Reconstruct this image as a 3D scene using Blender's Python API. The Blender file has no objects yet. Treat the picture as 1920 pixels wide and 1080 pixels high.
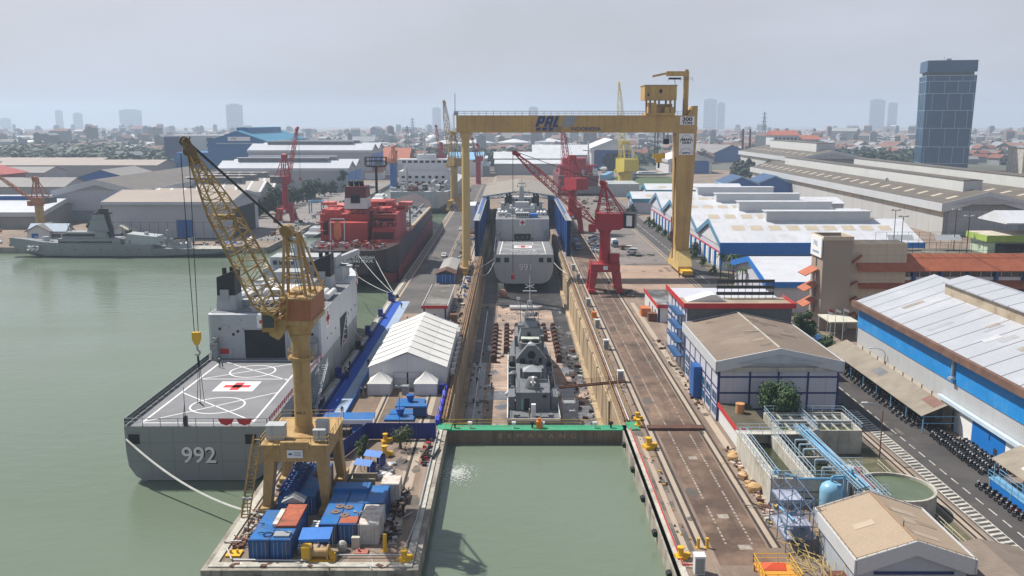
import bpy, bmesh, math, random
from mathutils import Vector, Matrix
R = math.radians
PI = math.pi
rng = random.Random(7)
scene = bpy.context.scene
COL = scene.collection
CAM_H = 52.1                       # camera height above the quay
PITCH = math.atan(312 / 1700)

# ---------------------------------------------------------------- mesh builder
class MB:
    def __init__(s):
        s.v = []; s.f = []; s.m = []
    def add(s, vs, fs, mi=0):
        b = len(s.v)
        s.v.extend([tuple(v) for v in vs])
        for f in fs:
            s.f.append(tuple(b + i for i in f)); s.m.append(mi)
        return s
    def box(s, x0, x1, y0, y1, z0, z1, mi=0):
        if x0 > x1: x0, x1 = x1, x0
        if y0 > y1: y0, y1 = y1, y0
        if z0 > z1: z0, z1 = z1, z0
        return s.add([(x0,y0,z0),(x1,y0,z0),(x1,y1,z0),(x0,y1,z0),(x0,y0,z1),(x1,y0,z1),(x1,y1,z1),(x0,y1,z1)],
              [(3,2,1,0),(4,5,6,7),(0,1,5,4),(1,2,6,5),(2,3,7,6),(3,0,4,7)], mi)
    def cbox(s, c, size, rz=0, mi=0):
        hx, hy, hz = size[0]/2, size[1]/2, size[2]/2
        co, si = math.cos(rz), math.sin(rz)
        vs = []
        for z in (-hz, hz):
            for x, y in ((-hx,-hy),(hx,-hy),(hx,hy),(-hx,hy)):
                vs.append((c[0]+x*co-y*si, c[1]+x*si+y*co, c[2]+z))
        return s.add(vs, [(3,2,1,0),(4,5,6,7),(0,1,5,4),(1,2,6,5),(2,3,7,6),(3,0,4,7)], mi)
    def cyl(s, p0, p1, r0, r1=None, n=10, mi=0, caps=True):
        if r1 is None: r1 = r0
        p0 = Vector(p0); p1 = Vector(p1); d = (p1-p0)
        if d.length < 1e-6: return s
        d.normalize()
        a = d.orthogonal().normalized(); b = d.cross(a)
        vs = []
        for p, r in ((p0, r0), (p1, r1)):
            for i in range(n):
                t = 2*PI*i/n
                vs.append(p + a*(r*math.cos(t)) + b*(r*math.sin(t)))
        fs = [(i, (i+1) % n, n+(i+1) % n, n+i) for i in range(n)]
        if caps:
            fs.append(tuple(range(n-1, -1, -1))); fs.append(tuple(range(n, 2*n)))
        return s.add(vs, fs, mi)
    def beam(s, p0, p1, w, h=None, mi=0):
        h = h or w
        p0 = Vector(p0); p1 = Vector(p1); d = p1-p0
        if d.length < 1e-6: return s
        d.normalize()
        up = Vector((0,0,1)) if abs(d.z) < .95 else Vector((0,1,0))
        a = d.cross(up).normalized(); b = a.cross(d)
        vs = []
        for p in (p0, p1):
            for x, y in ((-1,-1),(1,-1),(1,1),(-1,1)):
                vs.append(p + a*(x*w/2) + b*(y*h/2))
        return s.add(vs, [(3,2,1,0),(4,5,6,7),(0,1,5,4),(1,2,6,5),(2,3,7,6),(3,0,4,7)], mi)
    def prism(s, poly, ax, a, b, mi=0):
        # poly: list of 2D points; ax 'x': (y,z)  'y': (x,z)  'z': (x,y)
        def P(p, t):
            if ax == 'x': return (t, p[0], p[1])
            if ax == 'y': return (p[0], t, p[1])
            return (p[0], p[1], t)
        n = len(poly)
        vs = [P(p, a) for p in poly] + [P(p, b) for p in poly]
        fs = [(i, (i+1) % n, n+(i+1) % n, n+i) for i in range(n)] + [tuple(range(n-1,-1,-1)), tuple(range(n, 2*n))]
        return s.add(vs, fs, mi)
    def poly(s, pts, mi=0):
        return s.add(pts, [tuple(range(len(pts)))], mi)
    def loft(s, rings, mi=0, close=True, cap0=True, cap1=True):
        n = len(rings[0]); vs = []; fs = []
        for r in rings: vs.extend(r)
        for k in range(len(rings)-1):
            for i in range(n if close else n-1):
                j = (i+1) % n
                fs.append((k*n+i, k*n+j, (k+1)*n+j, (k+1)*n+i))
        if cap0: fs.append(tuple(range(n-1,-1,-1)))
        if cap1: fs.append(tuple((len(rings)-1)*n+i for i in range(n)))
        return s.add(vs, fs, mi)
    def lathe(s, c, prof, n=14, mi=0):
        rings = [[(c[0]+r*math.cos(2*PI*i/n), c[1]+r*math.sin(2*PI*i/n), c[2]+z) for i in range(n)] for r, z in prof]
        return s.loft(rings, mi)
    def ball(s, c, r, n=10, mi=0, sz=1.0, z0=-1.0):
        prof = []
        for k in range(7):
            t = -PI/2 + PI*k/6
            z = math.sin(t)
            if z < z0-1e-6: continue
            prof.append((max(r*math.cos(t), .001), r*z*sz))
        return s.lathe(c, prof, n, mi)
    def rail(s, pts, h=1.05, t=.05, step=2.0, mi=0, mid=True, closed=False):
        pts = [Vector(p) for p in pts]
        if closed: pts = pts + [pts[0]]
        for a, b in zip(pts, pts[1:]):
            L = (b-a).length; n = max(1, round(L/step))
            for i in range(n+1):
                p = a.lerp(b, i/n); s.beam(p, p+Vector((0,0,h)), t, t, mi)
            s.beam(a+Vector((0,0,h)), b+Vector((0,0,h)), t, t, mi)
            if mid: s.beam(a+Vector((0,0,h*.52)), b+Vector((0,0,h*.52)), t*.8, t*.8, mi)
        return s
    def lattice(s, p0, p1, w0, w1, h0, h1, n, tc, td, mi=0, up=(0,0,1)):
        # four-chord lattice beam
        p0 = Vector(p0); p1 = Vector(p1); d = (p1-p0).normalized()
        a = d.cross(Vector(up)).normalized(); b = a.cross(d)
        def ring(t):
            c = p0.lerp(p1, t); w = w0+(w1-w0)*t; h = h0+(h1-h0)*t
            return [c+a*(-w/2)+b*(-h/2), c+a*(w/2)+b*(-h/2), c+a*(w/2)+b*(h/2), c+a*(-w/2)+b*(h/2)]
        prev = ring(0)
        for k in range(1, n+1):
            cur = ring(k/n)
            for i in range(4):
                j = (i+1) % 4
                s.beam(prev[i], cur[i], tc, tc, mi)
                s.beam(cur[i], cur[j], td, td, mi)
                if k % 2: s.beam(prev[i], cur[j], td, td, mi)
                else: s.beam(prev[j], cur[i], td, td, mi)
            prev = cur
        return s
    def rope(s, a, b, sag, r, n=8, mi=0):
        a = Vector(a); b = Vector(b); prev = a
        for i in range(1, n+1):
            t = i/n; p = a.lerp(b, t) - Vector((0,0,4*sag*t*(1-t)))
            s.cyl(prev, p, r, r, 5, mi, False); prev = p
        return s

def mesh_obj(name, mb, mats, smooth=False):
    me = bpy.data.meshes.new(name)
    me.from_pydata(mb.v, [], mb.f)
    if not isinstance(mats, (list, tuple)): mats = [mats]
    for m in mats: me.materials.append(m)
    if len(mats) > 1: me.polygons.foreach_set('material_index', mb.m)
    if smooth: me.polygons.foreach_set('use_smooth', [True]*len(me.polygons))
    bm = bmesh.new(); bm.from_mesh(me)
    bmesh.ops.recalc_face_normals(bm, faces=bm.faces)
    bm.to_mesh(me); bm.free()
    if smooth:
        try: me.set_sharp_from_angle(angle=R(40))
        except Exception: pass
    me.update()
    o = bpy.data.objects.new(name, me); COL.objects.link(o)
    return o
def islands(mb):
    par = list(range(len(mb.v)))
    def fd(i):
        while par[i] != i: par[i] = par[par[i]]; i = par[i]
        return i
    for f in mb.f:
        a = fd(f[0])
        for i in f[1:]: par[fd(i)] = a
    out = {}
    for f, m in zip(mb.f, mb.m): out.setdefault(fd(f[0]), []).append((f, m))
    res = []
    for fs in out.values():
        ids = sorted({i for f, m in fs for i in f}); mp = {i: k for k, i in enumerate(ids)}
        q = MB(); q.v = [mb.v[i] for i in ids]; q.f = [tuple(mp[i] for i in f) for f, m in fs]; q.m = [m for f, m in fs]
        res.append(q)
    return res
def parts(name, mb, mats, parent, smooth=False, world=False, label=None):
    """every separate piece of the builder becomes a part of its own"""
    return [part(name, q, mats, parent, smooth, world, label) for q in islands(mb)]
def part(name, mb, mats, parent, smooth=False, world=False, label=None):
    """a part: a mesh under its thing; world=True when the mesh was written in scene coordinates"""
    if world:
        p = parent; off = Vector((0,0,0))
        while p is not None: off += p.location; p = p.parent
        mb.v = [(x-off.x, y-off.y, z-off.z) for x, y, z in mb.v]
    o = mesh_obj(name, mb, mats, smooth)
    o.parent = parent
    if label: o['label'] = label
    return o
def tag(o, label=None, cat=None, group=None, kind=None):
    if label: o['label'] = label
    if cat: o['category'] = cat
    if group: o['group'] = group
    if kind: o['kind'] = kind
    return o
def thing(name, label, cat, loc=(0,0,0), rz=0, group=None):
    o = bpy.data.objects.new(name, None); COL.objects.link(o)
    o.empty_display_size = .5
    o.location = loc; o.rotation_euler = (0,0,rz)
    return tag(o, label, cat, group)
def single(name, mb, mats, label, cat, loc=(0,0,0), rz=0, group=None, smooth=False):
    o = mesh_obj(name, mb, mats, smooth); o.location = loc; o.rotation_euler = (0,0,rz)
    return tag(o, label, cat, group)
def struct(name, mb, mats, kind='structure', smooth=False):
    return tag(mesh_obj(name, mb, mats, smooth), kind=kind)
def copy_tree(o, parent=None):
    c = o.copy(); COL.objects.link(c); c.parent = parent
    for ch in o.children: copy_tree(ch, c)
    return c
def dup(o, label, loc, rz=0, sc=None):
    c = copy_tree(o); c.location = loc; c.rotation_euler = (0,0,rz); c['label'] = label
    if sc: c.scale = (sc,)*3 if not isinstance(sc, tuple) else sc
    return c
def text_part(name, txt, size, mat, parent, loc, rot=(PI/2,0,0), depth=.06, offset=0, shear=0, sx=1.0, align='CENTER'):
    cu = bpy.data.curves.new(name, 'FONT')
    cu.body = txt; cu.size = size; cu.extrude = depth; cu.offset = offset; cu.shear = shear
    cu.align_x = align; cu.align_y = 'CENTER'; cu.space_line = .85
    t = bpy.data.objects.new(name, cu); COL.objects.link(t)
    dg = bpy.context.evaluated_depsgraph_get(); dg.update()
    me = bpy.data.meshes.new_from_object(t.evaluated_get(dg))
    bpy.data.objects.remove(t)
    me.name = name; me.materials.clear(); me.materials.append(mat)
    o = bpy.data.objects.new(name, me); COL.objects.link(o); o.parent = parent
    o.location = loc; o.rotation_euler = rot; o.scale = (sx,1,1)
    return o
# ---------------------------------------------------------------- materials
_M = {}
def M(name, col, rough=.65, metal=0., var=.14, vs=.5, grime=None, seams=None, bump=0., corr=None, spec=.4, streak=None, grain=.08):
    """procedural surface. var/vs: patchy variation; grime=(col,amount,scale); seams=(axis,spacing,width,col) list;
    corr=(axis,pitch): corrugation bump; streak=(col,amount): vertical run-off stains"""
    if name in _M: return _M[name]
    m = bpy.data.materials.new(name); m.use_nodes = True
    nt = m.node_tree; N = nt.nodes; L = nt.links
    bs = N['Principled BSDF']
    bs.inputs['Roughness'].default_value = rough
    bs.inputs['Metallic'].default_value = metal
    bs.inputs['Specular IOR Level'].default_value = spec
    tc = N.new('ShaderNodeTexCoord')
    def noise(scale, detail=5, vec=None, r=.6):
        n = N.new('ShaderNodeTexNoise'); n.inputs['Scale'].default_value = scale
        n.inputs['Detail'].default_value = detail; n.inputs['Roughness'].default_value = r
        L.new(vec or tc.outputs['Object'], n.inputs['Vector']); return n.outputs['Fac']
    def ramp(fac, lo, hi):
        n = N.new('ShaderNodeMapRange'); n.inputs['From Min'].default_value = lo; n.inputs['From Max'].default_value = hi
        L.new(fac, n.inputs['Value']); return n.outputs['Result']
    def mix(fac, a, b, blend='MIX'):
        n = N.new('ShaderNodeMix'); n.data_type = 'RGBA'; n.blend_type = blend
        if isinstance(fac, float): n.inputs['Factor'].default_value = fac
        else: L.new(fac, n.inputs['Factor'])
        for i, c in ((6, a), (7, b)):
            if isinstance(c, tuple): n.inputs[i].default_value = (*c, 1)
            else: L.new(c, n.inputs[i])
        return n.outputs[2]
    def mul(f, k):
        n = N.new('ShaderNodeMath'); n.operation = 'MULTIPLY'; L.new(f, n.inputs[0]); n.inputs[1].default_value = k
        return n.outputs[0]
    c0 = tuple(min(1, c*(1-var)) for c in col); c1 = tuple(min(1, c*(1+var)) for c in col)
    out = mix(ramp(noise(vs), .3, .7), c0, c1)
    if grain: out = mix(ramp(noise(vs*14+1.5, 3), .25, .75), mix(grain*2., out, (0.,0.,0.)), out)
    if grime:
        gc, ga, gs = grime
        out = mix(mul(ramp(noise(gs, 7, None, .68), .48, .68), ga), out, gc)
    sep = None
    if seams or corr or streak:
        sep = N.new('ShaderNodeSeparateXYZ'); L.new(tc.outputs['Object'], sep.inputs[0])
    if streak:
        mp = N.new('ShaderNodeMapping'); mp.inputs['Scale'].default_value = streak[2] if len(streak) > 2 else (1.2, 1.2, .06)
        L.new(tc.outputs['Object'], mp.inputs['Vector'])
        out = mix(mul(ramp(noise(1.0, 5, mp.outputs[0], .7), .5, .72), streak[1]), out, streak[0])
    if seams:
        if not isinstance(seams, list): seams = [seams]
        for ax, sp, wd, sc in seams:
            n = N.new('ShaderNodeMath'); n.operation = 'PINGPONG'; L.new(sep.outputs[ax], n.inputs[0]); n.inputs[1].default_value = sp/2
            g = N.new('ShaderNodeMath'); g.operation = 'LESS_THAN'; L.new(n.outputs[0], g.inputs[0]); g.inputs[1].default_value = wd/2
            out = mix(g.outputs[0], out, sc)
    L.new(out, bs.inputs['Base Color'])
    if corr:
        n = N.new('ShaderNodeMath'); n.operation = 'PINGPONG'; L.new(sep.outputs[corr[0]], n.inputs[0]); n.inputs[1].default_value = corr[1]/2
        b = N.new('ShaderNodeBump'); b.inputs['Strength'].default_value = .6; b.inputs['Distance'].default_value = corr[1]*.5
        L.new(n.outputs[0], b.inputs['Height']); L.new(b.outputs[0], bs.inputs['Normal'])
    elif bump:
        b = N.new('ShaderNodeBump'); b.inputs['Strength'].default_value = bump; b.inputs['Distance'].default_value = .15
        L.new(noise(vs*6+1), b.inputs['Height']); L.new(b.outputs[0], bs.inputs['Normal'])
    _M[name] = m
    return m
def srgb(r, g, b):
    f = lambda c: ((c/255+.055)/1.055)**2.4 if c > 10 else c/255/12.92
    return (f(r), f(g), f(b))

RUST = (.16,.055,.025)
SHIPG = M('ship grey paint', (.27,.29,.30), .5, var=.07, vs=.12, streak=((.17,.17,.16),.45), grime=((.2,.2,.2),.3,.25))
SHIPG2 = M('darker ship grey paint', (.30,.32,.32), .5, var=.12, vs=.15, seams=[(0,3.1,.05,(.235,.25,.25)),(2,2.4,.05,(.235,.25,.25)),(1,6,.05,(.235,.25,.25))], streak=((.13,.10,.075),.6,(.6,.6,.05)), grime=((.13,.14,.14),.4,.2))
CORV = M('corvette grey', (.16,.175,.19), .5, var=.12, vs=.3, streak=((.13,.12,.11),.5), grime=((.14,.145,.15),.5,.5))
SHIPL = M('light ship grey paint', (.42,.45,.47), .5, var=.08, vs=.15, seams=[(0,3.4,.05,(.34,.36,.38)),(2,2.6,.05,(.34,.36,.38))], streak=((.24,.21,.18),.5,(.7,.7,.05)))
SHIPD = M('dark deck grey', (.15,.155,.165), .75, var=.16, vs=.18, grime=((.09,.09,.095),.6,.3))
WHITE = M('white paint', (.64,.65,.66), .45, var=.04, vs=.4, streak=((.5,.48,.44),.35))
SIGNW = M('sign white', (.8,.8,.8), .5, var=.02)
REDP = M('red paint', (.50,.025,.03), .45, var=.1)
BLACK = M('black', (.012,.013,.015), .5, var=.2)
DARK = M('dark opening', (.02,.022,.026), .8, var=.25)
GLASS = M('window glass', (.02,.03,.04), .08, var=.3, vs=.3, spec=.8)
YEL = M('crane yellow', (.45,.30,.12), .5, var=.09, vs=.2, streak=((.20,.09,.035),.6,(1.4,1.4,.08)), grime=((.27,.15,.06),.6,.35))
YELB = M('bright yellow', (.72,.42,.02), .45, var=.08)
YELD = M('weathered jib yellow', (.36,.235,.075), .6, var=.2, vs=.3, grime=((.12,.075,.03),.7,.25))
ORNG = M('orange corrugated', (.37,.14,.065), .6, var=.1, corr=(0,.5), streak=((.3,.09,.04),.4))
BLUE = M('cobalt blue paint', (.012,.10,.36), .45, var=.1, vs=.3, grime=((.02,.07,.2),.5,.3), corr=(0,.3))
BLUEC = M('container blue', (.008,.095,.31), .5, var=.15, vs=.5, grime=((.05,.085,.16),.7,.5), corr=(0,.28), streak=((.11,.06,.04),.6,(1.6,1.6,.12)))
BLUED = M('deep blue sheet', (.008,.025,.20), .55, var=.2, vs=.4, corr=(0,.5))
BLUET = M('blue tarpaulin', (.01,.16,.55), .55, var=.15, vs=.8, bump=.3)
BLUEL = M('light blue pipe paint', (.16,.36,.55), .45, var=.1)
STEEL = M('galvanised steel', (.38,.40,.42), .45, .3, var=.12)
RUSTM = M('rusty steel', (.14,.06,.035), .8, var=.3, vs=.5, grime=((.28,.12,.06),.6,.5))
BROWN = M('brown rust timber', (.10,.045,.03), .85, var=.3, vs=.7)
CONC = M('weathered concrete', (.30,.27,.22), .85, var=.12, vs=.12, grime=((.13,.11,.085),.75,.12), streak=((.10,.09,.07),.6), grain=.12)
CONCL = M('pale concrete', (.50,.48,.42), .85, var=.12, vs=.25, grime=((.2,.18,.14),.7,.22), streak=((.12,.11,.09),.55), grain=.1)
WIRE = M('wire rope', (.03,.03,.032), .6)
ROPEW = M('pale mooring rope', (.55,.55,.52), .8)
RAILG = M('grey railing', (.3,.32,.34), .5)
RAILW = M('white railing', (.62,.64,.66), .5)
RUBBER = M('black rubber', (.015,.015,.016), .8)
CREDC = M('crane red', (.36,.016,.022), .45, var=.12, vs=.25, grime=((.2,.02,.025),.5,.25))
REDSH = M('tanker red paint', (.45,.052,.045), .55, var=.2, vs=.15, grime=((.2,.03,.03),.6,.12), streak=((.22,.05,.04),.5))
WSHEET = M('white metal roof', (.60,.62,.66), .45, var=.08, vs=.08, grime=((.42,.42,.43),.65,.09), streak=((.38,.37,.36),.45,(.5,.06,.5)))
FOAM = M('foam', (.52,.56,.53), .7)
TERRA = M('terracotta tiles', (.40,.12,.06), .7, var=.15, vs=.6, corr=(0,.45), grime=((.24,.08,.045),.4,.5))
CLAD_ = 0
GRASS = M('grass', (.06,.10,.03), .9, var=.35, vs=.5, grime=((.12,.10,.05),.5,.2))
TRUNK = M('bark', (.09,.065,.045), .9, var=.25)
HAIR = M('hard hat white', (.7,.7,.68), .4)
SKIN = M('skin', (.28,.15,.09), .6)
# ---------------------------------------------------------------- camera, sun, sky
cam = bpy.data.cameras.new('camera'); co = bpy.data.objects.new('camera', cam); COL.objects.link(co)
cam.sensor_width = 36; cam.lens = 36*1700/1920; cam.clip_start = .5; cam.clip_end = 30000
cam.shift_x = 1/1920
co.location = (0, 0, CAM_H); co.rotation_euler = (PI/2 - PITCH, 0, 0)
scene.camera = co
to_sun = Vector((-19.6, 13.0, 31.0)).normalized()
elev = math.asin(to_sun.z); azim = math.atan2(to_sun.x, to_sun.y)
sl = bpy.data.lights.new('sun', 'SUN'); sl.energy = 5.0; sl.angle = R(.5); sl.color = (1, .95, .87)
so = bpy.data.objects.new('sun', sl); COL.objects.link(so)
so.rotation_euler = to_sun.to_track_quat('Z', 'Y').to_euler()
w = bpy.data.worlds.new('World'); scene.world = w; w.use_nodes = True
nt = w.node_tree; bg = nt.nodes['Background']; bg.inputs['Strength'].default_value = .076
sky = nt.nodes.new('ShaderNodeTexSky'); sky.sky_type = 'NISHITA'; sky.sun_disc = False
sky.sun_elevation = elev; sky.sun_rotation = azim
sky.air_density = 1.2; sky.dust_density = 4.0; sky.ozone_density = 1.0
# thin high overcast: the sky behind it shows through unevenly
tcw = nt.nodes.new('ShaderNodeTexCoord'); mpw = nt.nodes.new('ShaderNodeMapping')
mpw.inputs['Scale'].default_value = (1.6, 1.6, 4.5); nt.links.new(tcw.outputs['Generated'], mpw.inputs['Vector'])
nzw = nt.nodes.new('ShaderNodeTexNoise'); nzw.inputs['Scale'].default_value = 1.5; nzw.inputs['Detail'].default_value = 7
nt.links.new(mpw.outputs[0], nzw.inputs['Vector'])
mrw = nt.nodes.new('ShaderNodeMapRange'); mrw.inputs['From Min'].default_value = .3; mrw.inputs['From Max'].default_value = .7
mrw.inputs['To Min'].default_value = .55; mrw.inputs['To Max'].default_value = 1.0
nt.links.new(nzw.outputs['Fac'], mrw.inputs['Value'])
mxw = nt.nodes.new('ShaderNodeMix'); mxw.data_type = 'RGBA'
nt.links.new(mrw.outputs['Result'], mxw.inputs['Factor']); nt.links.new(sky.outputs[0], mxw.inputs[6])
sepw = nt.nodes.new('ShaderNodeSeparateXYZ'); nt.links.new(tcw.outputs['Generated'], sepw.inputs[0])
elw = nt.nodes.new('ShaderNodeMapRange'); elw.inputs['From Min'].default_value = .12; elw.inputs['From Max'].default_value = .75; nt.links.new(sepw.outputs[2], elw.inputs['Value'])
hzw = nt.nodes.new('ShaderNodeMix'); hzw.data_type = 'RGBA'; nt.links.new(elw.outputs['Result'], hzw.inputs['Factor'])
hzw.inputs[6].default_value = (6.5, 6.7, 7.6, 1); hzw.inputs[7].default_value = (2.3, 2.75, 3.7, 1)     # milky low sky, clearer overhead
nt.links.new(hzw.outputs[2], mxw.inputs[7])
nt.links.new(mxw.outputs[2], bg.inputs['Color'])
vs_ = scene.view_settings; vs_.view_transform = 'Standard'; vs_.look = 'None'; vs_.gamma = 1; vs_.exposure = .36
vs_.use_curve_mapping = False
scene.cycles.max_bounces = 6; scene.cycles.volume_bounces = 1
scene.cycles.use_denoising = True

# ---------------------------------------------------------------- haze
hz = MB(); hz.box(-4000, 4400, -60, 8200, -14.5, 190)
hm = bpy.data.materials.new('haze'); hm.use_nodes = True
for n in list(hm.node_tree.nodes):
    if n.type == 'BSDF_PRINCIPLED': hm.node_tree.nodes.remove(n)
pv = hm.node_tree.nodes.new('ShaderNodeVolumePrincipled')
pv.inputs['Color'].default_value = (.64, .79, .98, 1); pv.inputs['Density'].default_value = .00017
pv.inputs['Anisotropy'].default_value = .2
hm.node_tree.links.new(pv.outputs[0], hm.node_tree.nodes['Material Output'].inputs['Volume'])
struct('haze', hz, hm, 'stuff')

# ---------------------------------------------------------------- ground
DOCK_L, DOCK_R, DOCK_Y0, DOCK_Y1, FLOOR = -11.3, 19.3, 150.5, 552., -9.5
QL, QN = -36.4, 99.5                # left quay: outer edge and seaward end
SHX, SHY = -103., 379.              # left shore corner
GND = M('quay ground', (.225,.165,.125), .9, var=.3, vs=.05, grime=((.12,.10,.085),.85,.045), grain=.1,
        streak=((.34,.29,.24),.6,(.5,.035,.5)))
g = MB()
g.box(DOCK_R, 4000, 55, 8500, -13, 0)
g.box(DOCK_L, DOCK_R, DOCK_Y1, 8500, -13, 0)
g.box(QL, DOCK_L, QN, 8500, -13, 0)
g.box(SHX, QL, 800, 8500, -13, 0)
g.box(-3600, SHX, SHY, 8500, -13, 0)
struct('ground', g, GND)
# dock floor and walls
FLM = M('dock floor concrete', (.40,.29,.225), .8, var=.35, vs=.09, grime=((.08,.08,.085),.9,.05), seams=[(1,2.4,.09,(.2,.14,.1)),(0,3.0,.06,(.24,.17,.13))],
        streak=((.10,.10,.11),.7,(.02,.6,.5)))
f = MB(); f.box(DOCK_L-.3, DOCK_R+.3, DOCK_Y0+.5, DOCK_Y1, FLOOR-2, FLOOR)
struct('dock_floor', f, FLM)
WETM = M('wet dock floor', (.12,.125,.14), .3, var=.4, vs=.12, grime=((.3,.3,.34),.7,.3), seams=(1,2.4,.12,(.05,.05,.05)))
f = MB(); f.box(-10.6,-6.4,162,300,FLOOR,FLOOR+.012); f.box(-10.7,-2,150.9+.5,166,FLOOR,FLOOR+.014); f.box(11,18.6,152,196,FLOOR,FLOOR+.012); f.box(-5.5,-1,196,203,FLOOR,FLOOR+.013); f.box(10,16,201,208,FLOOR,FLOOR+.013)
f.box(14.5,18.6,205,300,FLOOR,FLOOR+.011)
f.box(-10.4,-7,240,300,FLOOR,FLOOR+.015)
rs = random.Random(23)
for i in range(70):
    x, y = rs.uniform(-10,18), rs.uniform(153,300); L_ = rs.uniform(.5,4.5); w_ = rs.uniform(.4,2.2)
    f.poly([(min(18.5,max(-10.6,x+w_*math.cos(t_)*rs.uniform(.4,1.2))), y+L_*math.sin(t_)*rs.uniform(.4,1.2), FLOOR+.021+.0005*(i%13)) for t_ in [2*PI*k/13 for k in range(13)]])
struct('wet_floor', f, WETM)
f = MB(); f.box(DOCK_L+1.4,DOCK_R-1.7,306,548,FLOOR,FLOOR+.018); f.box(13.2,17.5,215,306,FLOOR,FLOOR+.017); f.box(-10,-5.8,228,300,FLOOR,FLOOR+.0185)  # black sludge, with the shelter walls' shade also put into its colour
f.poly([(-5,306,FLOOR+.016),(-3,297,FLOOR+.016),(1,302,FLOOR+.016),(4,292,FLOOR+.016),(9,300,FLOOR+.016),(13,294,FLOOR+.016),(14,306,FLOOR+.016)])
struct('sludge_shade_floor', f, M('black sludge and painted shade', (.028,.028,.03), .5, var=.5, vs=.2, grime=((.12,.11,.10),.6,.15)))
DWM = M('dock wall concrete', (.42,.32,.20), .85, var=.15, vs=.1, grime=((.15,.11,.075),.7,.14), streak=((.10,.08,.06),.85,(.8,.5,.05)), seams=(1,9,.14,(.1,.08,.06)))
f = MB()
f.box(DOCK_L-.3, DOCK_L+.25, DOCK_Y0-1.2, DOCK_Y1, FLOOR, -.3); f.box(DOCK_R-.25, DOCK_R+.3, DOCK_Y0-1.2, DOCK_Y1, FLOOR, -.3)
f.box(DOCK_L+.25, DOCK_R-.25, DOCK_Y1-.4, DOCK_Y1+.2, FLOOR, -.3)
for i in range(14):       # pilasters of the right wall
    y = 168+i*12.5; f.box(DOCK_R-.6, DOCK_R-.24, y, y+11.2, FLOOR, -.9)
f.box(DOCK_L+.25, DOCK_L+1.3, DOCK_Y0+2, DOCK_Y1-1, FLOOR, FLOOR+.9); f.box(DOCK_R-1.6, DOCK_R-.24, DOCK_Y0+2, DOCK_Y1-1, FLOOR, FLOOR+1.0)
struct('dock_wall', f, DWM)
# quay faces and coping
f = MB()
QFM = M('quay face concrete', (.34,.31,.26), .85, var=.18, vs=.2, grime=((.12,.10,.08),.85,.3), streak=((.07,.06,.05),.8,(.8,.8,.1)))
f.box(DOCK_R-.25, DOCK_R+.5, 55, DOCK_Y0-1.2, -8, .0); f.box(QL-.3, QL+.4, QN, 800, -8, .02); f.box(QL-.3, DOCK_L+.3, QN-.35, QN+.3, -8, .03)
f.box(DOCK_L-.5, DOCK_L+.25, QN+.3, DOCK_Y0-1.2, -8, .01); f.box(-3600, SHX, SHY-.4, SHY+.4, -8, .02); f.box(SHX-.4, SHX+.3, SHY+.4, 800, -8, .02)
struct('quay_wall', f, QFM)
cop = MB()
cop.box(DOCK_R+.5, DOCK_R+1.3, 96, DOCK_Y0-1.2, 0, .22); cop.box(QL+.4, QL+1.3, QN+1.4, 300, 0, .2); cop.box(DOCK_L-1.4, DOCK_L-.5, QN+1.4, DOCK_Y0-2, 0, .2)
cop.box(QL+.4, DOCK_L-.5, QN+.3, QN+1.4, 0, .2)
struct('kerb', cop, CONCL)
# surface strips: roads, rail beams, aprons (each a few mm above the last)
ASPH = M('worn asphalt', (.085,.078,.078), .85, var=.22, vs=.08, grime=((.17,.145,.13),.7,.06), grain=.1)
ASPR = M('crane way asphalt', (.12,.077,.056), .85, var=.42, vs=.13, grime=((.25,.165,.115),.85,.09), grain=.14, streak=((.045,.035,.03),.7,(.5,.08,.5)))
ASPD = M('dark road asphalt', (.072,.066,.064), .8, var=.15, vs=.12, grime=((.035,.032,.032),.8,.09), grain=.06)
a = MB(); a.box(24.9, 31.8, 100.5, 500, 0, .008); struct('crane_way', a, ASPR)
a = MB(); a.box(61, 68.8, 60, 290, 0, .008); a.box(61.5, 70.5, 290, 650, 0, .008); a.box(68.8, 73.5, 60, 200, 0, .006); struct('road', a, ASPD)
a = MB(); a.box(-33.5, -20.5, 245, 760, 0, .008); struct('quay_road', a, ASPH)
a = MB(); a.box(-143, -104.5, 400, 790, 0, .008); struct('shore_road', a, M('shore road concrete', (.22,.20,.19), .9, var=.15, vs=.06, grime=((.12,.11,.1),.7,.05)))
STAIN_SHADOW = M('yard stains and painted shadow', (.10,.085,.075), .85, var=.3, vs=.15, grime=((.20,.16,.13),.8,.2))
a = MB()
for x0,x1,y0,y1,z in ((20.6,22.6,104,112,.005),(20.7,22.5,116,119,.005),(20.7,22.6,123,127,.005),(34.5,56,268,276,.006),(42,58,330,334,.006)):  # the wide band in front of the yard is a crane's cast shadow, painted on
    a.box(x0,x1,y0,y1,0,z)
rs = random.Random(19)
for i in range(150):          # oil, rust and wash marks on the quays
    x, y = rs.choice(((rs.uniform(21,36),rs.uniform(104,300)),(rs.uniform(-21,-12.5),rs.uniform(104,148)),(rs.uniform(-28,-12.5),rs.uniform(215,420)),(rs.uniform(34,58),rs.uniform(262,420)),(rs.uniform(61.5,75),rs.uniform(100,200))))
    L_ = rs.uniform(.4,3.4); w_ = rs.uniform(.2,1.1)
    a.poly([(x+w_*math.cos(t_)*rs.uniform(.55,1.1), y+L_*math.sin(t_)*rs.uniform(.55,1.1), .0225+.0004*(i%9)) for t_ in [2*PI*k/11 for k in range(11)]])
struct('ground_stain_and_shadow', a, STAIN_SHADOW)
a = MB(); a.box(33.8, 61, 275, 330, 0, .005); struct('yard_ground', a, M('bare yard ground', (.34,.245,.185), .92, var=.18, vs=.06, grime=((.20,.15,.12),.8,.07), grain=.1))
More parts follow.
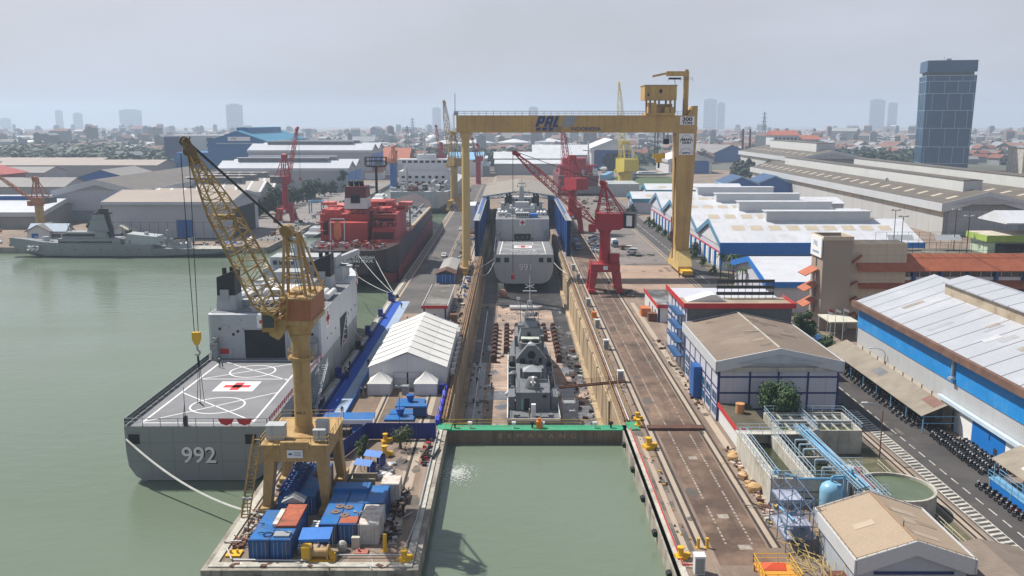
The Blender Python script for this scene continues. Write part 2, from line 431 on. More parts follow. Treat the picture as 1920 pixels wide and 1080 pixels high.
a = MB(); a.box(34.4, 73, 330.1, 640, 0, .005); struct('yard_apron', a, M('grey yard apron', (.20,.175,.16), .92, var=.22, vs=.03, grime=((.11,.10,.095),.8,.045), grain=.1))
PLATE = M('plate floor', (.19,.13,.085), .7, var=.35, vs=.12, seams=[(0,2.6,.07,(.09,.06,.04)),(1,4.2,.07,(.09,.06,.04))], grime=((.10,.085,.07),.8,.1))
a = MB(); a.box(-30.3, -21, 153.2, 172.5, 0, .012); struct('steel_floor', a, PLATE)
RBM = M('rail beam concrete', (.40,.33,.26), .85, var=.12, vs=.2, grime=((.24,.18,.13),.6,.2))
RLM = M('rail groove', (.045,.035,.03), .7, var=.3)
rb = MB(); rl = MB()
def rails(x, y0, y1, wd=1.5, off=(-.55,.55)):
    rb.box(x-wd/2, x+wd/2, y0, y1, 0, .02)
    for o in off:
        rl.box(x+o-.2, x+o+.2, y0, y1, .02, .03); rl.box(x+o-.05, x+o+.05, y0, y1, .03, .1)
rails(23.7, 105, 500); rails(32.8, 105, 500); rails(59.6, 60, 900, 1.7, (-.5,.5))
rails(-34.3, 104, 760, 1.3, (-.2,)); rails(-24.2, 104, 170, 1.3, (.2,)); rails(-24.2, 245, 760, 1.0, (0,))
rails(-15.4, 106, 900, 1.9, (-.3,))
rb.box(21.2, 21.9, 100, 149, 0, .012); rb.box(34.6, 35.8, 104, 260, 0, .012)
struct('rail_beam', rb, RBM); struct('crane_rail', rl, RLM)
PAINT = M('road marking paint', (.50,.48,.43), .8, var=.2, vs=1.5, grime=((.14,.125,.11),.9,.8))
p = MB(); wp = MB()
y = 106.
while y < 330:
    for x in (26.9, 30.2):
        if rng.random()<.86: wp.box(x-.13, x+.13, y, y+rng.uniform(.45,.8), .008, .013)
    y += 1.0
y = 100.
while y < 200: p.box(65.3-.1, 65.3+.1, y, y+2.2, .008, .013); y += 3.6
y = 292.
while y < 600: p.box(64.9, 65.15, y, y+6, .008, .013); y += 8.5
y = 98.
while y < 160:           # hatched strip beside the crane rail
    p.add([(61.4,y,.014),(63.2,y+.5,.014),(63.2,y+1.0,.014),(61.4,y+.5,.014)], [(0,1,2,3)]); y += 1.15
p.box(61.25,61.4,98,160,.008,.0135); p.box(63.2,63.35,98,160,.008,.0135)
for x0,x1,y0 in ((27.9,29.2,135),(27.7,29.1,113.5),(28.3,29.9,104.5)):
    wp.box(x0,x1,y0,y0+1.3,.008,.0135)
struct('worn_marking', wp, M('worn paint', (.34,.30,.26), .85, var=.3, vs=1.2, grime=((.13,.10,.085),.9,.9)))
struct('road_marking', p, PAINT)
# ---------------------------------------------------------------- water
wm = bpy.data.materials.new('harbour water'); wm.use_nodes = True
nt = wm.node_tree; bs = nt.nodes['Principled BSDF']
bs.inputs['Roughness'].default_value = .12; bs.inputs['IOR'].default_value = 1.33
tc = nt.nodes.new('ShaderNodeTexCoord')
n1 = nt.nodes.new('ShaderNodeTexNoise'); n1.inputs['Scale'].default_value = .012; n1.inputs['Detail'].default_value = 3
nt.links.new(tc.outputs['Object'], n1.inputs['Vector'])
mx = nt.nodes.new('ShaderNodeMix'); mx.data_type = 'RGBA'
mx.inputs[6].default_value = (.095,.13,.082,1); mx.inputs[7].default_value = (.16,.20,.155,1)
nt.links.new(n1.outputs['Fac'], mx.inputs['Factor']); nt.links.new(mx.outputs[2], bs.inputs['Base Color'])
mpw = nt.nodes.new('ShaderNodeMapping'); mpw.inputs['Scale'].default_value = (.55, 1.0, 1); nt.links.new(tc.outputs['Object'], mpw.inputs['Vector'])
n2 = nt.nodes.new('ShaderNodeTexNoise'); n2.inputs['Scale'].default_value = .38; n2.inputs['Detail'].default_value = 6; n2.inputs['Roughness'].default_value = .6
nt.links.new(mpw.outputs[0], n2.inputs['Vector'])
bp = nt.nodes.new('ShaderNodeBump'); bp.inputs['Strength'].default_value = .42; bp.inputs['Distance'].default_value = .3
nt.links.new(n2.outputs['Fac'], bp.inputs['Height']); nt.links.new(bp.outputs[0], bs.inputs['Normal'])
n3 = nt.nodes.new('ShaderNodeTexNoise'); n3.inputs['Scale'].default_value = .03; n3.inputs['Detail'].default_value = 5
mp3 = nt.nodes.new('ShaderNodeMapping'); mp3.inputs['Scale'].default_value = (.6, 1.6, 1); nt.links.new(tc.outputs['Object'], mp3.inputs['Vector']); nt.links.new(mp3.outputs[0], n3.inputs['Vector'])
mr3 = nt.nodes.new('ShaderNodeMapRange'); mr3.inputs['From Min'].default_value = .38; mr3.inputs['From Max'].default_value = .62; mr3.inputs['To Min'].default_value = .04; mr3.inputs['To Max'].default_value = .26
nt.links.new(n3.outputs['Fac'], mr3.inputs['Value']); nt.links.new(mr3.outputs['Result'], bs.inputs['Roughness'])
wt = MB(); zW = -2.5
wt.poly([(-3600,-200,zW),(DOCK_R+.2,-200,zW),(DOCK_R+.2,DOCK_Y0,zW),(DOCK_L-.2,DOCK_Y0,zW),(DOCK_L-.2,QN,zW),(QL,QN,zW),(QL,799,zW),(SHX,799,zW),(SHX,SHY,zW),(-3600,SHY,zW)])
struct('water', wt, wm)
fm = MB()
for i in range(1300):
    r = abs(rng.gauss(0, 3.0)); t = rng.uniform(0, 2*PI); x = -8.6+r*math.cos(t)*1.1; y = 137+r*math.sin(t)*1.5-1.5
    if x < -11.0: continue
    s_ = rng.uniform(.04, .17)*(1.5-min(r,4)/3.6)
    fm.add([(x-s_,y,zW+.03),(x,y-s_*rng.uniform(.5,1.3),zW+.05),(x+s_,y,zW+.03),(x,y+s_,zW+.04)], [(0,1,2,3)])
struct('foam', fm, FOAM, 'stuff')
# ---------------------------------------------------------------- hospital ships
DECKM = M('flight deck grey', (.20,.205,.22), .8, var=.12, vs=.12, grime=((.13,.13,.14),.6,.2), grain=.1)
MARK = M('deck marking white', (.72,.72,.72), .7, var=.06, vs=1)
MARKR = M('deck marking red', (.55,.03,.04), .7, var=.1, vs=1)
HULLW = M('white hull paint', (.56,.60,.63), .45, var=.07, vs=.12, seams=[(1,6.2,.06,(.45,.48,.5)),(2,2.6,.05,(.46,.49,.51))], streak=((.36,.31,.26),.5,(.6,.6,.04)))
REDLEAD = M('antifouling red', (.10,.03,.03), .8, var=.2)
def cross(mb, c, s, ax, t, mi):
    # a plain cross; ax 'z' lies on deck, 'y' on a wall facing -y, 'x' on a wall facing +x
    a = s*.17
    for w, h in ((s*.5, a), (a, s*.5)):
        if ax == 'z': mb.box(c[0]-w, c[0]+w, c[1]-h, c[1]+h, c[2], c[2]+t, mi)
        elif ax == 'y': mb.box(c[0]-w, c[0]+w, c[1]-t, c[1], c[2]-h, c[2]+h, mi)
        else: mb.box(c[0], c[0]+t, c[1]-w, c[1]+w, c[2]-h, c[2]+h, mi)
def strip(mb, p, q, w, z, t=.006, mi=0):
    p = Vector((p[0],p[1],z)); q = Vector((q[0],q[1],z)); d = (q-p).normalized(); n = Vector((-d.y,d.x,0))*w/2
    mb.add([p-n,q-n,q+n,p+n], [(0,1,2,3)], mi)
def ring(mb, c, r, w, z, n=40, sx=1, mi=0):
    vs=[]; fs=[]
    for i in range(n):
        t=2*PI*i/n
        for rr in (r-w/2, r+w/2): vs.append((c[0]+rr*math.cos(t)*sx, c[1]+rr*math.sin(t), z))
    for i in range(n):
        j=(i+1)%n; fs.append((2*i,2*i+1,2*j+1,2*j))
    mb.add(vs, fs, mi)
def lpd(label, loc, num, hullmat, afloat):
    t = thing('hospital_ship', label, 'ship', loc, 0, 'grey hospital ships with numbered sterns')
    FD = 8.8; RF = 17.8                     # flight deck and hangar roof
    zk = -.1 if afloat else -5
    def sect(y, bd, bw, zt, zb, ov=0):
        pts = [(bd,zt),(bd-.05,zt*.55+zb*.45),(bw,zb+2.6),(bw-1.0,zb+1.0),(bw-2.6,zb)]
        if not afloat: pts = [(bd,zt),(bd-.05,zt*.5),(bw,zb+4.2),(bw-.9,zb+1.9),(bw-2.2,zb+.6),(bw-4.0,zb)]
        if bw < 3.2 and not afloat: pts = [(bd,zt),(bd*.7+bw*.3,zt*.5),(bw,zb+4),(bw*.8,zb+2),(bw*.6,zb+.8),(bw*.3,zb)]
        elif bw < 3.2: pts = [(bd,zt),((bd+bw)/2,zt*.5+zb*.5),(bw*.9,zb+2),(bw*.7,zb+.8),(bw*.4,zb)]
        r = [(x, y+ov*max(0,(z-zb)/(zt-zb)), z) for x, z in pts]
        return r + [(-x,yy,z) for x,yy,z in reversed(r)]
    hb = MB()
    hb.loft([sect(0,11,10.7,FD,-.2 if afloat else -2), sect(8,11,10.8,FD,-.7 if afloat else -2.3), sect(26,11,11,FD,-1.6 if afloat else -3), sect(78,10.95,10.9,FD,-2), sect(87,9.9,8.6,FD,-2),
             sect(96,8.0,5.2,FD,-2), sect(104,5.0,2.2,FD,-2), sect(109,1.2,.4,FD,-2)])
    part('hull', hb, hullmat, t)
    # upper body: hangar block, flush sides, forecastle bulwark
    ub = MB()
    def us(y, b, zt): return [(b,y,zt),(b,y,FD+.002),(-b,y,FD+.002),(-b,y,zt)]
    ub.loft([us(40.5,10.95,RF-.2), us(41.0,10.95,RF), us(74,10.95,RF), us(74.05,10.95,RF+.5), us(82,10.85,RF+.4)])
    ub.loft([us(82.05,10.7,16.4), us(88,10.0,16.6), us(96,8.3,17.0), us(103,5.7,17.3), us(109,1.9,17.6)])
    part('superstructure', ub, HULLW if afloat else hullmat, t)
    if afloat:
        fb = MB(); fb.box(-10.6,10.5,40.46,40.5,FD+.1,RF-.4); part('hangar_wall', fb, SHIPL, t)
    dk = MB(); dk.box(-10.9,10.9,.1,40.4,FD+.004,FD+.03); dk.box(-10.8,10.8,41.2,73.8,RF+.005,RF+.03); part('flight_deck', dk, DECKM, t)
    z = FD+.04; mk = MB()
    for p,q,w in (((-8.9,1.6),(-8.0,38.6),.35),((8.2,1.6),(8.0,38.6),.32),((-9,1.6),(8.4,1.6),.3),((-8.2,38.6),(8.2,38.6),.3),((-8.2,25.8),(8.2,25.8),.28),
                  ((-8.6,2.4),(8,17.6),.26),((8,2.4),(-8.4,17.6),.26),((-8.2,25.6),(8,37.6),.26),((8,25.0),(-7.6,38),.26)): strip(mk, p, q, w, z)
    ring(mk, (0,10.4), 4.3, .3, z+.004); ring(mk, (0,31), 4.1, .3, z+.004)
    mk.box(-3.5,3.5,18.2,24.2,z+.004,z+.012)
    part('deck_marking', mk, MARK, t)
    cr = MB(); cross(cr, (0,21.2,z+.013), 4.6, 'z', .008, 0)
    part('red_cross', cr, MARKR, t)
    # hangar door
    dr = MB()
    if afloat: dr.box(-4.0,3.9,40.38,40.46,FD+.1,14.6)
    else: dr.box(-3.4,3.4,40.38,40.46,FD+.1,11.6)
    part('hangar_door', dr, DARK, t, label='dark open hangar doorway')
    if not afloat:
        d2 = MB(); d2.box(-3.4,3.4,40.3,40.46,11.62,14.2); part('roller_door', d2, M('cream shutter', (.45,.45,.42), .6, var=.04, corr=(2,.3)), t)
    fr = MB()
    for x in (-4.15,4.05) if afloat else (-3.55,3.55): fr.box(x-.15,x+.15,40.3,40.48,FD,14.8 if afloat else 14.4)
    fr.box(-4.3,4.2,40.3,40.48,14.6 if afloat else 14.2,14.9)
    for x in (-6.9,6.6): fr.box(x-.5,x+.5,40.34,40.5,FD,FD+2.2)
    part('door_frame', fr, SHIPL, t)
    sg = MB(); sg.box((-1.45 if afloat else -1.2), (1.45 if afloat else 1.2), 40.28,40.44,15.0,17.4); s = part('sign_panel', sg, SIGNW, t)
    cr = MB(); cross(cr, (0,40.27,16.2), 1.9, 'y', .03, 0); part('red_cross', cr, MARKR, s)
    if afloat:
        sg = MB(); sg.box(10.96,11.02,45.5,48.7,13.6,17.4); s = part('sign_panel', sg, SIGNW, t)
        cr = MB(); cross(cr, (11.03,47.1,15.5), 2.9, 'x', .03, 0); part('red_cross', cr, MARKR, s)
        sm = MB()
        for z in (3.2,6.2): sm.box(-10.75,10.75,-.012,-.002,z,z+.035)
        for x in (-7.2,-3.6,0.1,3.7,7.3): sm.box(x,x+.035,-.0125,-.0025,.6,8.7)
        part('plate_seam', sm, M('seam shade', (.12,.13,.13), .7), t)
        pm = MB()
        for y in (46,50,55,70,74,79): pm.cyl((10.93,y,11.6),(11.0,y,11.6),.28,n=10)
        for x in (-8.8,-6.2,-5.3,5.4,7.4,9.2): pm.box(x-.25,x+.25,40.4,40.47,13.2+(abs(x)%1.5),13.7+(abs(x)%1.5))
        parts('porthole', pm, DARK, t)
        vb_ = MB()
        for x,z_,w_ in ((-9.6,11.2,.7),(-7.6,14.8,.5),(8.6,12,.8),(6,14.9,.6),(-5,16.2,.4),(9.4,15.6,.5)): vb_.box(x-w_,x+w_,40.2,40.47,z_,z_+w_*1.3)
        parts('wall_box', vb_, SHIPL, t)
        wl = MB(); wl.box(10.9,11.04,2,76,-.1,.55); wl.box(-8,8,-.05,.02,-.15,.12); parts('waterline_band', wl, M('waterline grime', (.07,.075,.06), .8, var=.3), t)
        # side door with ladder and stairs
        sd = MB(); sd.box(10.9,11.05,60,67.5,6.6,12.6); part('side_door', sd, DARK, t)
        ld = MB()
        for k in range(5): ld.beam((11.3,61+k*1.1,7.6+k*.9),(11.3,62.2+k*1.1,7.6+k*.9),.5,.14)
        ld.beam((11.2,60.4,7),(11.2,66,12),.15,.3); part('ladder', ld, RAILW, t)
        for y in (3,8.5,15,22): 
            w_ = MB(); w_.box(10.9,11.05,y,y+3.0,3.2,6.0); part('side_opening', w_, DARK, t)
        gw = MB()
        for x in (11.5,13.0): gw.beam((x,23,2.7),(x,36,8.9),.18,.3); gw.rail([(x,23,2.8),(x,36,9.0)],1.0,.07,1.2)
        for k in range(22): gw.box(11.4,13.1,23.2+k*.58,23.6+k*.58,2.9+k*.277,2.96+k*.277)
        part('gangway', gw, RAILG, t)
    # transom openings, lettering
    op = (-9.6,8.3) if afloat else (-9.4,-6.3,6.4,9.4)
    for x in op:
        o = MB(); o.box(x-.85,x+.85,-.06,.05,FD-2.8,FD-1.2); part('mooring_port', o, DARK, t)
        o = MB()
        for a,b,c,d in ((x-1,x+1,FD-1.2,FD-1.05),(x-1,x+1,FD-2.95,FD-2.8)): o.box(a,b,-.12,.04,c,d)
        part('port_frame', o, SHIPG, t)
    tz = 4.1 if afloat else 4.0; tx = .2 if afloat else .9; ts = 3.6 if afloat else 3.5
    text_part('hull_number_shadow', num, ts, BLACK, t, (tx+.16,-.02,tz-.16), offset=.035, depth=.03, sx=1.0)
    text_part('hull_number', num, ts, SIGNW, t, (tx,-.10,tz), offset=.03, depth=.05, sx=1.0)
    # railings with nets
    rl = MB(); rl.rail([(-10.9,40,FD),(-10.9,.15,FD),(10.8,.15,FD)],1.25,.09,2.6); rl.rail([(10.85,.3,FD),(10.85,40,FD)],1.2,.07,2.2); rl.rail([(-10.7,41.3,RF),(10.7,41.3,RF)],1.0,.06,2.5)
    part('railing', rl, RAILG, t)
    nt_ = MB()
    for i in range(16): 
        y = .4+i*2.45; nt_.box(-10.93,-10.9,y,y+2.3,FD+.15,FD+1.15)
        for k in range(8): nt_.box(-10.96,-10.88,y+k*.3,y+k*.3+.05,FD+.12,FD+1.2)
    part('net_panel', nt_, M('net panel', (.12,.14,.13), .8), t)
    if afloat:
        bt = MB()      # red and white bunting on the starboard rail
        for i in range(30):
            y = .6+i*1.3; bt.add([(10.98,y,FD+1.2),(10.98,y+1.2,FD+1.2),(11.02,y+.95,FD+.55),(11.04,y+.6,FD+.4),(11.02,y+.25,FD+.55)], [(0,1,2,3,4)], 0)
            bt.box(10.97,11.06,y+1.2,y+1.3,FD+.5,FD+1.22,1)
        for x in (3.4,6.2):
            bt.add([(x,.05,FD+1.2),(x+2.5,.05,FD+1.2),(x+2.1,.0,FD+.45),(x+1.25,-.03,FD+.15),(x+.4,.0,FD+.45)], [(0,1,2,3,4)], 0)
        for i in range(9): y=60.0+i*.9; bt.add([(11.1,y,6.7),(11.1,y+.8,6.7),(11.13,y+.4,5.7)], [(0,1,2)], i%2)
        for i in range(14): y=82.5+i*1.25; b_=10.72-max(0,(y-84))*.16-max(0,y-90)*.08; bt.add([(b_,y,16.6+(y-82)*.035),(b_,y+1.6,16.65+(y-82)*.035),(b_+.1,y+.8,15.4+(y-82)*.035)], [(0,1,2)], i%2)
        parts('bunting', bt, [REDP, SIGNW], t)
    # funnels
    for x, y, s_ in (((-8.2,45.5,1.0),(6.4,67.5,1.0)) if afloat else ((-5.9,66,.9),(5.9,66,.9))):
        fn = MB(); fn.loft([[(x-2*s_,y-2.2*s_,RF),(x+2*s_,y-2.2*s_,RF),(x+2*s_,y+2.6*s_,RF),(x-2*s_,y+2.6*s_,RF)],[(x-1.8*s_,y-1.9*s_,RF+3),(x+1.8*s_,y-1.9*s_,RF+3),(x+1.8*s_,y+2.4*s_,RF+3),(x-1.8*s_,y+2.4*s_,RF+3)]])
        fo = part('funnel', fn, SHIPL, t)
        fn = MB(); fn.loft([[(x-1.8*s_,y-1.9*s_,RF+3),(x+1.8*s_,y-1.9*s_,RF+3),(x+1.8*s_,y+2.4*s_,RF+3),(x-1.8*s_,y+2.4*s_,RF+3)],[(x-1.75*s_,y-1.8*s_,RF+6.6),(x+1.75*s_,y-1.8*s_,RF+8.0),(x+1.75*s_,y+2.3*s_,RF+8.0),(x-1.75*s_,y+2.3*s_,RF+6.6)]])
        fn.cyl((x-.6,y-.3,RF+6),(x-.6,y-.3,RF+8.3),.45,n=8); fn.cyl((x+.6,y+.6,RF+6),(x+.6,y+.6,RF+8.4),.45,n=8)
        part('funnel_cap', fn, BLACK, fo)
        fn = MB(); fn.box(x-1.1*s_,x+.6*s_,y-2.25*s_,y-1.8*s_,RF+2.2,RF+4.2); part('vent_box', fn, STEEL, fo)
    # bridge block, mast, radomes and rooftop clutter
    br = MB(); br.box(-9.2,9.2,74.2,83,RF+.5,RF+3.4); br.box(-7.6,7.6,75,82,RF+3.4,RF+6); br.box(-10.4,10.4,78.5,81,RF+2.9,RF+3.4)
    br.box(-2.8,2.8,42,46,RF,RF+2.2); br.box(-5.4,5.4,58,66,RF,RF+2.6); br.box(-3,3,60,65,RF+2.6,RF+5)
    parts('bridge', br, SHIPL, t)
    wn = MB()
    for i in range(6): wn.box(-2.4+i*.83,-1.85+i*.83,41.93,42.02,RF+1.0,RF+1.8)
    for i in range(10): wn.box(-7+i*1.42,-6.0+i*1.42,74.93,75.02,RF+4.2,RF+5.2)
    parts('window', wn, GLASS, t)
    ms = MB()
    ms.loft([[(-1.5,70,RF),(1.5,70,RF),(1.5,73.5,RF),(-1.5,73.5,RF)],[(-.8,71,RF+11),(.8,71,RF+11),(.8,72.8,RF+11),(-.8,72.8,RF+11)]])
    for k,zz,L_ in ((0,5.5,4.4),(1,8.5,3.4),(2,10.8,2.0)): ms.box(-L_,L_,71.4,72.2,RF+zz,RF+zz+.25); ms.box(-L_,-L_+.3,71.3,72.3,RF+zz,RF+zz+1); ms.box(L_-.3,L_,71.3,72.3,RF+zz,RF+zz+1)
    ms.cyl((0,71.9,RF+11),(0,71.9,RF+15),.18,.06,6); ms.cyl((.7,71.9,RF+11),(.7,71.9,RF+13),.1,.05,6); ms.box(-1.6,1.6,70.6,70.9,RF+12.2,RF+12.6)
    part('mast', ms, SHIPL, t)
    rd = MB()
    for x,y,zz,r in ((-2.0,51,RF+2.2,1.0),(4.6,60,RF+3.6,.9),(0,56,RF+1.6,.8),(-4.6,60,RF+3.4,.7)): rd = MB(); rd.ball((x,y,zz),r,12); rd.cyl((x,y,RF),(x,y,zz),r*.5,n=8); part('radome', rd, WHITE, t, smooth=True)
    lf = MB()
    for k in range(3):
        for sx in (-1,1): lf.cyl((sx*(9.8-k*1.5),53,RF+.9),(sx*(9.8-k*1.5),60.5,RF+.9),.62,n=10); 
    parts('liferaft_canister', lf, WHITE, t, smooth=True)
    cl = MB(); r_ = random.Random(5)
    for i in range(26):
        x = r_.uniform(-9.5,9.5); y = r_.uniform(42.5,70); s2 = r_.uniform(.25,.8)
        cl.box(x-s2,x+s2,y-s2,y+s2*.8,RF,RF+r_.uniform(.4,1.5))
    for i in range(8): x = r_.uniform(-9.5,9.5); y=r_.uniform(43,72); cl.cyl((x,y,RF),(x,y,RF+r_.uniform(2,5)),.05,n=5)
    parts('deck_fitting', cl, SHIPL, t)
    if afloat:
        aw = MB(); aw.add([(-1,50,RF+3),(4,50,RF+3),(4,54,RF+3.3),(-1,54,RF+3.3)],[(0,1,2,3)]); aw.box(-1,4,50,54,RF+2.8,RF+2.99); part('awning', aw, SIGNW, t)
    else:
        aw = MB(); aw.box(2.8,6.4,43,47,RF,RF+1.6); part('tarpaulin', aw, BLUET, t)
    # stern cranes and guns by the hangar
    for sx in (-1,1):
        gn = MB(); x=sx*9.6; gn.cyl((x,39.2,FD),(x,39.2,FD+2.2),.8,.6,10); gn.box(x-.7,x+.7,38.4,40,FD+2.2,FD+3.4); gn.cyl((x,38.6,FD+3),(x-sx*.4,35.8,FD+4.2),.12,n=6); gn.cyl((x-.6,39,FD+3.2),(x-sx*1.4,38,FD+5.2),.14,n=6); gn.box(x-.4,x+.4,39.2,40.2,FD+3.4,FD+4.4)
        part('gun_mount', gn, SHIPG, t)
    if afloat:
        rb_ = MB(); rb_.box(-8.9,-7.2,40.3,40.45,FD+1.0,FD+2.0); part('fire_hose_box', rb_, REDP, t)
        fp = MB(); fp.cyl((-1.6,.2,FD),(-1.6,.2,FD+6.2),.07,.04,6); fp.cyl((-2.1,.3,FD),(-1.6,.2,FD+3.5),.05,n=5); fp.box(-1.85,-1.35,-.05,.5,FD,FD+1.6); part('stern_staff', fp, WIRE, t)
        # forward crane arm
        ca = MB(); ca.beam((4,84,21),(9,97,22),1.2,1.3); ca.cyl((4,84,RF-1.5),(4,84,21.5),1.0,n=10); ca.beam((4,84,21),(-2,78,22),1.0,1.0); part('deck_crane', ca, SHIPL, t)
    fs = MB(); fs.cyl((0,107,17.0),(0,107,23),.12,.06,6); fs.cyl((-6,90,16.6),(-6,90,22),.1,n=6); fs.box(-6,6,86,92,16.5,17.2); fs.box(-2.5,2.5,97,101,17,18)
    part('bow_fitting', fs, SHIPL, t)
    return t
lpd('grey hospital ship numbered 992 moored beside the quay under the yellow crane', (-48.2,132.4,-2.5), '992', SHIPG2, True)
lpd('grey hospital ship numbered 991 standing dry in the dock under the shelter roof', (4.5,330.0,-4.8), '991', SHIPL, False)
# keel blocks under 991 are modelled with the dock (below)
r = MB(); r.rope((-58.9,132.2,4.3),(-33.0,113.2,.6),2.0,.16,14)
single('mooring_rope', r, ROPEW, 'thick white stern line from ship 992 to the pier bollard', 'rope')
mooring = [((-37,222,8),(-34.6,238,.4),1.5,'upper pale line slung from the ship 992 bow to the quay'),((-37,226,6.5),(-34.6,244,.4),2.2,'lower slack pale line from the ship 992 bow to the quay'),((-37,205,5.5),(-34.8,214,.4),1.0,'short pale line by the hull doorway of ship 992')]
for a,b,s_,l in mooring:
    r = MB(); r.rope(a,b,s_,.07,10); single('mooring_rope', r, ROPEW, l, 'rope')
r = MB(); r.rope((-6.4,330,1.2),(-11.5,312,.3),2.6,.12,10); r.rope((-6.4,330,2.6),(-11.6,324,.3),.4,.1,6); single('mooring_rope', r, ROPEW, 'pale stern lines from ship 991 to the left dock edge', 'rope')
r = MB(); r.rope((15.4,330,1.4),(19.6,309,.3),.6,.1,8); single('mooring_rope', r, ROPEW, 'pale stern line from ship 991 to the right dock edge', 'rope')
# ---------------------------------------------------------------- near yellow portal crane
cx, cy = -29.1, 121.5
t = thing('portal_crane', 'yellow luffing portal crane with orange machinery house beside ship 992', 'crane', (cx,cy,0))
p = MB()
for sx in (-1,1):
    for sy in (-1,1):
        x0, y0 = sx*4.0, sy*5.4; x1, y1 = sx*3.5, sy*4.6
        q = MB(); q.loft([[(x0-.55,y0-.9,.9),(x0+.55,y0-.9,.9),(x0+.55,y0+.9,.9),(x0-.55,y0+.9,.9)],[(x1-.7,y1-1.1,7.2),(x1+.7,y1-1.1,7.2),(x1+.7,y1+1.1,7.2),(x1-.7,y1+1.1,7.2)]])
        q.box(x0-.7,x0+.7,y0-2.2,y0+2.2,.25,.95)
        part('leg', q, YEL, t)
for sx in (-1,1):
    q = MB()
    for sy in (-1,1):
        for k in (-1,1): q.cyl((sx*4.0-.2,sy*5.6+k*1.3,.35),(sx*4.0+.2,sy*5.6+k*1.3,.35),.33,n=12)
    part('bogie_wheel', q, DARK, t)
q = MB(); q.box(-4.3,4.3,-5.7,-3.9,7.1,9.4); q.box(-4.3,4.3,3.9,5.7,7.1,9.4); q.box(-4.2,-3.0,-3.9,3.9,7.1,9.4); q.box(3.0,4.2,-3.9,3.9,7.1,9.4); q.box(-2.2,2.2,-3.5,3.5,7.2,9.6)
q.box(-1.9,1.9,-5.95,-5.5,8.9,9.9); q.box(-4.6,4.6,-6.0,5.8,9.402,9.5)
po = part('portal', q, YEL, t)
q = MB(); q.rail([(-4.5,-5.9,9.5),(4.5,-5.9,9.5),(4.5,5.7,9.5),(-4.5,5.7,9.5)],1.1,.06,2,closed=True); part('railing', q, YEL, po)
q = MB(); q.box(-1.0,1.1,-5.98,-5.86,7.7,8.8)
sgn = part('sign', q, SIGNW, po); q = MB(); q.box(-.8,-.3,-6.0,-5.98,8.1,8.4); 
for k in range(3): q.box(-.1,.9,-6.0,-5.98,8.0+k*.22,8.07+k*.22)
part('sign_text', q, M('sign ink', (.1,.15,.25), .6), sgn)
q = MB(); q.cyl((0,0,9.5),(0,0,23.4),1.22,n=28); q.cyl((0,0,9.5),(0,0,10.3),1.5,1.25,28); q.cyl((0,0,19.9),(0,0,20.3),1.75,n=24); q.cyl((0,0,23.1),(0,0,23.5),1.5,n=24)
co_ = part('column', q, YEL, t, smooth=True)
text_part('column_marking', 'WK.3', .55, BLACK, co_, (-.1,-1.24,12.4), depth=.01)
q = MB()
for k in range(24): 
    tt=2*PI*k/24; q.beam((1.7*math.cos(tt),1.7*math.sin(tt),20.3),(1.7*math.cos(tt),1.7*math.sin(tt),21.2),.05)
for k in range(24):
    a,b=2*PI*k/24,2*PI*(k+1)/24; q.beam((1.7*math.cos(a),1.7*math.sin(a),21.2),(1.7*math.cos(b),1.7*math.sin(b),21.2),.05)
part('ring_railing', q, YEL, t)
q = MB()                         # stair from deck to ground and inclined ladders
q.beam((-4.6,-6.0,9.4),(-5.6,-6.6,5.2),.12,.25); q.beam((-1.9,-6.0,9.4),(-5.2,-6.6,6.8),.1,.2); q.rail([(-1.9,-6.6,9.5),(-5.2,-6.8,6.6)],1.0,.06,.8)
q.beam((-5.2,-3,9.3),(-5.9,-8.2,.1),.1,.3); q.beam((-6.2,-3,9.3),(-6.9,-8.2,.1),.1,.3)
for k in range(22): 
    f_=k/22; q.box(-6.2-.7*f_,-5.2-.7*f_,-3-5.2*f_-.12,-3-5.2*f_+.12,9.2-9.1*f_,9.26-9.1*f_)
q.rail([(-6.2,-3,9.3),(-6.9,-8.2,.1)],1.0,.06,1)
part('stair', q, YELD, t)
for x, y, w_, d_, h_ in ((-2.9,-3.6,2.4,1.8,1.9),(2.7,-4.5,.75,.7,1.4),(3.6,-4.5,.75,.7,1.4),(3.0,-1.6,1.7,1.2,1.7)):
    q = MB(); q.box(x-w_/2,x+w_/2,y-d_/2,y+d_/2,9.7,9.7+h_); q.box(x-w_/2-.06,x+w_/2+.06,y-d_/2-.06,y+d_/2+.06,9.7+h_,9.82+h_)
    for k in range(1,3): q.box(x-w_/2+w_*k/3-.02,x-w_/2+w_*k/3+.02,y-d_/2-.02,y-d_/2,9.8,9.6+h_)
    part('cabinet', q, SHIPL, t)
# revolving superstructure
q = MB(); q.cyl((0,0,23.5),(0,0,25.4),1.45,2.5,10); q.box(-2.6,2.6,-3.2,4.6,25.3,25.9); q.box(-3.9,-2.6,-3.6,-1.2,25.2,25.9)
q.prism([(-3.4,23.9),(-2.2,23.2),(-1.1,24.8),(-1.1,25.3),(-3.6,25.3)],'y',-3.0,-1.0)
part('slewing_platform', q, YEL, t)
q = MB(); q.box(-1.7,2.35,-3.3,5.8,25.9,28.75); mh = part('machinery_house', q, ORNG, t)
q = MB(); q.box(-1.85,2.5,-3.45,5.95,28.75,29.0); q.box(-.9,.4,-1,1,29.0,29.4); q.box(1.0,1.7,1.5,3,29,29.3); q.box(-1.0,.6,2.5,4.5,29.0,29.15); q.rail([(-1.7,-3.3,29),(2.4,-3.3,29),(2.4,5.8,29),(-1.7,5.8,29)],.9,.05,2.2,closed=True); part('house_roof', q, YEL, mh)
q = MB(); q.box(-4.0,-2.2,-4.2,-1.8,24.6,27.2); q.box(-4.1,-2.1,-4.3,-1.7,27.2,27.4); cb = part('cab', q, YELD, t)
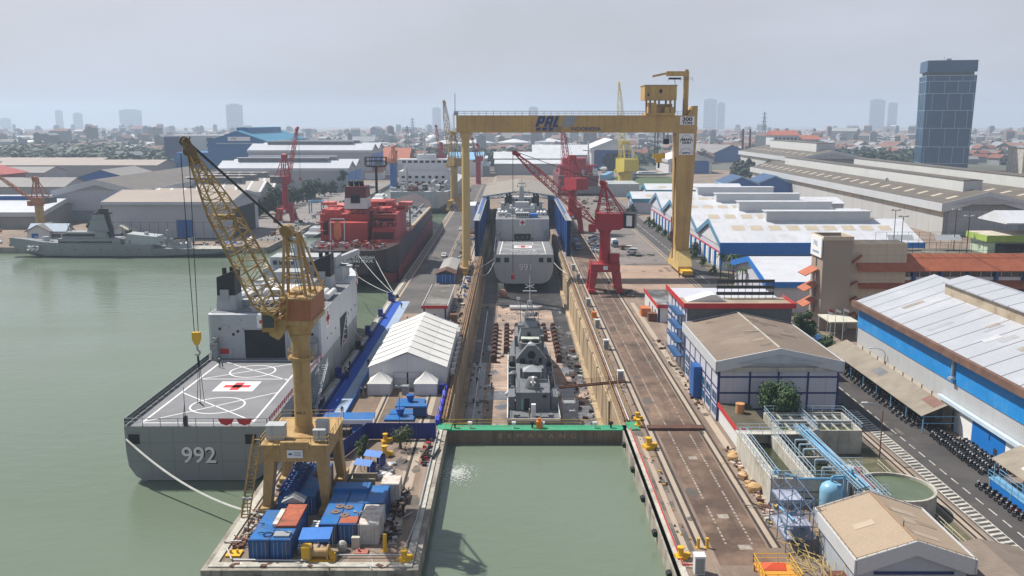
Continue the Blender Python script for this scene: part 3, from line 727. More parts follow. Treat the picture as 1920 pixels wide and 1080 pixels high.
q = MB(); q.box(-3.85,-2.35,-4.24,-4.18,25.2,26.9); q.box(-4.04,-3.98,-3.9,-2.1,25.4,26.9); part('window', q, GLASS, cb)
# A-frame
q = MB(); ap = Vector((-.9,-.4,37.6))
for sy in (-1,1):
    q.beam((-1.6,-.4+sy*1.5,28.9),ap+Vector((-.3,sy*.8,0)),.34,.34); q.beam((1.5,-.4+sy*1.5,28.9),ap+Vector((1.3,sy*.8,-.2)),.34,.34); q.beam((2.3,3.2+sy*2.2,28.9),ap+Vector((1.4,sy*.5,0)),.22,.22)
for k in (.3,.6,.85):
    a=Vector((-1.6,-1.9,28.9)).lerp(ap+Vector((-.3,-.8,0)),k); b=Vector((-1.6,1.1,28.9)).lerp(ap+Vector((-.3,.8,0)),k); c=Vector((1.5,-1.9,28.9)).lerp(ap+Vector((1.3,-.8,-.2)),k); d=Vector((1.5,1.1,28.9)).lerp(ap+Vector((1.3,.8,-.2)),k)
    q.beam(a,b,.2); q.beam(c,d,.2); q.beam(a,c,.2); q.beam(b,d,.2)
part('a_frame', q, YEL, t)
q = MB(); q.cyl(ap+Vector((-.2,-1.1,.2)),ap+Vector((-.2,1.1,.2)),.7,n=14); q.box(ap.x-.6,ap.x+.6,ap.y-.9,ap.y+.9,ap.z-.7,ap.z+.3); q.rail([(ap.x-1.4,ap.y-1.2,ap.z-.6),(ap.x+1.2,ap.y-1.2,ap.z-.6),(ap.x+1.2,ap.y+1.2,ap.z-.6)],1.1,.07,1); q.cyl((ap.x-1.2,ap.y,ap.z),(ap.x-1.2,ap.y,ap.z+4.2),.05,n=5)
part('sheave_head', q, YELD, t)
# jib
foot = Vector((-1.9,-3.0,25.9)); tip = Vector((-10.1,-9.5,48.4)); ud = (0,0,1)
q = MB(); m1 = foot.lerp(tip,.12); m2 = foot.lerp(tip,.66)
q.lattice(foot,m1,2.6,4.6,.8,3.1,3,.2,.11); q.lattice(m1,m2,4.6,3.7,3.1,2.8,9,.23,.11); q.lattice(m2,tip,3.7,.9,2.8,.7,7,.2,.1)
jb = part('jib', q, YELD, t)
q = MB(); dj=(tip-foot).normalized(); sd=dj.cross(Vector((0,0,1))).normalized()
c_=foot.lerp(tip,.64)
q.cbox(c_,(2.6,1.8,.5),.4); q.beam(c_-sd*1.9,c_+sd*1.9,.25); q.beam(foot.lerp(tip,.84)-sd*1.7,foot.lerp(tip,.84)+sd*2.0,.2); part('walkway', q, YELD, jb)
q = MB()
for o in (-.62,-.2,.25,.7): q.cyl(tip+sd*o-sd*.08+dj*.2,tip+sd*o+sd*.08+dj*.2,.66,n=18)
q.cyl(tip+sd*.4+dj*1.5-sd*.1,tip+sd*.4+dj*1.5+sd*.1,.58,n=16); q.cyl(tip-sd*.3+dj*1.4-sd*.1,tip-sd*.3+dj*1.4+sd*.1,.52,n=16)
q.beam(tip-dj*1.5,tip+dj*1.6,1.1,.9); q.beam(tip+dj*.9,tip+dj*1.2-sd*1.5+Vector((0,0,.8)),.15); part('jib_sheave', q, M('greasy dark sheave', (.15,.105,.05), .6, var=.3), jb)
q = MB(); pend = foot.lerp(tip,.95)
for o in (-.5,-.15,.2,.55): q.cyl(ap+sd*o,tip+sd*o+dj*.6+Vector((0,0,.7)),.045,n=5,caps=False)
for o in (-.4,.4): q.cyl(Vector((.5,0,29))+sd*o, ap+sd*o,.045,n=5,caps=False); q.cyl(foot+Vector((1,1,2.5))+sd*o, ap+sd*o,.04,n=5,caps=False)
part('luffing_rope', q, WIRE, t)
hx, hy = tip.x-.6, tip.y-.4; bz = 26.0
q = MB()
for o in (-.5,.5): q.cyl((hx+o,hy,tip.z-.2),(hx+o*.5,hy,bz),.05,n=5,caps=False)
part('hoist_rope', q, WIRE, t)
q = MB(); q.prism([(-.5,.75),(.5,.75),(.5,-.2),(.18,-.9),(-.18,-.9),(-.5,-.2)],'y',-.3,.3); q.cyl((0,-.34,.25),(0,.34,.25),.5,n=14)
q.v=[(x+hx,y+hy,z+bz-.8) for x,y,z in q.v]; hb_=part('hook_block', q, YELB, t)
q = MB(); pts=[(0,-1.0),(0,-1.5),(.32,-1.85),(.1,-2.25),(-.3,-2.1)]
for a,b in zip(pts,pts[1:]): q.cyl((hx+a[0],hy,bz-.8+a[1]),(hx+b[0],hy,bz-.8+b[1]),.14,n=8)
part('hook', q, STEEL, hb_)
q = MB()
for o in (-.3,0,.3): q.cyl((hx+.1,hy,bz-3.0),(hx+o*1.2,hy+o,bz-9.4),.04,n=5)
q.cyl((hx,hy,bz-2.9),(hx,hy,bz-4.2),.12,n=6); q.beam((hx-.3,hy,bz-9.2),(hx+.4,hy,bz-9.8),.12); part('sling', q, WIRE, t)
# ---------------------------------------------------------------- left pier
def container(label, x, y, L, col, rz=0, w=2.44, h=2.6, z=0, group='blue site containers on the pier', roofmat=None, doors=True, cat='container'):
    t = thing('container', label, cat, (x, y, z), rz, group)
    b = MB(); b.box(-w/2, w/2, 0, L, .12, h-.06); part('shell', b, col, t)
    f = MB()
    for sx in (-1,1):
        f.box(sx*w/2-.08,sx*w/2+.08,-.05,.1,0,h); f.box(sx*w/2-.08,sx*w/2+.08,L-.1,L+.05,0,h); f.box(sx*w/2-.05,sx*w/2+.05,.1,L-.1,h-.14,h+.02); f.box(sx*w/2-.05,sx*w/2+.05,.1,L-.1,0,.16)
    f.box(-w/2+.08,w/2-.08,-.05,.07,h-.16,h); f.box(-w/2+.08,w/2-.08,-.05,.07,0,.16)
    part('frame', f, col, t)
    if roofmat: r = MB(); r.box(-w/2+.06, w/2-.06, .1, L-.1, h-.06, h+.035); part('roof', r, roofmat, t)
    if doors:
        d = MB(); d.box(-w/2+.12,-.03,-.04,0,.2,h-.2); d.box(.03,w/2-.12,-.04,0,.2,h-.2); ds = parts('door', d, col, t)
        for k, dd in enumerate(ds):
            q = MB()
            for xx in ((-.75,-.3) if k == 0 else (.3,.75)): q.cyl((xx,-.07,.2),(xx,-.07,h-.2),.03,n=6)
            part('lock_rod', q, STEEL, dd)
    return t
BROOF = M('container roof blue', (.008,.14,.42), .5, var=.16, vs=.35, grime=((.06,.11,.2),.7,.5), streak=((.16,.10,.07),.4,(.9,.25,.9)))
RROOF = M('rusted roof', (.38,.10,.05), .8, var=.3, vs=.5, grime=((.12,.05,.035),.85,.35))
WRUST = M('white container with rust', (.58,.58,.55), .6, var=.1, vs=.5, grime=((.28,.13,.07),.6,.6), corr=(0,.28), streak=((.3,.15,.08),.5))
WRR = M('white roof with rust', (.62,.58,.53), .7, var=.1, vs=.5, grime=((.30,.13,.06),.8,.7))
container('blue container with a coil of hose on its roof, at the pier head', -30.4, 101.8, 8.6, BLUEC, roofmat=BROOF)
c = container('blue container carrying a long rusty roof slab, at the pier head', -27.9, 101.8, 9.2, BLUEC, roofmat=BROOF)
q = MB(); q.box(-1.2,1.25,3.2,9.6,2.66,2.95); part('rust_slab', q, RROOF, c); q = MB(); q.box(-1.75,-1.15,3.4,8,2.66,3.05); part('rust_board', q, WRR, c)
q = MB(); q.box(-.9,1.0,.5,1.8,2.64,2.9); part('roof_hatch', q, STEEL, c)
q = MB()
for i in range(24):
    a,b=2*PI*i/24,2*PI*(i+1)/24; q.cyl((.7+.55*math.cos(a),.55*math.sin(a),0),(.7+.55*math.cos(b),.55*math.sin(b),.04*((i+1)%3)),.06,n=5)
q.rope((1.2,.1,.05),(2.6,-.2,.05),0,.06,6); q.rope((.2,.3,.05),(-.6,.2,.05),-.1,.06,6)
single('hose_coil', q, RUBBER, 'black hose coiled on the front blue container roof', 'hose', (-30.3,103.0,2.74))
c = container('blue container under the blue lattice truss, behind the grey gable cover', -30.1, 114.6, 12.2, BLUEC, roofmat=BROOF)
container('blue container with a brown lid plate on its roof, inside the crane portal', -27.6, 114.6, 12.2, BLUEC, roofmat=BROOF)
q = MB()
for x in (-1.0,1.0):
    for z in (0,.8): q.beam((x,0,z),(x,12.2,z),.14)
for i in range(9):
    y=i*12.2/8
    q.beam((-1,y,.8),(1,y,.8),.1); q.beam((-1,y,0),(-1,y,.8),.08); q.beam((1,y,0),(1,y,.8),.08)
    if i<8: q.beam((-1,y,.8),(1,y+12.2/8,.8),.09); q.beam((1,y,.8),(-1,y+12.2/8,.8),.09); q.beam((-1,y,0),(-1,y+12.2/8,.8),.08); q.beam((1,y,0),(1,y+12.2/8,.8),.08)
single('lattice_truss', q, BLUED, 'dark blue lattice truss lying along a container roof', 'truss', (-30.1,114.6,2.72))
def disc(label, x, y, z, r=.75):
    q = MB(); q.cyl((0,0,0),(0,0,.1),r,n=18); q.box(-.1,.1,-.1,.1,.1,.2)
    return single('lid_plate', q, M('brown steel lid', (.17,.12,.11), .7, var=.25), label, 'lid', (x,y,z), group='brown round lids on the container roofs')
disc('large brown round lid on the roof beside the blue truss', -27.3,122.5,2.66,1.0); disc('small brown round lid behind the large one beside the truss', -26.9,124.1,2.66,.55)
q = MB(); q.add([(-1.5,0,0),(0,0,.75),(0,2,.75),(-1.5,2,0)],[(0,1,2,3)]); q.add([(1.5,0,0),(0,0,.75),(0,2,.75),(1.5,2,0)],[(0,1,2,3)]); q.prism([(-1.4,-.1),(1.4,-.1),(0,.65)],'y',.1,.15)
g_ = thing('gable_cover', 'small light grey gable cover between the two container rows', 'canopy', (-28.7,111.8,2.95)); part('roof', q, STEEL, g_); q = MB()
for x in (-1.4,1.4):
    for y in (.1,1.9): q.box(x-.05,x+.05,y-.05,y+.05,-2.95,0)
parts('post', q, BLUE, g_)
container('blue container left in the double row with brown lids', -22.9, 106.1, 12.0, BLUEC, roofmat=BROOF, w=2.3)
container('blue container right in the double row, with an orange rusted roof end', -20.6, 106.1, 12.0, BLUEC, roofmat=BROOF, w=2.3)
q = MB(); q.box(-1.1,1.1,0,2.0,0,.05); single('roof_sheet', q, RROOF, 'orange rusted sheet at the roof end of the double container row', 'sheet', (-20.5,106.3,2.64))
container('white container with rust patches on its roof', -17.9, 106.0, 6.1, WRUST, roofmat=WRR, group='white rusty containers on the pier')
container('blue container behind the white rusty one', -18.1, 112.4, 6.1, BLUEC, roofmat=BROOF)
c = container('small white container full of scrap behind the blue rows', -16.9, 118.9, 3.2, WRUST, group='white rusty containers on the pier', roofmat=WRR)
q = MB(); q.box(-2.4,2.4,0,2.2,0,.1); q.box(-2.4,2.4,-.05,.02,-.35,.1); single('roof_ledge', q, BROOF, 'raised blue roof ledge at the far end of the double row', 'roof sheet', (-21.8,116.3,2.95))
for k,(x,y) in enumerate(((-22.4,111.3),(-21.2,111.0),(-22.6,109.6),(-21.3,108.6))):
    disc(('far left','far right','middle left','nearest')[k]+' brown round lid on the double row roof', x,y,2.66,.62)
for k,(x,y) in enumerate(((-23.0,121.2),(-21.2,121.2))):
    q = MB(); q.box(-.8,.8,0,.06,.0,1.1); q.box(-.8,.8,1.8,1.86,0,1.1); q.box(-.8,-.74,.06,1.8,0,1.1); q.box(.74,.8,.06,1.8,0,1.1); q.box(-.74,.74,.06,1.8,.05,.1)
    single('open_bin', q, CONCL, ('left','right')[k]+' open topped bin behind the double container row', 'bin', (x,y,0), group='open bins on the pier')
# winch under a blue awning
t = thing('winch', 'yellow mooring winch with a big gear wheel at the pier head', 'winch', (-23.1,101.6,0))
q = MB(); q.box(-2.2,1.9,-.6,.9,0,.3); part('bed', q, YELB, t); q = MB(); q.box(-2.1,-1.1,-.5,.8,.3,1.9); part('gearbox', q, YELB, t)
q = MB(); q.cyl((-1.0,.2,1.0),(.9,.2,1.0),.55,n=18); q.cyl((.9,.2,1.0),(1.1,.2,1.0),.95,n=22); q.cyl((-1.1,.2,1.0),(-.95,.2,1.0),.9,n=22); part('drum', q, YEL, t); q = MB(); q.cyl((1.1,.2,1),(1.5,.2,1),.4,n=12); q.box(1.2,1.8,-.2,.6,.3,.8); part('motor', q, YELB, t)
t = thing('awning', 'blue tarpaulin awning on thin posts over the yellow winch', 'awning', (-24.0,104.0,0))
q = MB(); q.add([(-1.9,-1.2,2.15),(1.9,-1.2,2.25),(1.9,1.2,2.7),(-1.9,1.2,2.6)],[(0,1,2,3)]); q.add([(-1.9,-1.2,2.15),(1.9,-1.2,2.25),(1.85,-1.25,1.9),(-1.85,-1.25,1.8)],[(0,1,2,3)]); part('tarpaulin', q, BLUET, t)
q = MB()
for x in (-1.8,1.8):
    for y,h in ((-1.1,2.1),(1.1,2.6)): q.cyl((x,y,0),(x,y,h),.05,n=6)
parts('post', q, STEEL, t)
def bollard_fair(label, x, y, rz=0, s=1.0):
    t = thing('capstan', label, 'capstan', (x,y,0), rz, 'yellow capstans and bollards on the quays'); t.scale = (s,s,s)
    q = MB(); q.box(-.7,.7,-.7,.7,0,.5); part('base', q, YELB, t); q = MB(); q.lathe((0,0,.5),[(.5,0),(.42,.3),(.36,.8),(.5,1.05),(.5,1.2),(.2,1.25)],16); part('drum', q, YELB, t, smooth=True); q = MB(); q.box(.3,1.3,-.3,.3,.1,.75); part('motor', q, YELB, t)
    return t
BC = bollard_fair('yellow capstan beside the small blue tents on the pier', -20.1,136.5)
for l,x,y,rz,s in (('pale yellow capstan just inside the blue pier fence',-20.8,142.6,.4,.9),('tall yellow capstan on the right quay below the caisson',22.2,139.8,.3,1.1),('yellow capstan at the right end of the green caisson',22.0,150.5,1.2,.8),
    ('yellow fairlead at the near corner of the right quay',20.5,102.2,.2,.9),('yellow fairlead at the right front corner of the pier',-12.9,101.4,.6,.9),('yellow fairlead behind the caisson end on the right',22.3,154.2,.2,.8)):
    dup(BC, l, (x,y,0), rz, s)
def post(label, x, y, h=2.0, r=.22, mat=None):
    q = MB(); q.cyl((0,0,0),(0,0,h),r,n=12); q.box(-r*1.4,r*1.4,-r*1.4,r*1.4,0,.08); return single('bollard_post', q, mat or YELB, label, 'post', (x,y,0), group='yellow posts on the quays')
post('yellow post on the pier edge right of the white container', -15.6,104.2,2.2,.25); post('left of two yellow buffer posts closing the right quay rail', 23.2,105,1.3,.2); post('right of two yellow buffer posts closing the right quay rail', 24.3,105,1.3,.2)
q = MB(); q.box(-.9,.9,-.8,.8,0,.25); q.cyl((-.4,0,.25),(-.4,0,.7),.15,n=8); q.cyl((.4,0,.25),(.4,0,.7),.15,n=8); single('bollard_plate', q, YELB, 'yellow double bollard left of the front containers', 'bollard', (-33.9,103.2,0))
q = MB(); q.box(-.8,.8,-.6,.6,0,.25); q.cyl((-.3,0,.25),(-.3,0,.6),.15,n=8); single('bollard_plate', q, M('faded red', (.4,.13,.1), .7), 'faded red bollard plate in front of the white container', 'bollard', (-18.4,103.6,0))
q = MB()
for s_,e,r in (((-35,104,.4),(-33.6,101.2,.4),.1),((-33.4,101.2,.35),(-24.5,101.0,.35),.12),((-21.8,102.4,.35),(-13.4,102.4,.35),.1),((-13.3,102.4,.35),(-12.6,112,.35),.1),((-12.55,112,.4),(-12.5,148,.4),.1),((-35.2,106,.4),(-33.8,106,.4),.1)): q.cyl(s_,e,r,n=8)
single('quay_pipe', q, STEEL, 'grey service pipes running round the pier edge', 'pipe')
q = MB(); q.ball((0,0,.65),.65,10); q.cyl((0,0,0),(0,0,.3),.5,n=10); single('round_tank', q, CONCL, 'round grey float in front of the dark blue container', 'float', (-20.9,104.3,0))
q = MB(); q.box(-.5,.5,-.3,.3,0,1.5); q.box(-.45,.45,-.33,-.3,.1,1.4); single('electric_cabinet', q, M('beige cabinet', (.5,.48,.4), .6), 'beige cabinet against the dark blue container front', 'cabinet', (-19.3,104.9,0))
# lamp mast near the crane leg, second on container end
for l,x,y,h in (('thin mast with floodlights at the left pier edge',-33.3,107.5,5.4),('thin mast with floodlights beside the white rusty container',-18.9,105.2,4.6),('thin lamp mast standing by the blue mats',-19.4,150.6,7.2)):
    t = thing('lamp_mast', l, 'lamp mast', (x,y,0), 0, 'lamp masts on the left pier'); q = MB(); q.cyl((0,0,0),(0,0,h),.07,.05,6); part('pole', q, RUSTM, t)
    q = MB(); q.box(-.6,.6,-.05,.05,h-.1,h); q.box(-.6,-.25,-.2,.1,h-.05,h+.2); q.box(.25,.6,-.2,.1,h-.05,h+.2); part('floodlight', q, STEEL, t)
# oil drums and scrap
dr = None
for i,(x,y) in enumerate([(-25.6,105.2+k*.68) for k in range(9)]+[(-25.0,106.6+k*.68) for k in range(7)]+[(-26.0,104.0),(-25.4,103.6),(-25.9,103.3)]):
    if dr is None:
        dr = thing('oil_drum', 'white topped oil drum standing between the container rows', 'drum', (x,y,0), 0, 'oil drums between the container rows'); q = MB(); q.cyl((0,0,0),(0,0,.86),.29,n=14); part('body', q, SHIPG, dr); q = MB(); q.cyl((0,0,.86),(0,0,.9),.27,n=14); part('lid', q, SIGNW, dr)
    else: dup(dr, 'white topped oil drum standing between the container rows', (x,y,0), .3*i)
def scrap(name, label, x0,x1,y0,y1,n,mats,hmax=.7,cat='scrap',seed=1,smax=.5, z=0):
    r_ = random.Random(seed); q = MB()
    for i in range(n):
        x=r_.uniform(x0,x1); y=r_.uniform(y0,y1); s_=r_.uniform(.1,smax)
        if r_.random()<.35: q.cyl((x,y,z+.1),(x+r_.uniform(-2,2)*s_*2,y+r_.uniform(-2,2)*s_*2,z+r_.uniform(.1,hmax)),r_.uniform(.03,.08),n=5,mi=r_.randrange(len(mats)))
        else:
            q.cbox((x,y,z+s_*.4),(s_*r_.uniform(.6,1.8),s_*r_.uniform(.6,1.8),r_.uniform(.1,hmax)),r_.uniform(0,3),r_.randrange(len(mats)))
    o = mesh_obj(name, q, mats); return tag(o, label, cat, None, 'stuff')
PINKB = M('faded sacks', (.52,.40,.36), .9, var=.2); SACKW = M('white sacks', (.62,.60,.58), .9, var=.15, bump=.4); SACKO = M('tan sacks', (.5,.32,.15), .9, var=.2)
scrap('debris_pile', 'heap of white sacks beside the small blue tents', -20.2,-18.0,127,133.5,80,[SACKW,PINKB,STEEL],.8,seed=3,smax=.7)
scrap('debris_pile', 'dark scrap lying along the rail right of the containers', -16.4,-14.6,106,124,110,[DARK,RUSTM,BROWN,STEEL],.5,seed=4,smax=.5)
scrap('debris_pile', 'rusty scrap along the left pier edge', -34.6,-33.2,108,118,60,[RUSTM,CONCL,BROWN],.4,seed=5,smax=.4)
scrap('debris_pile', 'dark rigging heap by the left pier bollard', -34.6,-33.4,104.6,107,40,[BROWN,RUSTM],.5,seed=6)
scrap('debris_pile', 'clutter between the crane legs', -34,-31.8,118,134,70,[DARK,RUSTM,CONCL,BLUE],.5,seed=8)
scrap('debris_pile', 'black hoses and pumps at the pier corner by the caisson', -14.2,-12.4,132,147,90,[RUBBER,DARK,STEEL,REDP],.6,seed=9)
scrap('debris_pile', 'timber and pipes lying on the pier head', -33.5,-14,99.9,101.0,50,[CONCL,BROWN,STEEL],.2,seed=10)
q = MB()
for i in range(10):
    a,b=PI*i/10,PI*(i+1)/10; q.cyl((.9*math.cos(a),.5*math.sin(a),.5+.2*math.sin(a)),(.9*math.cos(b),.5*math.sin(b),.5+.2*math.sin(b)),.16,n=8)
q.cyl((.9,0,.5),(1.6,5,.3),.16,n=8); q.cyl((-.9,0,.5),(0,6.5,.4),.16,n=8); single('suction_hose', q, RUBBER, 'thick black suction hose by the water jet', 'hose', (-13.2,134.5,0))
q = MB(); q.box(-1.8,1.8,0,.3,0,1.1); q.box(-1.8,1.8,2.2,2.5,0,1.1); single('low_wall', q, CONC, 'low dark concrete bay in front of the small blue tents', 'wall', (-21.6,124.3,0))
# small blue tents
for l,x,y,h in (('small blue gable tent nearer the containers',-21.9,128.6,1.9),('small blue gable tent next to the yellow capstan',-20.8,131.2,2.3)):
    t = thing('tent', l, 'tent', (x,y,0), -.35, 'small blue tents on the pier'); q = MB(); q.add([(-1.4,-1.1,h),(1.4,-1.1,h),(1.4,0,h+.6),(-1.4,0,h+.6),(-1.4,1.1,h),(1.4,1.1,h)],[(0,1,2,3),(3,2,5,4)]); part('roof', q, BLUET, t)
    q = MB()
    for xx in (-1.3,1.3):
        for yy in (-1,1): q.box(xx-.04,xx+.04,yy-.04,yy+.04,0,h)
    parts('post', q, STEEL, t); q = MB(); q.box(-.2,1.25,.9,.95,0,h-.1); q.box(1.2,1.25,-.9,.88,0,h-.1); part('side_sheet', q, BLUED, t)
# blue sheet fence
def sheet_fence(label, pts, h, mat=BLUED):
    t = thing('sheet_fence', label, 'fence', (pts[0][0],pts[0][1],0), 0, 'deep blue sheet fences on the pier'); ox,oy=pts[0][:2]
    for a,b in zip(pts,pts[1:]):
        q = MB(); q.beam((a[0]-ox,a[1]-oy,h/2+.05),(b[0]-ox,b[1]-oy,h/2+.05),.06,h-.1); part('sheet', q, mat, t)
        L=math.hypot(b[0]-a[0],b[1]-a[1]); n=max(1,int(L/2.5)); q = MB()
        for i in range(n+1): f_=i/n; x=a[0]+(b[0]-a[0])*f_-ox; y=a[1]+(b[1]-a[1])*f_-oy; q.box(x-.05,x+.05,y+.04,y+.14,0,h)
        parts('post', q, STEEL, t)
sheet_fence('tall deep blue sheet fence across the pier behind the small tree', [(-12.6,144),(-24,144),(-26.4,135.6)], 2.9)
sheet_fence('deep blue sheet fence in front of the parked cars', [(-26.5,135.4),(-29.6,135.4)], 2.4)
t = thing('canopy', 'blue canopy roof with white edge over the parked cars', 'canopy', (-27.8,148,0)); q = MB(); q.box(-4.2,4.4,-2,2,2.62,2.76); part('roof', q, BROOF, t); q = MB(); q.box(-4.25,4.45,-2.1,-2.0,2.05,2.78); part('valance', q, SIGNW, t); q = MB()
for x in (-4,0,4.2):
    for y in (-1.9,1.9): q.cyl((x,y,0),(x,y,2.62),.06,n=6)
parts('post', q, STEEL, t)
# marquee, pagoda tents
TENT = M('white tent fabric', (.70,.69,.66), .55, var=.04, vs=.3, grime=((.55,.53,.48),.4,.25)); TENTW = M('tent wall fabric', (.62,.62,.63), .6, var=.06, vs=.4, seams=(0,5.1,.05,(.35,.35,.36)))
t = thing('marquee', 'long white marquee tent with a ribbed gable roof', 'tent', (-20.6,173.6,0))
q = MB(); q.box(-7.6,7.6,0,.1,0,4.3); q.box(-7.6,7.6,38.4,38.5,0,4.3); q.box(-7.6,-7.5,.1,38.4,0,4.3); q.box(7.5,7.6,.1,38.4,0,4.3); q.prism([(-7.6,4.3),(7.6,4.3),(0,7.2)],'y',0,.1); part('side_wall', q, TENTW, t)
q = MB()
for k in range(8):
    y0,y1=-.15+k*4.83,-.15+(k+1)*4.83-.14
    for s_ in (-1,1): q.add([(0,y0,7.42),(s_*4,y0,5.72),(s_*7.85,y0,4.28),(s_*7.85,y1,4.28),(s_*4,(y0+y1)/2,5.66),(s_*4,y1,5.72),(0,y1,7.42)],[(0,1,4,5,6),(1,2,3,4),(3,5,4)])
part('roof', q, TENT, t)
q = MB()
for k in range(9):
    y=-.2+k*4.83
    q = MB()
    for s_ in (-1,1): q.beam((0,y,7.44),(s_*7.9,y,4.3),.14,.1)
    part('roof_rib', q, STEEL, t)
q = MB(); q.box(-.15,.15,-.06,-.01,0,3.3); dd=part('door', q, DARK, t); q = MB()
for x in (-2.7,2.7): q.box(x-.05,x+.05,-.08,-.02,0,3.3)
q.box(-2.7,2.7,-.08,-.02,3.25,3.35); q.box(-2.7,2.7,-.08,-.02,1.9,1.98); part('door_frame', q, STEEL, t)
def pagoda(label,x,y,s=4.4,h=2.3,pk=2.5):
    t = thing('pagoda_tent', label, 'tent', (x,y,0), 0, 'white pagoda tents by the marquee'); q = MB(); q.box(-s/2,s/2,-s/2,s/2,0,h); part('side_wall', q, TENTW, t)
    q = MB(); rings=[]
    for k in range(8):
        f_=k/7; r=(s/2+.08)*(1-f_)**1.7+.05; z=h+pk*f_
        rings.append([(-r,-r,z),(0,-r*.96,z),(r,-r,z),(r*.96,0,z),(r,r,z),(0,r*.96,z),(-r,r,z),(-r*.96,0,z)])
    q.loft(rings); part('roof', q, TENT, t, smooth=True); q = MB()
    for xx in (-1,1):
        for yy in (-1,1): q.box(xx*s/2-.05,xx*s/2+.05,yy*s/2-.05,yy*s/2+.05,0,h)
    parts('post', q, STEEL, t)
    return t
PG = pagoda('white pagoda tent at the left front corner of the marquee',-25.6,171.0); dup(PG,'white pagoda tent at the right front corner of the marquee',(-16.6,171.0,0))
dup(PG,'white pagoda tent at the left back corner of the marquee',(-26.2,215.5,0)); dup(PG,'white pagoda tent at the right back corner of the marquee',(-14.8,215.5,0))
# carpets
q = MB(); q.box(-35.3,-32.3,150,262,.021,.03); single('carpet', q, M('blue carpet', (.01,.07,.40), .9, var=.1, vs=.3), 'deep blue carpet along the quay beside ship 992', 'carpet')
q = MB(); q.box(-32.25,-29.9,150,262,.021,.034); single('carpet', q, M('pale blue carpet', (.30,.38,.50), .9, var=.08, vs=.2), 'pale blue carpet strip beside the deep blue one', 'carpet')
t = thing('skirt_fence', 'low blue fabric skirt along the pale carpet by the marquee', 'fence', (-29.8,150,0)); q = MB(); q.box(0,.1,0,22,0,.9); q.box(.0,.1,23,62,0,1.1); parts('skirt', q, M('blue fabric', (.01,.12,.42), .7, var=.2, vs=.6), t)
q = MB(); q.box(-3.6,3.2,-.9,.9,0,.3); q.box(-3.6,3.2,-1.0,-.9,0,.9); single('stage_ramp', q, M('white blue ramp', (.5,.56,.66), .7), 'white edged ramp at the near end of the pale carpet', 'ramp', (-28.8,151.4,0.035))
mt = None
for l,x,y in (('blue mat nearest the marquee carrying a blue tub',-18.9,163.3),('middle blue mat on the steel floor',-19.5,157.8),('blue mat nearest the sheet fence carrying a blue tub',-19.9,154.6)):
    q = MB(); q.box(-2.6,2.6,-2.4 if y>160 else -1.4,2.4 if y>160 else 1.4,0,.35); single('platform_mat', q, BROOF, l, 'platform', (x,y,.012), group='blue platforms on the steel floor')
for l,x,y in (('blue flared tub on the far platform',-19.0,163.8),('blue flared tub on the near platform',-19.9,155.6)):
    q = MB(); q.lathe((0,0,0),[(.45,0),(.6,.5),(.85,1.3),(.8,1.35)],12); single('tub', q, BLUE, l, 'tub', (x,y,.362), group='blue tubs on the platforms')
t = thing('generator', 'blue canopied generator box right of the platforms', 'generator', (-16.4,156.2,0)); q = MB(); q.box(-1.2,1.2,-.9,.9,.2,1.9); part('housing', q, M('dark blue housing', (.02,.06,.16), .5), t); q = MB(); q.prism([(-1.0,1.9),(1.0,1.9),(.9,2.15),(.4,2.3),(-.4,2.3),(-.9,2.15)],'x',-1.3,1.3); part('cover', q, BROOF, t); q = MB(); q.box(-1.3,1.3,-.8,-.6,0,.2); q.box(-1.3,1.3,.6,.8,0,.2); parts('skid', q, DARK, t)
q = MB(); q.box(-.65,.65,-.6,.6,0,1.6); q.box(-.7,.7,-.65,.65,1.6,1.75); single('air_cooler', q, SHIPG, 'grey air cooler cabinet between the pagoda tents', 'cabinet', (-20.6,169.6,0))
q = MB(); q.box(-.5,.5,-.5,.5,0,1.8); single('portable_toilet', q, BLUED, 'deep blue booth at the right of the pagoda tents', 'booth', (-13.6,170.5,0))
q = MB()
for k in range(26):
    y=150.5+k*.85; 
    q.loft([[( -.5+.1*math.sin(k*1.7),y-150.5,0),(.4,y-150.5,0),(.25,y-150.5,.9+.35*math.sin(k*1.1)),(-.3,y-150.5,1.0+.3*math.sin(k*2.3))],[(-.5+.1*math.sin(k*1.7+1.7),y-149.7,0),(.4,y-149.7,0),(.25,y-149.7,.9+.35*math.sin(k*1.1+1.1)),(-.3,y-149.7,1.0+.3*math.sin(k*2.3+2.3))]])
single('tarpaulin', q, M('royal blue tarp', (.012,.05,.55), .6, var=.2, bump=.4), 'crumpled royal blue tarpaulin on the dock edge railing', 'tarpaulin', (-12.9,151.2,0))
# air conditioners and cabinets behind the marquee
ac = None
for k in range(7):
    l = 'white air conditioning cabinet along the right side of the marquee'
    if ac is None:
        ac = thing('air_unit', l, 'air conditioner', (-12.2,182+k*4.6,0), 0, 'cabinets along the marquee'); q = MB(); q.box(-.4,.4,-.5,.5,0,1.7); part('case', q, WHITE, ac); q = MB(); q.cyl((.4,0,1.1),(.44,0,1.1),.3,n=12); part('fan', q, DARK, ac)
    else: dup(ac, l, (-12.2,182+k*4.6,0))
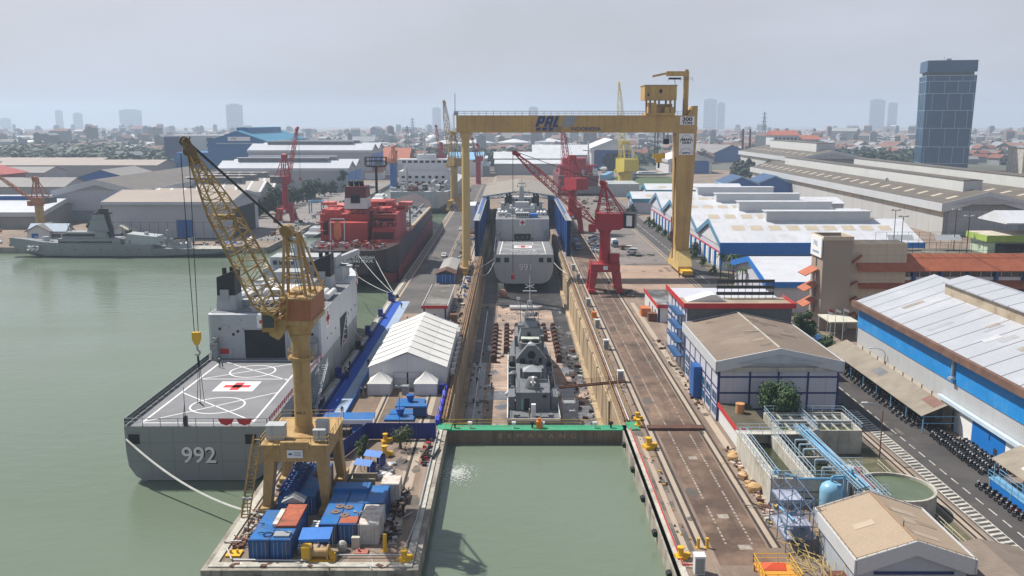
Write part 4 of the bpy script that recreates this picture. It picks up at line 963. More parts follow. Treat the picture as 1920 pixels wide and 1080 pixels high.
# hut with red parapet, blue hut with brown roof, grey store behind
t = thing('hut', 'flat roofed white hut with a red front parapet behind the marquee', 'building', (-20.4,236,0)); q = MB(); q.box(-3.0,3.0,0,32,0,3.6); part('wall', q, WHITE, t); q = MB(); q.box(-3.4,3.4,-.3,32.3,3.6,3.75); part('roof', q, M('dark flat roof', (.11,.10,.09), .85, var=.3, vs=.2, grime=((.3,.29,.28),.7,.15)), t)
q = MB(); q.box(-3.5,3.5,-.5,-.3,3.3,4.1); part('parapet', q, REDP, t); q = MB(); q.box(-3.5,-3.35,-.3,32.3,3.6,4.0); q.box(3.35,3.5,-.3,32.3,3.6,4.0); parts('edge_trim', q, WHITE, t); q = MB(); q.box(-3.05,-2.6,-.02,.1,0,3.6); q.box(2.6,3.05,-.02,.1,0,3.6); parts('corner_pillar', q, BLUED, t); q = MB(); q.box(-.7,.5,-.05,0,0,2.2); part('door', q, WHITE, t)
q = MB(); q.box(-.3,.2,-.09,-.05,1.4,1.8); part('window', q, DARK, t)
t = thing('hut', 'blue hut with a rusty brown gable roof beside the gantry leg', 'building', (-21.6,292.5,0)); q = MB(); q.box(-3,3,0,7,0,3); part('wall', q, BLUE, t); q = MB(); q.prism([(-3.5,2.9),(0,4.2),(3.5,2.9),(3.5,3.1),(0,4.45),(-3.5,3.1)],'y',-.6,7.4); part('roof', q, BROWN, t); q = MB()
for x in (-3.02,-1,0,1.5,2.9): q.box(x,x+.12,-.05,0,0,3)
parts('pilaster', q, SHIPL, t)
t = thing('store', 'grey roofed store behind the blue hut on the quay', 'building', (-21.4,300.5,0)); q = MB(); q.box(-2.6,2.6,0,24,0,3); part('wall', q, SHIPD, t); q = MB(); q.prism([(-3,2.9),(0,3.7),(3,2.9),(3,3.1),(0,3.9),(-3,3.1)],'y',-.3,24.3); part('roof', q, M('grey sheet roof', (.30,.29,.28), .7, var=.15, vs=.3, seams=(1,2,.08,(.15,.15,.15))), t)
q = MB(); q.box(-.9,.9,-1.2,1.2,0,2.4); single('rusty_skip', q, RUSTM, 'rusty red bin beside the white hut', 'bin', (-15.2,233,0))
# mooring bollards with blue covers along the ship side
for l,x,y,s_ in (('tall blue covered speaker stack at the far carpet end',-35.6,262,1.6),('blue covered box where the mooring lines land',-35.4,240,1.3),('pair of blue covered boxes beside ship 992',-35.6,219,1.4),('black box beside the carpet below the bow of ship 992',-35.6,205,1.2),('blue box at the foot of the ship 992 gangway',-35.7,181,1.3)):
    q = MB(); q.box(-.6,.6,-.6,.6,0,1.7*s_); q.box(.2,1.3,-1.6,-.4,0,.9*s_); single('covered_box', q, BLUED if 'blue' in l else BLACK, l, 'box', (x,y,.03), group='covered boxes along the carpet')
q = MB(); q.box(-1.1,1.1,-1.1,1.1,0,.2); 
for x in (-.5,.5): q.cyl((x,0,.2),(x,0,.9),.3,.36,10)
single('mooring_bollard', q, DARK, 'dark mooring bollard taking the tanker lines', 'bollard', (-35,268,0))
r = MB(); r.rope((-52,296,11),(-35,268,.8),1.0,.09,10); r.rope((-47,300,10),(-35,268,.8),.6,.09,10); r.rope((-60,294,10.5),(-35,268,.8),2.0,.09,10)
single('mooring_rope', r, ROPEW, 'fan of pale lines from the red tanker stern to the quay', 'rope')
# ---------------------------------------------------------------- dock gate, corvette, blocks, shelter
GRN = M('gate green', (.03,.30,.15), .6, var=.15, vs=.6, grime=((.1,.2,.12),.5,.5))
GATE = M('rusty gate side', (.20,.16,.12), .8, var=.3, vs=.3, grime=((.22,.09,.04),.6,.35), streak=((.05,.045,.04),.8))
t = thing('dock_gate', 'floating dock gate with a green deck closing the dry dock', 'dock gate', (4.2,150,0))
q = MB(); q.box(-16.2,15.8,-1.1,1.2,-7,-.12); part('hull', q, GATE, t)
q = MB(); q.box(-16.6,17.6,-1.25,1.35,-.12,.0); q.box(15.8,17.8,-1.6,2.3,-.2,.25); q.box(-17,-14.6,-1.4,1.8,-.2,.2); part('deck', q, GRN, t)
text_part('gate_name', 'S  E  M  A  R  A  N  G', 1.1, M('rusty lettering', (.45,.30,.18), .8, var=.3), t, (.3,-1.13,-1.15), depth=.03, sx=1.35)
q = MB(); q.rail([(-15.6,1.1,0),(15.8,1.1,0)],1.1,.05,2.6); q.rail([(-15.6,-1.1,0),(-11,-1.1,0)],1.1,.05,2.4); part('railing', q, YELB, t)
for x,m in ((-11.4,SIGNW),(-3.8,SIGNW),(-.6,BLACK),(1.2,SIGNW),(10.2,SIGNW),(13,BLACK),(-14,BLACK)):
    q = MB(); q.cyl((x,0,0),(x,0,.7),.16,n=8); q.cyl((x-.35,0,.85),(x+.35,0,.85),.28,n=10); part('valve_stand', q, m, t)
q = MB(); q.box(.1,1.1,-.5,.5,0,1.2); q.cyl((.6,0,1.2),(.6,0,1.7),.3,n=8); part('capstan', q, M('orange drum', (.7,.22,.02), .5), t)
# corvette
t = thing('warship', 'grey corvette with gun turret and pyramid mast in the dry dock', 'ship', (4.15,161,-2.5))
def csec(y,b,zt,zb,k=.55): 
    r=[(b,zt),(b*.97,zt*.4+zb*.6),(b*k,zb+.9),(.25,zb)]
    return [(x,y,z) for x,z in r]+[(-x,y,z) for x,z in reversed(r)]
q = MB(); q.loft([csec(0,4.9,0,-3.0,.8),csec(12,5.0,0,-4,.75),csec(35,5.0,0,-5.4,.65),csec(55,4.4,.6,-5.4,.5),csec(68,2.6,1.5,-5.2,.3),csec(76,.3,2.4,-4.0,.2)]); part('hull', q, CORV, t)
q = MB(); q.box(-4.8,4.8,.1,46,.003,.04); part('deck', q, SHIPD, t)
q = MB()
for s_ in (-1,1): q.beam((s_*4.9,0,.3),(s_*5.0,46,.3),.16,.6)
q.beam((-4.9,0,.2),(4.9,0,.2),.14,.5); parts('bulwark', q, WHITE, t)
q = MB()
for s_ in (-1,1): q.rail([(s_*4.8,.2,.1),(s_*4.9,46,.1)],1.1,.06,2.2)
part('railing', q, RAILW, t)
q = MB(); q.box(-3.3,3.3,6,15,.04,3.6); hs=part('aft_deckhouse', q, CORV, t)
q = MB(); q.box(-1.7,-.7,5.93,6,.1,2.4); q.box(1.8,2.6,5.94,6,2.6,3.2); parts('door', q, DARK, hs)
q = MB(); q.box(-2.2,-2.0,5.9,6,.1,2.4); part('pipe', q, M('cyan paint', (.2,.5,.55), .5), hs)
q = MB(); q.rail([(-3.2,15,3.6),(-3.2,6.1,3.6),(3.2,6.1,3.6),(3.2,15,3.6)],1,.05,1.5); part('railing', q, RAILG, hs)
q = MB(); q.cyl((0,9.3,3.6),(0,9.3,4.2),1.5,n=18); q.lathe((0,9.3,4.2),[(1.4,0),(1.3,.8),(.9,1.5),(.2,1.7)],16); part('gun_turret', q, SHIPD, t, smooth=True)
q = MB(); q.cyl((-.35,8.2,5.1),(-.35,5.6,5.6),.12,n=8); q.cyl((.35,8.2,5.1),(.35,5.6,5.6),.12,n=8); q.box(-.2,.2,7.6,8.6,4.4,6.1); parts('gun_barrel', q, SIGNW, t)
q = MB(); q.box(-4.8,-3.5,6.5,12,.05,2.6); q.box(3.5,4.8,6.5,12,.05,2.6); parts('side_locker', q, CORV, t)
q = MB(); q.add([(-1.9,13.4,5.6),(1.9,13.4,5.6),(0,15,6.7),(1.9,16.6,5.6),(-1.9,16.6,5.6)],[(0,1,2),(1,3,2),(3,4,2),(4,0,2)]); cv=part('awning', q, STEEL, t)
q = MB()
for x in (-1.8,1.8):
    for y in (13.5,16.5): q.cyl((x,y,3.6),(x,y,5.6),.05,n=6)
parts('post', q, STEEL, cv)
q = MB(); q.box(-3.0,3.0,15.05,21,.04,3.2); q.box(-2.4,2.4,17.5,38,3.2,5.2); q.box(-3.2,3.2,21,44,.04,3.2); part('midship_deckhouse', q, CORV, t)
# gun director shield
q = MB(); q.prism([(-3.2,5.2),(3.2,5.2),(3.2,6.0),(1.5,8.2),(-1.5,8.2),(-3.2,6.0)],'y',21.5,23.2); q.prism([(-1.4,8.2),(1.4,8.2),(.8,9.0),(-.8,9.0)],'y',21.5,23.2); part('gun_shield', q, CORV, t)
q = MB(); q.cyl((0,21.35,7.0),(0,21.5,7.0),.85,n=10); part('shield_opening', q, BLACK, t)
q = MB(); q.box(-1.6,1.6,26.0,27.2,5.2,6.9); part('signal_box', q, WHITE, t); q = MB(); q.box(-1.3,-.15,25.93,26.0,5.7,6.6); q.box(.15,1.3,25.93,26,5.7,6.6); parts('window', q, BLACK, t)
q = MB(); q.cyl((0,29.5,5.2),(0,29.5,6.8),.95,n=14); q.ball((0,29.5,6.8),.95,14); part('radome', q, WHITE, t, smooth=True)
q = MB(); q.loft([[(2.5*math.cos(a),33.5+2.0*math.sin(a),5.2+h) for a in [2*PI*i/18 for i in range(18)]] for h in (0,1.6)]); fn=part('funnel', q, SHIPD, t)
q = MB(); q.cyl((-1.1,33.6,6.8),(-1.1,33.6,7.3),.85,n=12); q.cyl((1.1,33.6,6.8),(1.1,33.6,7.3),.85,n=12); parts('exhaust', q, BLACK, fn); q = MB(); q.box(-2.0,2.0,34.6,37,6.8,7.2); part('funnel_deck', q, M('pale green deck', (.45,.5,.42), .7), fn)
q = MB(); q.loft([[(-2.7,37,5.2),(2.7,37,5.2),(2.7,44,5.2),(-2.7,44,5.2)],[(-1.9,38,9),(1.9,38,9),(1.9,43,9),(-1.9,43,9)],[(-1.3,39,10.4),(1.3,39,10.4),(1.3,42.4,10.4),(-1.3,42.4,10.4)]]); ms=part('mast', q, SHIPG, t); q = MB(); q.lattice((0,40.7,10.4),(0,40.7,14.6),2.3,.7,2.6,.9,5,.16,.1,up=(0,1,0)); q.box(-.5,.5,40.2,41.2,14.3,14.5); part('lattice_top', q, SHIPL, ms); q = MB(); q.box(-2.4,2.4,37.6,43.4,9.0,9.15); q.box(-1.7,1.7,38.6,42.4,11.4,11.5); q.box(-3.2,-1.2,38.2,38.6,9.2,9.5); q.cyl((1.9,38.4,9.1),(1.9,38.4,13.2),.07,n=5); q.cyl((-2.1,42,9.1),(-2.1,42,14.5),.07,n=5); q.ball((1.4,39,12),.45,8); part('mast_platform', q, SHIPD, ms)
q = MB(); q.box(-.6,.2,37.3,37.5,7.0,8.0); part('mast_hatch', q, BLACK, ms); q = MB(); q.cyl((0,40.7,14.3),(0,40.7,20.5),.13,.06,6); q.box(-1.6,1.6,40.6,40.8,16.8,17.0); q.cyl((-1,40.7,17.6),(1,40.7,18.4),.1,n=5); q.cyl((-1,40.7,18.4),(1,40.7,17.6),.1,n=5); q.cyl((-2.6,40.5,10),(-2.6,40.5,15.5),.05,n=5); q.box(-3.0,-2.2,40.4,40.6,14.9,15.5); part('antenna', q, WHITE, ms)
q = MB(); q.box(-2.2,2.2,40.2,40.5,12.6,12.8); q.rail([(-1.8,39,9),(1.8,39,9),(1.8,43,9),(-1.8,43,9)],.9,.05,1,closed=True); part('yard', q, CORV, ms)
q = MB(); q.box(-3.4,3.4,44.05,54,.4,5.6); q.box(-2.6,2.6,46,52,5.6,7.4); part('bridge', q, CORV, t)
for s_ in (-1,1):
    q = MB(); q.box(s_*3.3,s_*4.7,30,35.5,.1,1.9); q.box(s_*3.4,s_*4.6,36,42,.1,1.4); parts('torpedo_box', q, CORV, t)
    q = MB(); q.cyl((s_*4.0,31,2.4),(s_*4.0,36,2.4),.7,n=10); part('boat', q, BLACK, t); q = MB(); q.lathe((s_*3.9,22,.05),[(.6,0),(.6,2.6),(.9,2.9),(.3,3.3)],10); part('ventilator', q, CORV, t)
    q = MB(); q.cyl((s_*4,24,.1),(s_*4.3,20,3.8),.09,n=6); part('davit', q, STEEL, t)
    q = MB(); q.ball((s_*5.0,13,1.2),.5,8); part('fender', q, WHITE, t)
    q = MB(); q.cyl((s_*3.2,1.4,.04),(s_*3.2,1.4,.9),.6,n=12); q.box(s_*1.2,s_*2.9,.6,2.0,.04,.6); parts('winch', q, CORV, t)
r_=random.Random(11); q = MB()
for i in range(70):
    x=r_.choice((-1,1))*r_.uniform(3.4,4.6); y=r_.uniform(13,45); s_=r_.uniform(.15,.5); q.box(x-s_,x+s_,y-s_*1.3,y+s_,.04,r_.uniform(.3,1.6))
parts('deck_fitting', q, CORV, t)
q = MB()
for i in range(26):
    x=r_.uniform(-2.2,2.2); y=r_.uniform(17.6,37); s_=r_.uniform(.15,.35); q.box(x-s_,x+s_,y-s_,y+s_,5.2,5.2+r_.uniform(.3,1.3))
parts('roof_fitting', q, DARK, t)
for i in range(5): 
    q = MB(); q.rope((-4.4+i*.2,14+i*1.5,.2),(-2.6,18+i,.1),-.3,.06,6); part('hose', q, RUBBER, t)
q = MB(); q.box(-.4,.4,2.2,3.0,.04,2.4); part('jackstaff_cover', q, SIGNW, t)
# keel blocks
KB = None
def kb(label,x,y):
    global KB
    if KB is None:
        KB = thing('keel_block', label, 'keel block', (x,y,FLOOR), 0, 'brown keel blocks on the dock floor'); q = MB(); q.box(-.75,.75,-.9,.9,0,.9); part('base', q, BROWN, KB); q = MB(); q.prism([(-.7,.9),(.7,.9),(.7,1.7),(.35,2.1),(-.35,2.1),(-.7,1.7)],'y',-.8,.8); part('cap', q, BROWN, KB)
    else: dup(KB,label,(x,y,FLOOR+.017))
names = {-4.6:'outer left',-1.4:'second left',1.6:'inner left',9.6:'inner right',12.4:'outer right'}
for x in (-4.6,-1.4,1.6,9.6,12.4):
    for k in range(9):
        y = 229+k*4.6
        if (x==-1.4 and k<2) or (x==1.6 and k<5) or (x==9.6 and k<5): continue
        kb(f'brown keel block in the {names[x]} row of the bare dock floor', x, y)
for k in range(10):
    for x in (4.15,): kb('brown keel block on the centreline under the corvette', x, 165+k*6)
for k in range(12): kb('brown keel block under the flat keel of ship 991', 4.5+(-1)**k*3, 336+k*7)
q = MB(); q.ball((0,0,1.3),1.5,12); q.box(-1.8,1.8,-.8,.8,0,.5); single('buoy', q, M('faded orange buoy', (.5,.25,.16), .6), 'faded orange round buoy on the dock floor below ship 991', 'buoy', (-3.0,318,FLOOR+.02), smooth=True)
t = thing('rubber_boat', 'light grey inflatable boat on the dock floor ahead of the corvette', 'boat', (4.4,296,FLOOR+.02))
q = MB()
for s_ in (-1,1): q.cyl((-5,s_*1.0,.7),(4,s_*1.0,.7),.55,n=10); q.cyl((4,s_*1.0,.7),(5.8,0,1.0),.5,.35,10)
parts('tube', q, WHITE, t, smooth=True); q = MB(); q.box(-4.9,4,-.6,.6,.3,.5); part('floor', q, SHIPL, t)
scrap('debris_pile','bits of timber, hoses and drums scattered over the open dock floor',-9,17,205,300,90,[DARK,BROWN,STEEL,CONC],.6,seed=24,smax=.6,z=FLOOR+.02)
scrap('debris_pile','small gear lying along the right quay edge beside the pipes',21.3,22.6,104,300,120,[DARK,RUSTM,STEEL,CONC,YELB],.5,seed=25,smax=.35)
scrap('debris_pile','scrap and pallets along the foot of the white workshop',34.4,36.0,156,215,70,[DARK,RUSTM,BROWN,CONCL],.7,seed=26,smax=.5)
scrap('debris_pile','scraps and gear along the right dock wall',14.5,18,156,240,110,[DARK,RUSTM,SHIPL,BROWN],1.2,seed=21,smax=.8,z=FLOOR)
scrap('debris_pile','timbers and gear along the left dock wall',-10,-5,154,230,70,[DARK,STEEL,BROWN],.7,seed=22,smax=.6,z=FLOOR)
q = MB(); q.cyl((-8.2,156,FLOOR+.15),(-7.9,292,FLOOR+.15),.13,n=6); single('white_hose', q, SIGNW, 'long white hose laid along the left of the dock floor', 'hose')
for l,x,y,w_,h_ in (('pale topped work box on the dock floor right of the corvette',13,167.5,1.6,2.2),('small white box on the dock floor near the gate',12.5,161,1.1,1.0)):
    q = MB(); q.box(-w_/2,w_/2,-w_/2,w_/2,0,h_); q.box(-w_/2-.08,w_/2+.08,-w_/2-.08,w_/2+.08,h_,h_+.1); single('work_box', q, SHIPG, l, 'box', (x,y,FLOOR+.02))
t = thing('access_tower', 'grey scaffold tower with stairs beside the corvette stern', 'scaffold', (11.2,170,FLOOR)); q = MB()
for x in (-1.2,1.2):
    for y in (-1.6,1.6): q.beam((x,y,0),(x,y,9),.1)
for z in (2,4,6,8): 
    q.beam((-1.2,-1.6,z),(1.2,-1.6,z),.07); q.beam((-1.2,1.6,z),(1.2,1.6,z),.07); q.beam((-1.2,-1.6,z),(-1.2,1.6,z),.07); q.beam((1.2,-1.6,z),(1.2,1.6,z),.07); q.beam((-1.2,-1.6,z-2),(1.2,-1.6,z),.06)
part('frame', q, STEEL, t); q = MB()
for z in (2,4,6,8): q.box(-1.1,1.1,-1.5,.4,z,z+.06)
parts('platform', q, SHIPG, t)
t = thing('gangway', 'rusty red gangway bridging from the corvette to the right dock edge', 'gangway', (9.4,173,.2)); q = MB(); q.beam((0,0,0),(13.2,1.2,.9),.2,.35); q.beam((0,.9,0),(13.2,2.1,.9),.2,.35); part('girder', q, RUSTM, t); q = MB(); q.rail([(0,0,.15),(13.2,1.2,1.05)],1.0,.05,1.6); q.rail([(0,.9,.15),(13.2,2.1,1.05)],1.0,.05,1.6); part('railing', q, RUSTM, t)
# pipes and railings along the dock edges
PIPEM = M('rusty pipes', (.20,.10,.06), .75, var=.35, vs=.6, grime=((.38,.27,.2),.6,.5))
for k,(x,z,r,m) in enumerate(((19.9,.35,.14,PIPEM),(20.3,.5,.18,PIPEM),(20.7,.3,.12,RAILW),(-11.7,.35,.16,PIPEM),(-12.1,.5,.2,PIPEM),(-12.5,.3,.12,BROWN))):
    q = MB(); q.cyl((x,153,z),(x,420 if x>0 else 350,z),r,n=6)
    single('service_pipe', q, m, ('rusty pipe nearest the right dock edge','thick rusty pipe along the right dock edge','pale pipe outermost along the right dock edge','rusty pipe nearest the left dock edge','thick rusty pipe along the left dock edge','brown pipe outermost along the left dock edge')[k], 'pipe')
YR = M('faded yellow railing', (.42,.27,.08), .6, var=.3, vs=2, grime=((.2,.09,.05),.6,2))
for l,x,y1 in (('faded yellow railing on the right dock edge',19.5,420),('faded yellow railing outside the right dock pipes',21.1,330),('faded yellow railing on the left dock edge',-11.5,345),('faded yellow railing outside the left dock pipes',-13.0,345)):
    q = MB(); q.rail([(x,153,.05),(x,y1,.05)],1.1,.07,2.4); single('edge_railing', q, YR, l, 'railing')
q = MB()
q.cyl((20.35,100,.35),(20.35,149,.35),.1,n=6); q.cyl((20.35,100,.35),(22.8,99.9,.35),.1,n=6); single('fire_main', q, M('red fire pipe', (.45,.03,.03), .5), 'red fire pipe along the right quay edge', 'pipe')
KI = None
for k,(x,y,l) in enumerate(((22.2,178.5,'grey kiosk beside the rusty gangway'),(22.0,205,'grey kiosk level with the corvette mast'),(22.0,227,'grey kiosk second along from the corvette mast'),(22.0,255,'grey kiosk just short of the red crane legs'),(22.2,297,'grey kiosk behind the near red crane legs'),(22.0,318,'grey kiosk beside the stern of ship 991'),(38.8,216,'grey kiosk on the apron left of the white and blue building'))):
    if KI is None:
        KI = thing('kiosk', l, 'kiosk', (x,y,0), 0, 'grey power kiosks by the crane rails'); q = MB(); q.box(-.6,.6,-.6,.6,0,2.2); q.box(-.68,.68,-.68,.68,2.2,2.32); part('case', q, WHITE, KI); q = MB(); q.box(-.5,.5,-.64,-.6,.15,2.0); part('door', q, SHIPG, KI)
    else: dup(KI,l,(x,y,0))
dup(KI,'white kiosk at the seaward end of the right quay',(22.0,98.7,0))
q = MB(); q.cyl((0,0,.1),(0,0,1.5),.75,n=14); q.box(-.9,.9,-.9,.9,0,.12); single('orange_tank', q, M('orange drum', (.7,.22,.02), .5), 'orange tank on the right dock edge between the kiosks', 'tank', (22.3,240,0))
q = MB(); q.box(-4.8,4.8,-.9,.9,0,.35); single('steel_beam', q, BROWN, 'wide brown steel beam lying across the crane rails', 'beam', (28.2,149.3,.11))
FD_ = None
for k,(x,y) in enumerate([(DOCK_R-.25,100+k*11) for k in range(5)]):
    l='black rubber fender hanging on the right quay face'
    if FD_ is None: q = MB(); q.cyl((-.25,-.5,0),(-.25,.5,0),.4,n=10); FD_ = single('fender', q, RUBBER, l, 'fender', (x,y,-.9), group='black fenders on the right quay face')
    else: dup(FD_, l, (x,y,-.9))
for k in range(3):
    dup(FD_, 'black rubber fender hanging on the pier head wall', (-30+k*8,QN-.45,-.9), PI/2)['group']='black fenders on the pier head'
# dock shelter
SHB = M('shelter blue', (.012,.09,.34), .5, var=.12, vs=.2, seams=(1,2.2,.25,(.01,.05,.2)))
t = thing('dock_shelter', 'open dock shelter with deep blue side walls and a pale gable roof', 'shelter', (4.4,353,0))
for s_ in (-1,1):
    q = MB(); q.prism([(0,0),(0,14.0),(100,15),(196,15),(196,0)],'x',s_*18-.5,s_*18+.5)
    for k in range(16): q.box(s_*18-.9,s_*18+.9,k*12,k*12+.5,0,14)
    part('side_wall', q, SHB, t)
    q = MB(); q.box(s_*18-1.3,s_*18+1.3,-1,100,14.05,14.25); q.rail([(s_*17,-1,14.2),(s_*17,100,14.9)],1.1,.08,3); part('walkway', q, STEEL, t)
q = MB(); q.prism([(-19,15.2),(0,18.0),(19,15.2),(19,15.6),(0,18.4),(-19,15.6)],'y',99,196); part('roof', q, M('pale brown roof sheets', (.25,.225,.19), .7, var=.1, vs=.1, grime=((.2,.18,.15),.6,.08), seams=(1,4,.12,(.2,.18,.16))), t)
q = MB()
for k in range(17):
    x=-18+k*36/16; x2=x+36/16; zt=lambda a:18.0-abs(a)*2.8/19; zb=lambda a:15.6-abs(a)*1.6/19
    q.beam((x,98.6,zt(x)),(x,98.6,zb(x)),.3)
    if k<16: q.beam((x,98.6,zt(x)),(x2,98.6,zb(x2)) if k%2 else (x2,98.6,zt(x2)),.25); q.beam((x,98.6,zb(x)),(x2,98.6,zb(x2)),.35); q.beam((x,98.6,zt(x)),(x2,98.6,zt(x2)),.4); q.beam((x,98.6,zb(x)) ,(x2,98.6,zt(x2)),.22)
part('truss', q, M('truss blue', (.06,.24,.42), .5), t)
# ---------------------------------------------------------------- gantry crane
t = thing('gantry_crane', 'huge yellow gantry crane spanning the dry dock with a 300 ton sign', 'gantry crane', (22.4,318,0))
GY = M('gantry yellow', (.52,.335,.10), .55, var=.10, vs=.08, seams=[(0,9.4,.14,(.33,.2,.06))], streak=((.27,.13,.05),.6,(.5,.5,.04)), grime=((.36,.22,.085),.6,.12))
GYL = M('pale leg yellow', (.58,.42,.16), .55, var=.06, vs=.08, streak=((.40,.26,.1),.5,(.5,.5,.04)))
q = MB(); q.box(-41.2,40.9,-4,4,48.4,54.2); gi=part('girder', q, GY, t)
q = MB(); q.prism([(37.6,54.2),(40.9,54.2),(40.9,57.4),(39.6,57.4)],'y',-4,4); part('girder_end', q, GY, gi)
q = MB(); q.box(-42.4,-41.2,-3.9,3.9,48.4,48.7); q.rail([(-42.3,-3.9,48.7),(-42.3,3.9,48.7)],6.0,.1,3.9); part('end_ladder', q, GY, gi)
q = MB(); q.rail([(-41,-3.9,54.2),(26,-3.9,54.2)],1.4,.1,2.5); q.rail([(-41,3.9,54.2),(38,3.9,54.2)],1.4,.1,2.5); part('railing', q, STEEL, gi)
q = MB(); q.cyl((-41.6,-3.5,54.2),(-41.6,-3.5,61.5),.14,n=5); q.box(-42,-40.6,-3.9,-3,54.2,55.6); part('antenna', q, STEEL, gi)
BLL = M('logo blue', (.012,.045,.17), .5, var=.15, vs=1); GRL = M('logo grey', (.30,.31,.33), .5, var=.1)
def logo(x0, w, pts, slots):
    sh=lambda u,v:(x0+u*w+v*1.15,-4.06,50.3+v*3.6)
    q = MB(); q.poly([sh(*p) for p in pts]); lp=part('logo_letter', q, BLL, gi)
    for s_ in slots: q = MB(); q.poly([(a,b-.03,c) for a,b,c in [sh(*p) for p in s_]]); part('letter_slot', q, GY, lp)
logo(-14.3,2.5,[(0,0),(.42,0),(.42,.3),(.85,.3),(1,.45),(1,.85),(.85,1),(0,1)],[[(.42,.55),(.64,.55),(.64,.76),(.42,.76)]])
logo(-11.4,2.5,[(0,0),(.4,0),(.4,.26),(.62,.26),(.62,0),(1,0),(1,.85),(.85,1),(.15,1),(0,.85)],[[(.4,.5),(.62,.5),(.62,.76),(.4,.76)]])
logo(-8.5,1.5,[(0,0),(1.3,0),(1.3,.2),(.75,.2),(.75,1),(0,1)],[])
q = MB(); q.add([(-5.6,-4.06,50.4),(-1.4,-4.06,50.4),(.1,-4.06,53.9),(-4.4,-4.06,53.9)],[(0,1,2,3)]); part('logo_panel', q, GRL, gi)
q = MB()
for k in range(3): q.add([(-14.2+k*2.2,-4.06,49.1+.0),(-12.8+k*2.2,-4.06,49.1),(-12.5+k*2.2,-4.06,50.0),(-13.9+k*2.2,-4.06,50.0)],[(0,1,2,3)])
for k in range(4): z=48.85+k*.4; q.box(-13.8+.1*k,-5.4+.1*k,-4.05,-4.02,z,z+.13)
part('logo_stripe', q, BLL, gi)
text_part('crane_lettering', 'INDONESIA', 1.7, BLL, gi, (2.9,-4.06,49.6), depth=.03, offset=.02, sx=1.15)
q = MB(); q.box(35.0,39.9,-4.12,-4.0,51.0,53.8); sgn=part('sign', q, SIGNW, gi); text_part('sign_text','300',1.7,BLACK,sgn,(37.45,-4.16,52.85),depth=.02,offset=.06,sx=1.35); text_part('sign_text','TON',1.2,BLACK,sgn,(37.45,-4.16,51.6),depth=.02,offset=.05,sx=1.3)
# left pendulum leg: two tubes meeting under the girder
for s_ in (-1,1):
    q = MB(); q.cyl((-38.3,s_*8,2.2),(-38.3,s_*1.6,48.4),1.1,1.25,18); part('slender_leg', q, GYL, t, smooth=True)
q = MB(); q.cyl((-38.3,-4.2,44.5),(-38.3,4.2,44.5),1.0,n=12); q.box(-40,-36.6,-3.4,3.4,46.6,48.35); part('leg_head', q, GYL, t)
q = MB(); q.box(-39.3,-37.3,-11,11,1.2,2.6); part('leg_sill', q, GY, t)
for s_ in (-1,1):
    for k in range(4):
        q = MB(); q.cyl((-38.6,s_*(4+k*2.1),.5),(-38.0,s_*(4+k*2.1),.5),.45,n=12); part('wheel', q, DARK, t)
    q = MB(); q.box(-39.1,-37.5,s_*3.2,s_*11.4,.75,1.25); part('bogie', q, YELB, t)
# right wide leg
q = MB(); q.loft([[(35.2,-3.0,4.5),(39.6,-3.0,4.5),(39.6,3.0,4.5),(35.2,3.0,4.5)],[(34.4,-3.8,30),(40.3,-3.8,30),(40.3,3.8,30),(34.4,3.8,30)],[(34.0,-4,48.4),(40.9,-4,48.4),(40.9,4,48.4),(34.0,4,48.4)]]); lg=part('wide_leg', q, GY, t)
q = MB(); q.box(34.9,39.9,-4.12,-3.97,40.9,48.1); s2=part('sign', q, SIGNW, lg)
text_part('sign_text','MAN',1.25,BLACK,s2,(37.4,-4.16,46.0),depth=.02,offset=.04,sx=1.25); text_part('sign_text','GHH',1.1,BLACK,s2,(37.4,-4.16,44.95),depth=.02,offset=.04,sx=1.25); text_part('sign_text','GMBH',.7,BLACK,s2,(37.4,-4.16,41.5),depth=.02,offset=.03,sx=1.5)
q = MB()
for zc in (45.2,41.4):
    for i in range(14):
        a,b=PI*i/14,PI*(i+1)/14; q.beam((37.4+2.1*math.cos(a),-4.15,zc+2.3*math.sin(a)*(1 if zc>44 else .75)),(37.4+2.1*math.cos(b),-4.15,zc+2.3*math.sin(b)*(1 if zc>44 else .75)),.18,.06)
part('sign_arch', q, BLACK, s2)
q = MB(); q.prism([(-9.5,1.3),(9.5,1.3),(9.5,3.0),(4.5,7.6),(-4.5,7.6),(-9.5,3.0)],'x',35.0,39.8); part('wide_sill', q, GYL, t)
for s_ in (-1,1):
    q = MB(); q.box(35.6,39.2,s_*5,s_*14.5,.9,2.2); part('bogie', q, YELB, t)
    for k in range(5):
        q = MB(); q.cyl((36.6,s_*(5.3+k*2.0),.5),(38.2,s_*(5.3+k*2.0),.5),.48,n=12); part('wheel', q, YELD, t)
q = MB(); q.beam((34.0,-3,5),(34.0,-3,40),.3); q.rail([(33.6,-3,5),(33.6,-3,40)],.5,.1,3); q.box(33.2,34.2,-2.4,-1.4,12,14.4); part('leg_ladder', q, RUSTM, t)
